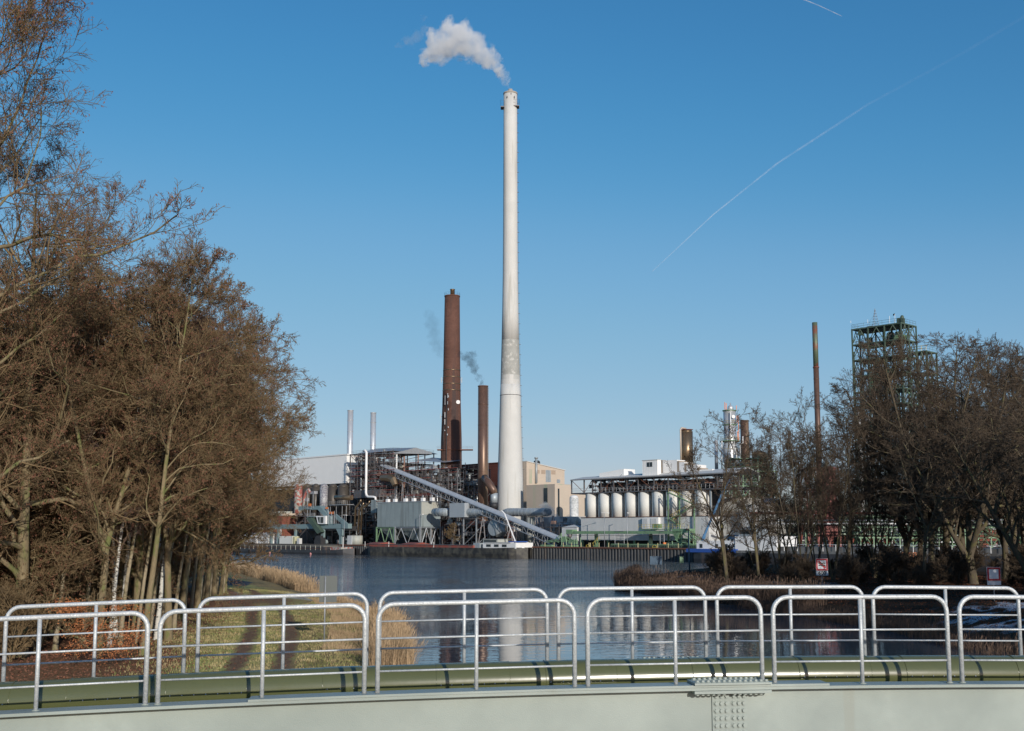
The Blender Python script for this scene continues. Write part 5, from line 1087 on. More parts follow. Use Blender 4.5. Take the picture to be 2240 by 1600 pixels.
pipes(sh, q, zG+.8, zR-.5, 26, [m_dark, m_steel, m_scaf, m_steell], rg, .22); vessels(sh, q, [zG+.4], 16, [m_dark, m_steel, m_steell], rg, .9); clutter(sh, q, [zG+.4, zR-.2], 180, [m_dark, m_steel, m_steell, m_rustb], rg, .3, 60, .4)
cream = [1296.5, 1325, 1354, 1383, 1413, 1443, 1475, 1506, 1538]
names = ['first', 'second', 'third', 'fourth', 'fifth', 'sixth', 'seventh', 'eighth', 'ninth']
for i, px in enumerate(cream):
    c = QX(px+.5, 16.3); r = rad(27.6, c.y); e = thing('cream_silo', f'{names[i]} cream round silo from the white tank, under the open gallery', 'silo', (c.x, c.y, zH1), 'cream silos standing on the grey hall')
    mb = MB(); mb.lathe(c[:2], [(zH1+.15, r), (zG-.02, r)], 30); make('shell', mb, m_cream, e)
for i, a in enumerate([1283.5, 1311.5, 1340.5, 1369.5, 1399, 1429, 1460, 1491, 1523, 1556]):
    p = QX(a, 14.6); mb = MB(); mb.ob((p.x, p.y, zH1+.15), .45, .4, zG-zH1-.17); make('silo_bay_column', mb, m_ductg, sh)
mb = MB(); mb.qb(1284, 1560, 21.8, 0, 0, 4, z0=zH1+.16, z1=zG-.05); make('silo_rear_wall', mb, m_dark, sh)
# roof cabin
rc = thing('roof_cabin', 'white cabin with one small window on the roof of the gallery building', 'cabin', mid(1407, 1446, 14.5)); A, B = QX(1407, 14.5), QX(1440, 14.5); zc0, zc1 = zR+.5, ZY(1006.5, B.y)
C_, t_ = inland(B, 1447); mb = MB(); mb.prism([A[:2], B[:2], C_[:2], (A+QN*t_)[:2]], zc0, zc1); make('wall', mb, m_white, rc)
mb = MB(); mb.prism([(A-QD*.15-QN*.15)[:2], (B+QD*.15-QN*.15)[:2], (C_+QD*.15)[:2], (A+QN*t_-QD*.15)[:2]], zc1, zc1+.15); make('roof', mb, m_roofl, rc)
mb = MB(); mb.qb(1416.5, 1428.5, 14.4, 0, 0, .08, z0=ZY(1022.5, A.y), z1=ZY(1012.5, A.y)); make('window', mb, m_glass, rc); mb = MB(); mb.qb(1422, 1422.8, 14.32, 0, 0, .06, z0=ZY(1022.5, A.y), z1=ZY(1012.5, A.y)); make('window_bar', mb, m_steell, rc)
cr = thing('roof_corridor', 'white stepped corridor with tan panels running right from the roof cabin', 'building', mid(1447, 1540, 18)); m_tan = M('tan_strip', (.33, .27, .21), .8, var=.1)
for i, (a, b_, y1, mt) in enumerate(((1447, 1451.5, 1007, m_tan), (1451.6, 1483, 1008, m_whitep), (1483.1, 1488, 1009, m_tan), (1488.1, 1499, 1012, m_whitep), (1499.1, 1504, 1014, m_tan), (1504.1, 1528, 1018, m_whitep), (1528.1, 1532, 1024, m_tan), (1532.1, 1560, 1028, m_whitep))):
    mb = MB(); mb.qb(a, b_, 18, y1, 0, 4, z0=zR+.8, z1=ZY(y1, QX(a, 18).y)); make('wall_panel', mb, mt, cr)
mb = MB(); mb.qb(1576, 1622, 26, 1090, None, 10); mb.qb(1545, 1665, 19, 1132, None, 12); o = solo('concrete_block', mb, M('rough_concrete', (.50, .49, .45), .8, var=.12, scale=.3), 'plain pale concrete block behind the blue ship crane', 'building')
mb = MB(); mb.qb(1620, 1652, 16, 1104, None, 10); solo('concrete_block', mb, m_roofl, 'narrow concrete building with a dark door behind the ship wheelhouse', 'building')
# green switch room, stairs
e = thing('switch_room', 'white double-door cabin on the front of the grey hall', 'cabin', mid(1405, 1441, 10.5)); mb = MB(); mb.qb(1405, 1440, 10.6, 0, 0, 1.2, z0=ZY(1157, Yc), z1=ZY(1133, Yc)); make('wall', mb, m_whitep, e)
for a, b_ in ((1407, 1417), (1423, 1437)): mb = MB(); mb.qb(a, b_, 10.5, 0, 0, .08, z0=ZY(1155, Yc), z1=ZY(1135, Yc)); make('door', mb, m_hall, e)
st = thing('zigzag_stair', 'green steel zigzag stair with yellow handrails beside the cream silos', 'stair', mid(1462, 1520, 10))
for nm, mt, dz, r_ in (('flight', m_green, 0, .3), ('handrail', m_yellow, 1.1, .07)):
    for (a, y1), (b_, y2) in (((1464, 1078), (1490, 1090)), ((1490, 1090), (1518, 1104)), ((1518, 1104), (1492, 1122)), ((1492, 1122), (1466, 1136)), ((1466, 1136), (1484, 1150))):
        for kk in (10.4, 11.4):
            p, q_ = QP(a, y1, kk), QP(b_, y2, kk); mb = MB(); mb.bar(p+Vector((0, 0, dz)), q_+Vector((0, 0, dz)), r_)
            if dz:
                for i in range(6): m_ = p.lerp(q_, i/5); mb.bar(m_, m_+Vector((0, 0, dz)), .05)
            make(nm, mb, mt, st)
for a in (1462, 1487, 1519): p = QX(a, 11); mb = MB(); mb.ob((p.x, p.y, GZ), .3, .3, ZY(1077 if a < 1500 else 1104, p.y)-GZ); make('post', mb, m_green, st)

# ---------------------------------------------------------------- green loading conveyor on the quay
gc = thing('loading_crane', 'green travelling conveyor crane with long boom in front of the grey hall', 'crane', mid(1238, 1530, 5)); kg = 5
mb = MB(); mb.qb(1247, 1490, kg, 1162, 1168.5, 1.4); make('boom', mb, m_green, gc)
A, B = QX(1247, kg), QX(1460, kg); zb_ = ZY(1171.5, (A.y+B.y)/2); mb = MB(); mb.bar((A.x, A.y, zb_), (B.x, B.y, zb_), .08)
for i in range(30): p = A.lerp(B, i/29); mb.bar((p.x, p.y, zb_), (p.x, p.y, zb_+.7), .05)
make('boom_walkway', mb, m_steel, gc)
mb = MB(); mb.qb(1238, 1252, kg-.2, 1159, 1169, 2); make('boom_head', mb, m_green, gc)
c = QP(1246, 1170, kg); mb = MB(); mb.lathe(c[:2], [(ZY(1180, c.y), .25), (ZY(1168, c.y), .9)], 12); make('chute', mb, m_steel, gc)
for px in (1304, 1423): p = QX(px, 8); mb = MB(); mb.ob((p.x, p.y, GZ), .75, .75, ZY(1168, p.y)-GZ); make('support_column', mb, m_green if px < 1400 else m_dgreen, gc)
for px, w_ in ((1355, 20), (1448, 9)):
    mb = MB()
    for o1 in (-.5, .5):
        for o2 in (0, 1.2): p = QX(px+o1*w_, kg+o2-.3); mb.bar((p.x, p.y, GZ), (p.x, p.y, ZY(1169, p.y)), .09)
    for i in range(7): p, q_ = QX(px-w_/2, kg-.3), QX(px+w_/2, kg-.3); z = GZ+.4+i*.68; mb.bar((p.x, p.y, z), (q_.x, q_.y, z), .07)
    make('ladder_tower', mb, m_steell, gc)
mb = MB(); mb.qb(1470, 1508, kg, 1157, 1166, 2.2); mb.qb(1400, 1470, kg+1, 1157.5, 1159, 2); make('machine_deck', mb, m_green, gc)
mb = MB(); p = [QX(1470, kg-.2), QX(1486, kg-.2)]; V = [(p[0].x, p[0].y, ZY(1166, p[0].y)), (p[1].x, p[1].y, ZY(1166, p[1].y)), ((p[0].x+p[1].x)/2+.3, (p[0].y+p[1].y)/2, ZY(1184, p[1].y))]; V += [(x+QN.x*1.6, y+QN.y*1.6, z) for x, y, z in V]
mb.add(V, [(0, 2, 1), (3, 4, 5), (0, 1, 4, 3), (1, 2, 5, 4), (2, 0, 3, 5)]); make('hopper', mb, m_green, gc)
mb = MB(); mb.qb(1427, 1441, kg+.5, 1146.5, 1156, 1.5); make('motor_house', mb, m_green, gc)
A, B = QP(1396, 1157, kg+.3), QP(1506, 1157, kg+.3); B.z = A.z; mb = MB(); mb.rail([A, B], 1.2, r=.05, step=1.3); make('yellow_handrail', mb, m_yellow, gc)
mb = MB()
for a, b_ in (((1508, 1160), (1531, 1180)), ((1508, 1168), (1532, 1192)), ((1490, 1166), (1534, 1194)), ((1484, 1186), (1534, 1195)), ((1508, 1157), (1508, 1197)), ((1490, 1165), (1490, 1197)), ((1516, 1168), (1516, 1197)), ((1524, 1176), (1524, 1197)), ((1531, 1181), (1533, 1197)), ((1470, 1184), (1470, 1197)), ((1476, 1180), (1495, 1197)), ((1480, 1197), (1534, 1197)), ((1484, 1178), (1516, 1180))):
    for kk in (kg, kg+2): mb.bar(QP(*a, kk), QP(*b_, kk), .22)
make('portal_truss', mb, m_green, gc)
mb = MB(); mb.qb(1455, 1484, kg, 1187, 1194, 2); mb.qb(1484, 1500, kg+.5, 1180, 1188, 1.5); make('travel_unit', mb, m_dgreen, gc)
mb = MB(); c = QP(1453, 1191, kg-.4); mb.lathe(c[:2], [(c.z-.4, .45), (c.z+.5, .45)], 12); make('orange_drum', mb, m_orange, gc)
lc = thing('quay_belt', 'low green belt conveyor lying along the quay edge', 'conveyor', mid(1340, 1530, 2)); mb = MB(); mb.qb(1336, 1528, 2.6, 0, 0, 1.0, z0=GZ+.75, z1=GZ+.95); mb.qb(1336, 1528, 2.4, 0, 0, .15, z0=GZ+.15, z1=GZ+.4); make('belt_frame', mb, m_green, lc)
for i in range(48): p = QX(1338, 2.5).lerp(QX(1526, 2.5), i/47); mb = MB(); mb.ob((p.x, p.y, GZ+.02), .28, .9, .7); make('roller', mb, m_dgreen, lc)
gm = thing('green_loader', 'green feeder machine at the lower end of the covered conveyor', 'machine', mid(1225, 1262, 4))
for nm, a in (('chassis', (1226, 1250, 3.5, 1193, 1199, 3)), ('motor', (1243, 1256, 4, 1182, 1190, 1.5)), ('tank', (1182, 1206, 3.5, 1192, 1198, 1.6)), ('cab', (1229, 1238, 4, 1174, 1186, 1.6))): mb = MB(); mb.qb(*a); make(nm, mb, m_green, gm)
mb = MB()
for a, b_ in (((1195, 1184), (1230, 1180)), ((1195, 1187), (1230, 1184)), ((1224, 1178), (1228, 1166)), ((1228, 1166), (1229, 1198)), ((1236, 1168), (1240, 1196)), ((1214, 1182), (1226, 1170)), ((1240, 1176), (1262, 1186)), ((1262, 1176), (1262, 1198)), ((1270, 1176), (1270, 1198)), ((1256, 1176), (1256, 1198)), ((1200, 1183), (1212, 1187)), ((1212, 1182), (1222, 1187))): mb.bar(QP(*a, 4), QP(*b_, 4), .2)
make('truss', mb, m_green, gm)
ys = thing('yellow_stair', 'short steep stair with yellow handrails beneath the green boom', 'stair', mid(1296, 1312, 6))
for kk in (6, 6.9):
    mb = MB(); mb.bar(QP(1298, 1196, kk), QP(1312, 1180, kk), .2); make('flight', mb, m_green, ys)
    mb = MB(); mb.bar(QP(1296, 1189, kk), QP(1310, 1174, kk), .09)
    for t_ in (0, .33, .66, 1): p = QP(1298, 1196, kk).lerp(QP(1312, 1180, kk), t_); mb.bar(p, p+Vector((-.2, 0, 1.1)), .07)
    make('handrail', mb, m_yellow, ys)

# ---------------------------------------------------------------- sheet-pile quay wall, bollard posts, ladders
qw = thing('quay_wall', 'dark corrugated sheet-pile quay wall with a rusty capping beam', 'quay wall', mid(1150, 1530, 0)); mb = MB(); A, B = QX(740, 0), QX(1700, 0)-Vector((0, 0, 0)); L_ = (B-A).length; pitch = 1.15; n = int(L_/pitch); V = []
for i in range(n):
    for s_, o_ in ((0, 0), (.34, 0), (.5, .42), (.84, .42)): p = A+QD*((i+s_)*pitch)-QN*.0+QN*(o_-.45); V += [(p.x, p.y, -2), (p.x, p.y, GZ-.35)]
mb.add(V, [(2*i, 2*i+2, 2*i+3, 2*i+1) for i in range(len(V)//2-1)]); make('sheet_piles', mb, m_pile, qw)
mb = MB(); a, b_ = A-QN*.6, B-QN*.6; mb.prism([a[:2], b_[:2], (b_+QN*1.2)[:2], (a+QN*1.2)[:2]], GZ-.35, GZ+.02); make('capping_beam', mb, m_rustb, qw)
for i, px in enumerate((1192, 1212, 1232, 1250, 1271, 1288, 1291, 1310, 1331, 1352, 1373, 1395, 1417, 1438, 1461, 1483, 1506)):
    p = QX(px, -.1); mb = MB(); mb.ob((p.x, p.y, GZ+.02), .16, .16, 1.15); mb.ob((p.x, p.y, GZ+1.17), .2, .2, .06); solo('quay_post', mb, M('pale_yellow', (.55, .50, .28), .6) if i == 0 else bpy.data.materials['pale_yellow'], 'pale yellow safety post on the edge of the sheet-pile quay', 'post', 'pale yellow posts on the quay edge')
for px, lab in ((1286, 'yellow bracketed ladder on the quay wall left of the blue sign back'), (1431, 'yellow bracketed ladder on the quay wall above the blue sign back')):
    c = QX(px, -.75); e = thing('quay_ladder', lab, 'ladder', (c.x, c.y, .2)); mb = MB()
    for s_ in (-.25, .25): p = c+QD*s_; mb.bar((p.x, p.y, -.3), (p.x, p.y, GZ), .07)
    for i in range(11): p, q_ = c-QD*.25, c+QD*.25; mb.bar((p.x, p.y, .1+i*.3), (q_.x, q_.y, .1+i*.3), .05)
    make('rungs', mb, m_steel, e); mb = MB(); a, b_ = c-QD*.7, c+QD*.7; mb.tube([(a.x, a.y, GZ+.05), (a.x, a.y, GZ+.5), (c.x, c.y, GZ+.7), (b_.x, b_.y, GZ+.5), (b_.x, b_.y, GZ+.05)], .07, 6); mb.ob((c.x, c.y, GZ+.03), 1.6, .3, .1); make('yellow_hoop', mb, m_yellow, e)
for px, yt, kk, arm, lab in ((1322, 1122, 5, -2.2, 'thin lamp mast with crossbar in front of the second cream silo'), (1372, 1122, 5, 0, 'thin lamp mast with small camera in front of the third cream silo'), (753, 1127, 3, 1.2, 'thin lamp mast at the right end of the blue-green gantry')):
    p = QX(px, kk); e = thing('lamp_mast', lab, 'lamp post', (p.x, p.y, GZ)); zt = ZY(yt, p.y); mb = MB(); mb.tube([(p.x, p.y, GZ), (p.x, p.y, zt)], [.12, .06], 6); make('pole', mb, m_steell, e)
    mb = MB(); mb.bar((p.x-abs(arm)*.4, p.y, zt), (p.x+abs(arm)*.4+.3, p.y, zt), .07); mb.ob((p.x+abs(arm)*.4+.3, p.y, zt-.15), .5, .3, .15, (1, 0, 0)); make('lamp_head', mb, m_whitep, e)

# ---------------------------------------------------------------- teal unloading gantry on the left
tg = thing('unloading_gantry', 'blue-green ship unloading gantry on the left quay below the dark silos', 'gantry', mid(590, 760, 5)); kt = 6
mb = MB(); mb.qb(588, 761, kt, 1147, 1157, 1.8); make('main_beam', mb, m_teal, tg)
for px, w_ in ((594, 6), (609, 3.5), (647, 4.5), (707, 9), (746, 5)): p = QX(px, kt+.6); mb = MB(); mb.ob((p.x, p.y, GZ), w_*p.y/F*1.1, .8, ZY(1157, p.y)-GZ-.01); make('leg', mb, m_teal, tg)
def slab(mb, pts, k, T=2.0, m=0):
    V = [QP(a, b_, k) for a, b_ in pts]; n = len(V); V2 = [v+QN*T for v in V]; mb.add(V+V2, [tuple(range(n-1, -1, -1)), tuple(range(n, 2*n))]+[(i, (i+1) % n, n+(i+1) % n, n+i) for i in range(n)], m)
mb = MB(); slab(mb, [(652, 1108), (698, 1107), (717, 1128), (717, 1146.8), (712, 1146.8), (710, 1132), (694, 1115), (652, 1117)], kt-.5, 2.2); make('crane_body', mb, m_teal, tg)
mb = MB(); slab(mb, [(669, 1133), (679, 1133), (703, 1164), (694, 1168)], kt-2.5, 1.6); make('grab_chute', mb, m_dgreen, tg)
mb = MB(); mb.bar(QP(664, 1120, kt-2), QP(697, 1168, kt-2), .3); mb.bar(QP(657, 1172, kt), QP(672, 1155, kt), .3); make('strut', mb, m_steel, tg)
mb = MB(); slab(mb, [(691, 1129), (712, 1129), (712, 1146.5), (695, 1146.5)], kt-1.6, 1.0); make('cab', mb, m_whitep, tg)
mb = MB(); slab(mb, [(694, 1131.5), (699, 1131.5), (699, 1144), (697, 1144)], kt-1.68, .05); slab(mb, [(700.5, 1131.5), (707, 1131.5), (707, 1144.5), (700.5, 1144.5)], kt-1.68, .05); make('cab_window', mb, m_glass, tg)
mb = MB(); mb.tube([QP(663, 1108, kt), QP(664, 1092, kt), QP(668, 1078, kt), QP(674, 1071, kt), QP(677, 1078, kt)], .55, 10); make('suction_pipe', mb, m_silor, tg)
for nm, a in (('platform', (666, 679, kt-1.2, 1113, 1114.5, 1.6)), ('platform', (671, 688, kt-1.2, 1130, 1131.5, 1.6)), ('junction_box', (661, 668, kt, 1090, 1097, 1.5)), ('junction_box', (677, 686, kt, 1075, 1081, 1.5)), ('red_panel', (673.5, 679, kt-1.4, 1102, 1108, .2)), ('red_panel', (720, 729, kt, 1120, 1125, .2)), ('red_panel', (711, 716, kt, 1110, 1114, .2))): mb = MB(); mb.qb(*a); make(nm, mb, {'platform': m_teal, 'junction_box': m_silom, 'red_panel': m_orange}[nm], tg)
mb = MB()
for px, y1, y2 in ((672, 1075, 1112), (684, 1081, 1112), (689, 1094, 1107), (666, 1106, 1113), (672, 1115, 1130), (678, 1115, 1130), (687, 1122, 1130), (718, 1110, 1147), (725, 1120, 1146), (731, 1118, 1146)): mb.bar(QP(px, y1, kt-1), QP(px, y2, kt-1), .13)
A, B = QP(666, 1113, kt-1.2), QP(680, 1113, kt-1.2); mb.rail([A, B], 1.2, r=.06, step=.8); A, B = QP(671, 1130, kt-1.2), QP(689, 1130, kt-1.2); mb.rail([A, B], 1.2, r=.06, step=.8); A, B = QP(716, 1146, kt-1), QP(735, 1146, kt-1); mb.rail([A, B], 3, r=.06, step=1)
make('rails_and_masts', mb, m_steell, tg)
mb = MB(); slab(mb, [(733, 1125), (760, 1147), (748, 1147), (733, 1134)], kt+1, .8); make('ramp', mb, m_teal, tg)
mb = MB(); slab(mb, [(735, 1157), (748, 1157), (748, 1172), (742, 1172)], kt, .8); make('bracket', mb, m_teal, tg)
mb = MB(); slab(mb, [(692, 1172), (700, 1172), (702, 1180), (702, 1192), (688, 1192), (688, 1182)], kt-2, 2.2); make('dust_skirt', mb, m_dark, tg)
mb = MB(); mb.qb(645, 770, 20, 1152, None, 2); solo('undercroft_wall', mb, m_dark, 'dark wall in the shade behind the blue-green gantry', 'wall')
e, q, zs, _ = frame('feed_building', 'dim steel framework below the blue-green gantry beam', 655, 765, 14, 5, 1160, GZ, 6, 1, m_steel, m_dark, .3, rails=False, cat='steel frame'); pipes(e, q, GZ, zs[0], 12, [m_steel, m_dark, m_ductg], rg, .3); vessels(e, q, [GZ], 6, [m_steel, m_dark, m_filt, m_silod], rg, 1.1)
bb = thing('brick_building', 'two-storey red brick building with pale parapet at the left end of the quay', 'building', mid(560, 618, 16)); A = QX(617, 16); zt = ZY(1128, A.y); zm = ZY(1154, A.y)
mb = MB(); mb.qb(582, 617, 18, 0, 0, 14, z0=GZ, z1=zt); make('upper_wall', mb, m_brick, bb)
mb = MB(); mb.qb(535, 600, 14, 0, 0, 3.9, z0=GZ, z1=zm-.8); make('lower_wall', mb, m_brick, bb)
mb = MB(); mb.qb(581, 617.5, 17.7, 0, 0, 14.5, z0=zt, z1=zt+.9); make('parapet', mb, m_beige, bb); mb = MB(); mb.qb(534, 601, 13.7, 0, 0, 4.2, z0=zm-.8, z1=zm); make('ledge', mb, m_roofl, bb)
for a in ((589, 593.5, 1136, 1146), (597, 600, 1137, 1146), (606, 609, 1138, 1142)): mb = MB(); mb.qb(a[0], a[1], 17.9, a[2], a[3], .2); make('window', mb, m_glass if a[0] > 600 else m_ductg, bb)
mb = MB(); mb.qb(611, 616, 17.9, 1158, 1170, .2); make('door', mb, m_whitep, bb)
mb = MB(); mb.qb(583, 612, 21, 1119, 1125, 6, z0=zt+.5); make('roof_lights', mb, m_filtl, bb)
e = thing('site_container', 'cream site container behind the second leg of the blue-green gantry', 'container', mid(612, 646, 4)); mb = MB(); mb.qb(612, 640, 4.5, 1173, None, 2.6); make('body', mb, m_cream, e); mb = MB(); mb.qb(641, 645, 4.6, 1174, None, 2.4); make('end_panel', mb, M('yellowish_panel', (.5, .48, .3), .6), e)
mb = MB(); mb.qb(650, 655.5, 3, 1178, None, 1.2); solo('grey_cabinet', mb, m_hall, 'tall pale cabinet standing right of the cream site container', 'cabinet')
mb = MB(); mb.qb(760, 770, 3.5, 1172, None, 1.3); solo('grey_cabinet', mb, m_hall, 'white electrical cabinet with a dark mark at the edge of the dark bay', 'cabinet'); mb = MB(); c = QP(766, 1178, 3.4); mb.tube([c-Vector((0, 0, 1.0)), c+Vector((0, 0, .6))], .16, 6)
solo('oil_tank', MB().lathe(QX(780, 7)[:2], [(GZ, 2.3), (ZY(1172, QX(780, 7).y), 2.3)], 20), m_filtl, 'squat round tan tank in the mouth of the dark bay', 'tank')
for px, w_, lab in ((545, 34, 'long white storage tent left of the gantry, half hidden by twigs'), (577, 22, 'white storage tent beside the first gantry leg')):
    A, B = QX(px-w_/2, 6), QX(px+w_/2, 6); z = ZY(1171, A.y); mb = MB(); C_, D_ = B+QN*6, A+QN*6; m1, m2 = (A+D_)/2, (B+C_)/2; mb.prism([A[:2], B[:2], C_[:2], D_[:2]], GZ, z); e = thing('storage_tent', lab, 'tent', (m1+m2)/2); make('side_wall', mb, m_whitep, e)
    mb = MB(); mb.add([(A.x, A.y, z+.01), (B.x, B.y, z+.01), (m2.x, m2.y, z+1.0), (m1.x, m1.y, z+1.0), (C_.x, C_.y, z+.01), (D_.x, D_.y, z+.01)], [(0, 1, 2, 3), (3, 2, 4, 5), (0, 3, 5), (1, 4, 2)]); make('roof', mb, m_whitep, e)

# ---------------------------------------------------------------- right-hand refinery
def column_tower(label, px, w, y1, y2, Y, mt, plats=(), name='process_column', dome=True, pm=None, ladder=None):
    x = cc(px, Y); e = thing(name, label, 'tower', (x, Y, ZY(y2, Y))); r = rad(w, Y); mb = MB(); mb.lathe((x, Y), [(ZY(y2, Y), r), (ZY(y1, Y), r)], 28); make('shell', mb, mt, e)
    if dome: mb = MB(); mb.dome((x, Y, ZY(y1, Y)), r, r*.55, 28); make('dome', mb, mt, e)
    for py, w2 in plats:
        mb = MB(); z = ZY(py, Y); r2 = rad(w2, Y); mb.lathe((x, Y), [(z-.3, r2), (z, r2)], 20); make('platform', mb, pm or m_green, e)
        mb = MB(); n = 14; mb.rail([(x+r2*math.cos(q), Y+r2*math.sin(q), z) for q in [i*2*math.pi/n for i in range(n+1)]], 1.2, r=.06, step=1.4); make('handrail', mb, m_yellow, e)
    return e, x, r
e, x, r = column_tower('bronze-coloured upright vessel with a pale side pipe behind the roof corridor', 1504.5, 27, 946, 1030, 400, m_bronze); mb = MB(); mb.lathe((x, 400), [(ZY(941, 400), r*1.05), (ZY(940, 400), r*1.05)], 24); make('top_plate', mb, m_red, e)
mb = MB(); mb.tube([(x-.2, 400, ZY(938, 400)), (x-1.9, 399, ZY(937, 400)), (x-r-.25, 398, ZY(941, 400)), (x-r-.25, 398, ZY(1010, 400))], .28, 10); make('side_pipe', mb, m_beige, e)
for py in (975, 993): mb = MB(); mb.lathe((x, 400), [(ZY(py, 400), r+.05), (ZY(py, 400)+.12, r+.05)], 24); make('seam', mb, m_bronze, e)
e, x, r = column_tower('thin silver vessel between the bronze vessel and the tall column', 1569, 7.5, 965, 1035, 400, m_silver)
e, x, r = column_tower('tall silver process column with green platforms and orange cages', 1600, 27, 902, 1035, 400, m_silver, ((929, 32), (965, 44), (990, 34)))
mb = MB(); mb.lathe((x, 400), [(ZY(1012, 400), r*1.3), (ZY(985, 400), r*1.28), (ZY(968, 400), r)], 24, caps=False); make('skirt', mb, m_silver, e)
z = ZY(898, 400); mb = MB(); mb.lathe((x, 400), [(z-.3, r*1.15), (z, r*1.15)], 20); make('platform', mb, m_green, e); mb = MB(); mb.lathe((x+.4, 400), [(z, 1.1), (z+1.2, 1.0), (z+1.7, .5), (z+1.8, .2), (z+2.6, .2)], 16); make('top_vessel', mb, m_silver, e)
mb = MB()
for dx, y1, y2 in ((2.0, 889, 898), (2.1, 911, 928), (2.2, 945, 964), (-2.0, 882, 898), (-1.5, 884, 898), (2.6, 911, 965)): mb.box((x+dx-.1, 397.6, ZY(y2, 400)), (x+dx+.1, 398, ZY(y1, 400)))
make('ladder_cage', mb, m_orange, e)
mb = MB()
for pts in (((1598, 902), (1598, 958), (1604, 978), (1606, 1000)), ((1606, 965), (1606, 978), (1611, 992), (1611, 1005)), ((1579, 965), (1579, 1030)), ((1625, 955), (1625, 970), (1619, 972), (1619, 1000))): mb.tube([P(a, b_, 397) for a, b_ in pts], .2, 8)
make('pipe', mb, m_whitep, e); mb = MB(); c = P(1604, 912, 397.4); mb.tube([c, c+Vector((0, -.4, 0))], .6, 16); mb.tube([P(1602, 956, 397.6), P(1602, 956, 397.2)], .3, 10); make('manhole', mb, m_whitep, e)
e = stack(1632.5, 18.5, 920, 1040, 410, m_rustst, 'short broad dark brown steel chimney right of the tall silver column', lines=(928, 935)); 
e, x, r = column_tower('squat domed tan vessel in a green frame right of the broad brown chimney', 1663.5, 32, 995, 1030, 390, m_bronze)
stack(1794, 12, 805, 1130, 300, m_rustst, 'tall thin pipe stack, green above and rusty red below, before the green tower', name='pipe_stack', lines=(830,))
o = [x for x in SC.objects if x.name.startswith('pipe_stack')][-1]
mb = MB(); x = cc(1791, 300); x0 = cc(1794, 300); mb.lathe((x0, 300), [(ZY(803, 300), rad(11.6, 300)), (ZY(706, 300), rad(11.6, 300))], 20); make('upper_shaft', mb, M('patchy_green', (.13, .17, .11), .5, .2, var=.2, col2=(.24, .09, .06), th=.57, soft=.12), o)
mb = MB(); mb.lathe((x0, 300), [(ZY(804.5, 300), rad(14, 300)), (ZY(803, 300), rad(14, 300))], 20); make('collar', mb, m_red, o)
def xframe(name, label, X0, X1, Y0, Y1, z0, zl, nx, ny, mt, col, rails=True, fm=None, cat='tower', dens=1, AB=None):
    q = lambda i, j, z: Vector((X0+(X1-X0)*i, Y0+(Y1-Y0)*j, z))
    if AB: q = lambda i, j, z: AB[0].lerp(AB[1], i)+QN*AB[2]*j+Vector((0, 0, z))
    e = thing(name, label, cat, q(.5, .5, z0)); zt = zl[-1]
    for i in range(nx+1):
        for j in range(ny+1):
            p = q(i/nx, j/ny, z0); mb = MB(); mb.ob(p, col, col, zt-z0, QD if AB else (1, 0, 0)); make('column', mb, mt, e)
    zz = [z0]+list(zl)
    for a, b_ in zip(zz, zz[1:]):
        mb = MB(); ks = [(-.01, -.01), (1.01, -.01), (1.01, 1.01), (-.01, 1.01)]; mb.prism([q(*c_, 0)[:2] for c_ in ks], b_-.35, b_); make('platform', mb, fm or mt, e)
        if rails: mb = MB(); mb.rail([q(0, 0, b_), q(1, 0, b_), q(1, 1, b_)], 1.2, r=.05, step=1.8); mb.rail([q(0, 0, b_), q(0, 1, b_)], 1.2, r=.05, step=1.8); make('handrail', mb, mt, e)
        mb = MB()
        for j in (0, 1):
            for i in range(nx): c = q((i+.5)/nx, j, b_-.4); mb.bar(q(i/nx, j, a), c, col*.6); mb.bar(q((i+1)/nx, j, a), c, col*.6)
        for i in (0, 1):
            for j in range(ny): c = q(i, (j+.5)/ny, b_-.4); mb.bar(q(i, j/ny, a), c, col*.6); mb.bar(q(i, (j+1)/ny, a), c, col*.6)
        make('bracing', mb, mt, e)
    return e, q
Yt = 300; A_, B_ = QX(1878, 57), QX(1988, 57); T_ = inland(B_, 2019)[1]
zl = [ZY(y, Yt) for y in (1130, 1060, 985, 930, 880, 848, 812, 776, 741, 706)]
e, q = xframe('steel_tower', 'tall open green steel tower with many decks rising above the right bank trees', 0, 0, 0, 0, GZ, zl, 3, 2, m_dgreen, .32, AB=(A_, B_, T_))
rt_ = random.Random(4); pipes(e, q, zl[2], zl[-2], 20, [m_dgreen, m_dark, m_green], rt_, .3); vessels(e, q, zl[2:-1], 12, [m_dgreen, m_dark, m_green], rt_, 1.3); vessels(e, q, [zl[-1]], 3, [m_dgreen], rt_, .5); clutter(e, q, zl[1:], 130, [m_dgreen, m_dark, m_green, m_steel], rt_, .9, 20)
x = cc(1948, Yt); mb = MB(); z = zl[-1]
for i in range(3): a = i*2.094; mb.bar((x+1.1*math.cos(a), Yt+7+1.1*math.sin(a), z), (x, Yt+7, ZY(664, Yt)), .06)
for i in range(7): zz_ = z+i*.75; r = 1.1*(1-i*.13); mb.tube([(x+r*math.cos(k*.785), Yt+7+r*math.sin(k*.785), zz_) for k in range(9)], .03, 4)
mb.bar((x, Yt+7, ZY(675, Yt)), (x-2.6, Yt+7, z), .03); make('antenna_mast', mb, m_steel, e)
for px, y1 in ((1877, 700), (1915, 698), (1964, 690), (1976, 686)): mb = MB(); xx = cc(px, Yt); mb.bar((xx, Yt+1, z), (xx, Yt+1, ZY(y1, Yt)), .07); make('aerial', mb, m_steell, e)
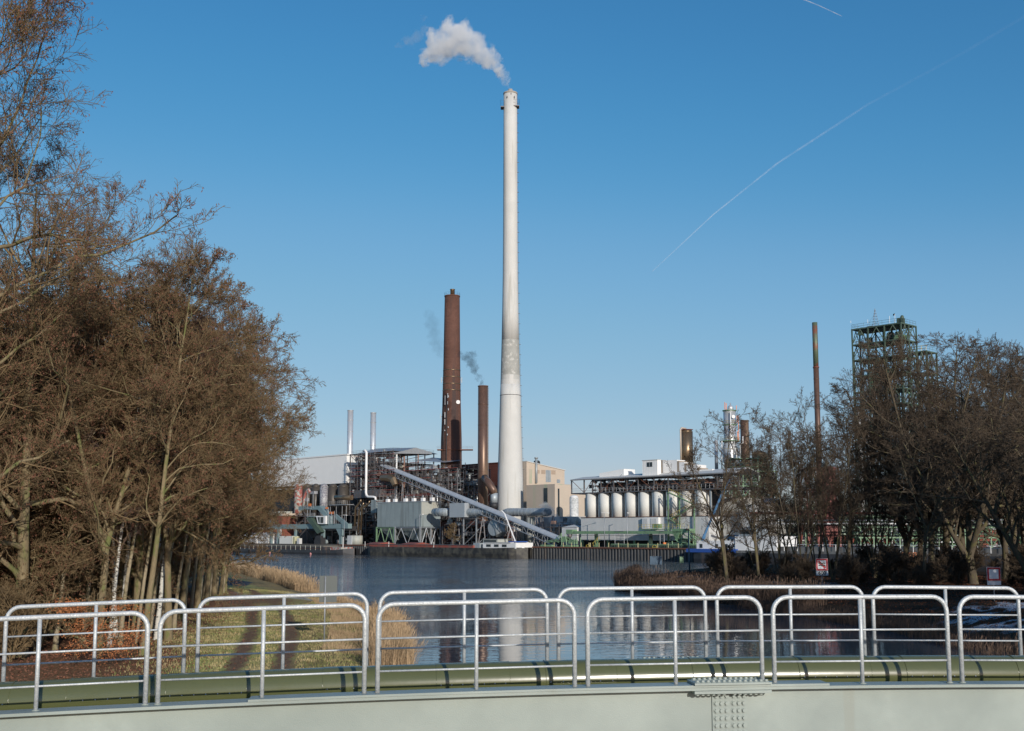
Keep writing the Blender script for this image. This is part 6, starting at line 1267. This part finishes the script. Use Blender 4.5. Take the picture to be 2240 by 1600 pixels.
mb = MB(); xx = cc(1976, Yt); mb.add([(xx, Yt+1, ZY(684, Yt)), (xx, Yt+1, ZY(688, Yt)), (xx-.5, Yt+1, ZY(690, Yt)), (xx-.45, Yt+1, ZY(686, Yt))], [(0, 1, 2, 3), (3, 2, 1, 0)]); make('wind_sock', mb, m_orange, e)
A_, B_ = QX(2000, 70), QX(2042, 70); zl = [ZY(y, 305) for y in (1130, 1060, 985, 900, 860, 815, 768)]
e, q = xframe('steel_tower', 'lower wing of green steel decks with yellow rails right of the tall tower', 0, 0, 0, 0, GZ, zl, 2, 1, m_dgreen, .4, AB=(A_, B_, inland(B_, 2062)[1])); mb = MB(); mb.rail([q(0, 0, zl[-1]), q(1, 0, zl[-1])], 1.4, r=.08, step=1.5); make('yellow_handrail', mb, m_yellow, e); pipes(e, q, zl[1], zl[-1], 12, [m_dgreen, m_whitep, m_steel], rt_, .4)
for px, w_, y1 in ((1886, 12, 900), (1906, 9, 912), (1992, 16, 925), (2062, 12, 850), (2035, 20, 960)): column_tower({1886: 'white column left at the foot of the green tower behind the trees', 1906: 'thin white column under the middle of the green tower', 1992: 'fat white column right of the green tower foot', 2062: 'tall pale column behind the dome-shaped tree', 2035: 'broad white column between two tree crowns on the right bank'}[px], px, w_, y1, 1185, 345, m_whitep)
e, q = xframe('red_structure', 'dark red steel structure with vertical panels behind the thin stems', cc(1766, 300), cc(1836, 300), 300, 308, GZ, [ZY(y, 300) for y in (1118, 1070, 1024)], 3, 1, m_red, .35, False, cat='steel frame'); mb = MB()
for px in (1799, 1808, 1817, 1826): xx = cc(px, 300); mb.box((xx-.4, 299.6, GZ+3), (xx+.4, 300.2, ZY(1022, 300)))
mb.box((cc(1797, 300), 303, GZ+3), (cc(1836, 300), 304, ZY(1026, 300))); make('vertical_panels', mb, m_red, e)
rk = [('pipe_rack', 'two-level green pipe rack with white pipes right of the gallery building', 1590, 1700, 345, [1172, 1130, 1090, 1062, 1030], 40), ('pipe_rack', 'upper green frame with pipes between the silver column and the domed vessel', 1600, 1690, 385, [1090, 1048, 1020, 1002], 30), ('pipe_rack', 'green pipe rack behind the thin stems below the red structure', 1700, 1880, 320, [1170, 1140, 1105], 34), ('pipe_rack', 'low green pipe rack seen between the oaks at the far right', 1880, 2250, 300, [1175, 1152, 1128], 44), ('pipe_rack', 'distant pale pipework rising behind the oaks on the right', 2040, 2260, 380, [1140, 1100, 1060, 1020], 34)]
for nm, lab, a, b_, Yk, lv, np_ in rk:
    e, q = xframe(nm, lab, cc(a, Yk), cc(b_, Yk), Yk, Yk+8, GZ, [ZY(y, Yk) for y in lv], max(3, int((b_-a)/28)), 1, m_green if Yk != 380 else m_steell, .28, cat='pipe rack'); zz_ = [ZY(y, Yk) for y in lv]; clutter(e, q, [GZ]+zz_, 220, [m_whitep, m_steell, m_green, m_dgreen, m_dark, m_rustb, m_silver, m_red], rt_, .5, (b_-a)*Yk/F)
    pipes(e, q, GZ, zz_[-1], np_, [m_whitep, m_whitep, m_steell, m_green, m_dark, m_silver, m_red], rt_, .3, depth=.8); vessels(e, q, [GZ]+zz_[:-1], np_//3, [m_whitep, m_steell, m_dark, m_green, m_silver], rt_, 1.1)
Yk = 290; mb = MB(); mb.tube([(cc(1640, Yk), Yk, ZY(1123, Yk)), (cc(2300, Yk), Yk, ZY(1123, Yk))], .32, 8); solo('red_pipeline', mb, m_red, 'long straight red pipeline crossing behind the right bank trees', 'pipe')
for y_, mt, lab in ((1139, m_steell, 'long straight grey pipeline under the red one behind the right bank trees'), (1146, m_whitep, 'long white pipeline lowest of those behind the right bank trees')): mb = MB(); mb.tube([(cc(1660, Yk), Yk, ZY(y_, Yk)), (cc(2300, Yk), Yk, ZY(y_, Yk))], .22, 8); solo('pipeline', mb, mt, lab, 'pipe')
x = cc(1680, 330); mb = MB(); mb.lathe((x, 330), [(GZ, 4.6), (ZY(1104, 330), 4.6)], 36); e = thing('domed_store', 'low round white store with a shallow dome left of the red structure', 'tank', (x, 330, GZ)); make('shell', mb, m_whitep, e); mb = MB(); mb.dome((x, 330, ZY(1104, 330)), 4.6, 1.9, 36); make('dome', mb, m_whitep, e)
mb = MB(); mb.box((cc(2095, 330), 330, GZ), (cc(2260, 330), 340, ZY(1160, 330))); solo('brick_building', mb, m_brick, 'long low brick building glimpsed behind the oak trunks', 'building'); mb = MB(); mb.box((cc(1830, 330), 332, GZ), (cc(1960, 330), 340, ZY(1172, 330))); solo('brick_building', mb, m_brick, 'low tan-red building glimpsed behind the thin stems right of the 600 sign', 'building')

# ---------------------------------------------------------------- ships
def hull(e, A, B, W_, top, mt, name='hull', z0=-1.0, bow=6, stern=4, seg=40):
    d = (B-A).normalized(); n = Vector((-d.y, d.x, 0)); L_ = (B-A).length; V = []; k = 7
    for i in range(seg+1):
        s = L_*i/seg; w_ = W_/2*min(1, (max(s, .02)/bow)**.55)*min(1, (max(L_-s, .02)/stern)**.5); zt = top(i/seg)
        for j in range(k):
            t_ = [(-1, zt), (-1, zt*.4), (-.96, 0), (0, z0), (.96, 0), (1, zt*.4), (1, zt)][j]; p = A+d*(s+(1 if i == seg else 0)*0)+n*t_[0]*w_; V.append((p.x, p.y, t_[1]))
    mb = MB(); Fc = [(i*k+j, i*k+j+1, (i+1)*k+j+1, (i+1)*k+j) for i in range(seg) for j in range(k-1)]+[(i*k, (i+1)*k, (i+1)*k+k-1, i*k+k-1) for i in range(seg)]
    mb.add(V, Fc); return make(name, mb, mt, e), d, n
def on(A, d, n, s0, s1, w0, w1, z0, z1, mb, m=0):
    p = [A+d*s0+n*w0, A+d*s1+n*w0, A+d*s1+n*w1, A+d*s0+n*w1]; mb.prism([q[:2] for q in p], z0, z1, m); return mb
# middle freighter
A, B = QX(812, -5.5), QX(1157, -5.5); L_ = (B-A).length; b1 = thing('cargo_barge', 'long empty black-hulled barge with red hatch edges and white stern house', 'ship', ((A+B)/2)[:2]+(0,))
tp = lambda t: 3.0+1.5*max(0, 1-t/.09)**1.5+.25*max(0, (t-.85)/.15)
_, d, n = hull(b1, A, B, 9.5, tp, m_hull)
mb = MB(); on(A, d, n, L_*.06, L_*.74, -4.2, 4.2, 2.9, 3.75, mb); make('coaming', mb, m_hatch, b1)
mb = MB(); on(A, d, n, L_*.06, L_*.74, -4.35, 4.35, 3.752, 3.85, mb); make('coaming_rim', mb, m_steel, b1)
for a, b_ in ((.03, .115), (.27, .36)):
    mb = MB(); p = [A+d*L_*a, A+d*L_*b_]; V = []
    for q_ in p: V += [(q_+n*-4.1), (q_+n*4.1)]
    c = [(v.x, v.y, 3.86) for v in V]+[(p[0].x, p[0].y, 4.5), (p[1].x, p[1].y, 4.5)]; mb.add(c, [(0, 2, 5, 4), (2, 3, 5), (3, 1, 4, 5), (1, 0, 4)]); make('hatch_cover', mb, m_hatch, b1)
s0 = L_*.79; mb = MB(); on(A, d, n, s0, L_*.975, -3.6, 3.6, 2.9, 4.6, mb); make('cabin', mb, m_whitep, b1)
mb = MB(); on(A, d, n, s0+1, L_*.95, -3.9, 3.9, 4.603, 4.75, mb); make('cabin_roof', mb, m_roofl, b1)
for a in (.81, .855, .90): mb = MB(); on(A, d, n, L_*a, L_*a+2.0, -3.66, -3.6, 3.35, 4.1, mb); make('window', mb, m_glass, b1)
mb = MB(); on(A, d, n, s0-1.5, s0+5, -2.2, 2.2, 3.4, 5.6, mb); make('wheelhouse', mb, m_filtl, b1); mb = MB(); on(A, d, n, s0-1.6, s0+5.1, -2.3, 2.3, 5.603, 5.75, mb); make('wheelhouse_roof', mb, m_rroof, b1)
mb = MB(); on(A, d, n, s0-1.0, s0+4.5, -2.26, -2.2, 4.6, 5.4, mb); make('wheelhouse_window', mb, m_glass, b1)
mb = MB(); on(A, d, n, s0-4.5, s0-1.6, -3.5, 3.5, 3.0, 4.5, mb); make('grey_box', mb, m_ductg, b1)
mb = MB(); on(A, d, n, L_*.92, L_*.96, -2.5, 2.5, 4.76, 5.05, mb); make('blue_cover', mb, m_blue, b1)
mb = MB(); mb.bar(A+d*L_*.955+n*-2+Vector((0, 0, 4.7)), A+d*L_*.88+n*-1+Vector((0, 0, 13.2)), .32); mb.bar(A+d*L_*.88+n*-1+Vector((0, 0, 13.2)), A+d*L_*.862+n*-1+Vector((0, 0, 14.2)), .3); make('boat_crane', mb, m_whitep, b1)
mb = MB(); mb.tube([A+d*L_*.945+n*-3+Vector((0, 0, 3.2)), A+d*L_*.995+n*-1.5+Vector((0, 0, 3.2))], .18, 6); make('rubbing_strake', mb, m_whitep, b1)
mb = MB(); p = A+d*L_*.985+n*-.9; mb.bar((p.x, p.y, -.3), (p.x, p.y, 1.3), .9); make('rudder', mb, m_red, b1)
for t_ in (.03, .2, .5): p = A+d*L_*t_+n*-4.2; mb = MB(); mb.bar((p.x, p.y, 2.9), (p.x, p.y, 4.7), .12); make('bollard_pole', mb, m_whitep, b1)
# left flat barge
A, B = QX(470, -5.5), QX(778, -5.5); L_ = (B-A).length; b2 = thing('flat_barge', 'low dark flat barge with pale railing posts moored on the left', 'ship', ((A+B)/2)[:2]+(0,))
_, d, n = hull(b2, A, B, 9, lambda t: 1.5+.8*max(0, (t-.93)/.07)+.5*max(0, 1-t/.05), m_hulld)
mb = MB(); on(A, d, n, L_*.14, L_*.86, -3.9, 3.9, 1.4, 2.7, mb); make('coaming', mb, m_hulld, b2); mb = MB(); on(A, d, n, L_*.14, L_*.86, -3.95, 3.95, 2.703, 3.1, mb); make('cargo_cover', mb, m_ply, b2)
for i in range(22):
    p = A+d*L_*(.15+.033*i)+n*-4.0; mb = MB(); mb.bar((p.x, p.y, 1.4), (p.x, p.y, 3.1), .13); make('stanchion', mb, m_filtl, b2)
p, q_ = A+d*L_*.15+n*-4.05, A+d*L_*.85+n*-4.05; mb = MB(); mb.bar((p.x, p.y, 2.1), (q_.x, q_.y, 2.1), .1); make('side_rail', mb, m_rustb, b2)
mb = MB(); on(A, d, n, L_*.03, L_*.10, -3, 3, 1.5, 3.9, mb); make('deckhouse', mb, m_whitep, b2); mb = MB(); on(A, d, n, L_*.045, L_*.085, -3.06, -3.0, 2.6, 3.3, mb); make('window', mb, m_glass, b2)
mb = MB(); on(A, d, n, L_*.88, L_*.95, -2.5, 2.5, 1.6, 2.6, mb); make('winch_deck', mb, m_silor, b2); p = A+d*L_*.925; mb = MB(); mb.bar((p.x, p.y, 1.6), (p.x, p.y, 6.2), .2); make('mast', mb, m_whitep, b2)
for px, lab in ((510, 'small pink-white float'), (593, 'small pink-white float'), (682, 'small pink-white float')): p = QX(px, -11.5); mb = MB(); mb.lathe(p[:2], [(-.3, .25), (0, .55), (.5, .5), (.8, .15), (1.3, .12)], 12); solo('mooring_float', mb, M('float_pink', (.7, .3, .28), .5) if px == 510 else bpy.data.materials['float_pink'], 'small pink-white float in front of the low flat barge', 'buoy', 'floats in front of the flat barge')
# right motor ship
A, B = QX(1524, -6), QX(2420, -6); L_ = (B-A).length; b3 = thing('motor_ship', 'big inland ship with bright blue stern stripe and white deckhouse behind the right bank trees', 'ship', ((A+B)/2)[:2]+(0,))
_, d, n = hull(b3, A, B, 10.5, lambda t: 2.6, m_hulld, stern=10, bow=3)
def sh_(px, k=-6): return (QX(px, k)-A).dot(d)
mb = MB(); on(A, d, n, .6, sh_(1636), -5.35, 5.35, 2.61, 3.5, mb); make('blue_bulwark', mb, m_blue, b3); mb = MB(); on(A, d, n, sh_(1636)+.05, L_-4, -5.3, 5.3, 2.61, 3.2, mb); make('grey_side', mb, m_hullg, b3)
mb = MB(); on(A, d, n, sh_(1545), sh_(1628), -4.2, 4.2, 2.7, 5.5, mb); make('deckhouse', mb, m_whitep, b3)
for px in (1552, 1586, 1606): mb = MB(); on(A, d, n, sh_(px), sh_(px+6), -4.27, -4.2, 3.7, 4.7, mb); make('window', mb, m_glass, b3)
mb = MB(); on(A, d, n, sh_(1630), sh_(1720), -4.4, 4.4, 2.7, 6.6, mb); make('superstructure', mb, m_whitep, b3)
mb = MB(); on(A, d, n, sh_(1632), sh_(1668), -3.2, 3.2, 6.62, 8.4, mb); make('wheelhouse', mb, m_ductg, b3); mb = MB(); on(A, d, n, sh_(1634), sh_(1666), -3.27, -3.2, 7.1, 8.2, mb); make('wheelhouse_window', mb, m_glass, b3)
mb = MB(); on(A, d, n, sh_(1725), sh_(2400), -4.3, 4.3, 3.0, 4.2, mb); make('hatch_coaming', mb, m_hullg, b3)
for px in range(1740, 2240, 28): p = A+d*sh_(px)+n*-5; mb = MB(); mb.bar((p.x, p.y, 3.2), (p.x, p.y, 4.7), .09); make('rail_post', mb, m_whitep, b3)
p, q_ = A+d*sh_(1740)+n*-5, A+d*sh_(2235)+n*-5; mb = MB(); mb.bar((p.x, p.y, 4.7), (q_.x, q_.y, 4.7), .08); make('deck_rail', mb, m_whitep, b3)
mb = MB(); mb.bar(QP(1532, 1194, -4), QP(1541, 1170, -4), .7); mb.bar(QP(1541, 1170, -4), QP(1580, 1082, -4), .5); mb.bar(QP(1580, 1082, -4), QP(1598, 1050, -4), .3); make('car_crane', mb, m_bluec, b3)
# car on the ship
s_ = sh_(1606); c = A+d*s_; c.z = 5.52; car = thing('parked_car', 'small dark blue-grey hatchback parked on the deckhouse roof of the blue ship', 'car', c)
prof_c = [(-2.0, .3), (-2.0, .85), (-1.75, 1.0), (-1.45, 1.45), (-.2, 1.52), (.55, 1.4), (1.2, .95), (1.85, .8), (2.0, .55), (2.0, .3)]; mb = MB(); V = []
for sgn in (-.82, .82): V += [c+d*a*1.02+n*(sgn*(1 if z < 1 else .85))+Vector((0, 0, z)) for a, z in prof_c]
k = len(prof_c); mb.add(V, [tuple(range(k)), tuple(range(2*k-1, k-1, -1))]+[(i, k+i, k+(i+1) % k, (i+1) % k) for i in range(k)]); make('body', mb, m_car, car)
for sgn in (-1, 1):
    mb = MB(); mb.add([c+d*a+n*sgn*.78+Vector((0, 0, z)) for a, z in ((-1.5, 1.0), (-1.3, 1.38), (-.2, 1.43), (.45, 1.32), (1.0, .98))], [(0, 1, 2, 3, 4)]); make('side_window', mb, m_glass, car)
    for a in (-1.25, 1.25): mb = MB(); w1 = c+d*a+n*sgn*.7+Vector((0, 0, .3)); mb.tube([w1, w1+n*sgn*.15], .32, 16); make('wheel', mb, m_black, car)
mb = MB(); mb.qb(2003, 2045, -13, 1207, 1221, .4)
e = thing('orange_barrier', 'bright orange slatted barrier glimpsed low between the oak trunks', 'barrier', QP(2000, 1225, -13)); Yk = 225; mb = MB()
for px in range(1968, 2012, 5): x = px; mb.box((cc(px, Yk), Yk, ZY(1223, Yk)), (cc(px+2, Yk), Yk+.1, ZY(1209, Yk)))
for y_ in (1209, 1215, 1221): mb.box((cc(1968, Yk), Yk-.12, ZY(y_+1.6, Yk)), (cc(2012, Yk), Yk-.02, ZY(y_, Yk)))
make('slats', mb, m_orange, e)

# far wood on the skyline behind the left quay
for i in range(16):
    Y = R.uniform(560, 640); x = cc(480+i*14+R.uniform(-5, 5), Y); plant('bare_tree', kB, x, Y, GZ, R.uniform(0, 6), 'distant bare tree in the belt behind the brick building', 'tree', 'distant bare trees behind the brick building', R.uniform(.8, 1.1))

# ---------------------------------------------------------------- smoke and contrails
def plume(name, label, blobs, Y, col, dens, nscale, amp, aniso=.2, step=None, cat='smoke'):
    """blobs: (px, py, radius px, dy metres). One volume; density from soft spheres broken up by noise"""
    C_ = [(P(a, b_, Y)+Vector((0, dy, 0)), r*Y/F) for a, b_, r, dy in blobs]
    lo = Vector([min(c[i]-r*1.35 for c, r in C_) for i in range(3)]); hi = Vector([max(c[i]+r*1.35 for c, r in C_) for i in range(3)])
    mb = MB(); mb.box(lo, hi); m = bpy.data.materials.new(name); m.use_nodes = True; t = m.node_tree; t.nodes.clear(); N = t.nodes; L = t.links
    out = N.new('ShaderNodeOutputMaterial'); vo = N.new('ShaderNodeVolumePrincipled'); vo.inputs['Color'].default_value = (*col, 1); vo.inputs['Anisotropy'].default_value = aniso; L.new(vo.outputs[0], out.inputs['Volume'])
    loc = (lo+hi)/2; loc.z = lo.z
    tc = N.new('ShaderNodeTexCoord'); nz = N.new('ShaderNodeTexNoise'); nz.inputs['Scale'].default_value = nscale; nz.inputs['Detail'].default_value = 5; nz.inputs['Roughness'].default_value = .62; L.new(tc.outputs['Object'], nz.inputs[0])
    ce = N.new('ShaderNodeVectorMath'); ce.operation = 'SUBTRACT'; L.new(nz.outputs['Color'], ce.inputs[0]); ce.inputs[1].default_value = (.5, .5, .5)
    sc = N.new('ShaderNodeVectorMath'); sc.operation = 'SCALE'; L.new(ce.outputs[0], sc.inputs[0]); sc.inputs['Scale'].default_value = amp
    pz = N.new('ShaderNodeVectorMath'); pz.operation = 'ADD'; L.new(tc.outputs['Object'], pz.inputs[0]); L.new(sc.outputs[0], pz.inputs[1]); cur = None
    for c, r in C_:
        dd = N.new('ShaderNodeVectorMath'); dd.operation = 'DISTANCE'; L.new(pz.outputs[0], dd.inputs[0]); dd.inputs[1].default_value = c-loc
        mr = N.new('ShaderNodeMapRange'); mr.inputs[1].default_value = r; mr.inputs[2].default_value = r*.72; L.new(dd.outputs['Value'], mr.inputs[0])
        if cur is None: cur = mr.outputs[0]
        else: mx = N.new('ShaderNodeMath'); mx.operation = 'MAXIMUM'; L.new(cur, mx.inputs[0]); L.new(mr.outputs[0], mx.inputs[1]); cur = mx.outputs[0]
    th = N.new('ShaderNodeMapRange'); th.inputs[1].default_value = .32; th.inputs[2].default_value = .62; L.new(nz.outputs['Fac'], th.inputs[0])
    m1 = N.new('ShaderNodeMath'); m1.operation = 'MULTIPLY'; L.new(cur, m1.inputs[0]); L.new(th.outputs[0], m1.inputs[1])
    m2 = N.new('ShaderNodeMath'); m2.operation = 'MULTIPLY'; L.new(m1.outputs[0], m2.inputs[0]); m2.inputs[1].default_value = dens; L.new(m2.outputs[0], vo.inputs['Density'])
    o = make(name, mb, m, None, loc); return tag(o, label, cat, None, 'stuff')
plume('steam_plume', 'white steam plume drifting left above the tallest chimney', [(1112, 186, 4, 0), (1107, 176, 9, 0), (1100, 162, 13, 0), (1088, 148, 19, 1), (1073, 128, 25, 1), (1052, 110, 27, 2), (1028, 92, 36, 2), (1000, 82, 42, 2), (972, 92, 38, 3), (955, 104, 30, 3), (948, 70, 17, 3), (928, 122, 15, 2), (990, 62, 26, 2), (1015, 56, 14, 1)], 412, (1, 1, 1), .5, .24, 12, 0)
plume('steam_wisp', 'thin torn wisps of steam at the left end of the white plume', [(915, 80, 16, 0), (895, 92, 13, 0), (875, 98, 9, 0), (925, 60, 12, 2), (930, 38, 9, 0), (930, 135, 12, 0)], 412, (.98, .98, .98), .10, .3, 9)
plume('dark_smoke', 'small dark smoke trail leaving the slender brown chimney', [(1055, 838, 7, 0), (1047, 825, 9, 0), (1038, 808, 12, 0), (1030, 792, 14, 0), (1020, 782, 12, 0), (1035, 776, 10, 0), (1010, 778, 10, 0)], 400, (.09, .10, .12), .36, .45, 5)
plume('dark_haze', 'faint dark smoke left of the brick chimney', [(962, 768, 17, 0), (955, 750, 18, 0), (950, 730, 19, 0), (946, 708, 19, 0), (940, 690, 14, 0)], 445, (.10, .11, .13), .055, .45, 6)
plume('low_steam', 'white steam puff rising from the dark duct mouth', [(1192, 1110, 13, 0), (1201, 1120, 15, 0), (1212, 1136, 15, 0), (1228, 1142, 10, 0), (1244, 1134, 9, 0)], 372, (.97, .97, .97), .4, .5, 3)
cm = bpy.data.materials.new('ice_trail'); cm.use_nodes = True; t = cm.node_tree; N = t.nodes; L = t.links; b = N['Principled BSDF']; b.inputs['Base Color'].default_value = (.9, .9, .92, 1); b.inputs['Roughness'].default_value = 1
nz = N.new('ShaderNodeTexNoise'); nz.inputs['Scale'].default_value = .012; nz.inputs['Detail'].default_value = 4; tc = N.new('ShaderNodeTexCoord'); L.new(tc.outputs['Object'], nz.inputs[0]); mr = N.new('ShaderNodeMapRange'); mr.inputs[1].default_value = .3; mr.inputs[2].default_value = .7; mr.inputs[3].default_value = .02; mr.inputs[4].default_value = .09; L.new(nz.outputs['Fac'], mr.inputs[0]); gx = N.new('ShaderNodeSeparateXYZ'); L.new(tc.outputs['Generated'], gx.inputs[0]); fd = N.new('ShaderNodeMapRange'); fd.inputs[1].default_value = .15; fd.inputs[2].default_value = .6; fd.inputs[3].default_value = 1.2; fd.inputs[4].default_value = .10; L.new(gx.outputs[0], fd.inputs[0])
am = N.new('ShaderNodeMath'); am.operation = 'MULTIPLY'; L.new(mr.outputs[0], am.inputs[0]); L.new(fd.outputs[0], am.inputs[1]); L.new(am.outputs[0], b.inputs['Alpha'])
for pts, r0_, r1_, lab in ((((1427, 594), (1560, 470), (1700, 358), (1900, 228), (2100, 120), (2320, -10)), 3.5, 17, 'long thin condensation trail climbing to the upper right of the sky'), (((1740, -8), (1790, 12), (1842, 36)), 5, 3, 'short condensation trail at the top right edge of the sky')):
    mb = MB(); n = len(pts); mb.tube([P(a, b_, 9000) for a, b_ in pts], [r0_+(r1_-r0_)*i/(n-1) for i in range(n)], 8)
    mt_ = cm
    if n == 3: mt_ = cm.copy(); [setattr(nd.inputs[4], 'default_value', .9) for nd in mt_.node_tree.nodes if nd.type == 'MAP_RANGE' and nd.inputs[1].default_value < .2]; [setattr(nd.inputs[4], 'default_value', .3) for nd in mt_.node_tree.nodes if nd.type == 'MAP_RANGE' and .25 < nd.inputs[1].default_value < .35]
    o = solo('contrail', mb, mt_, lab, 'contrail')
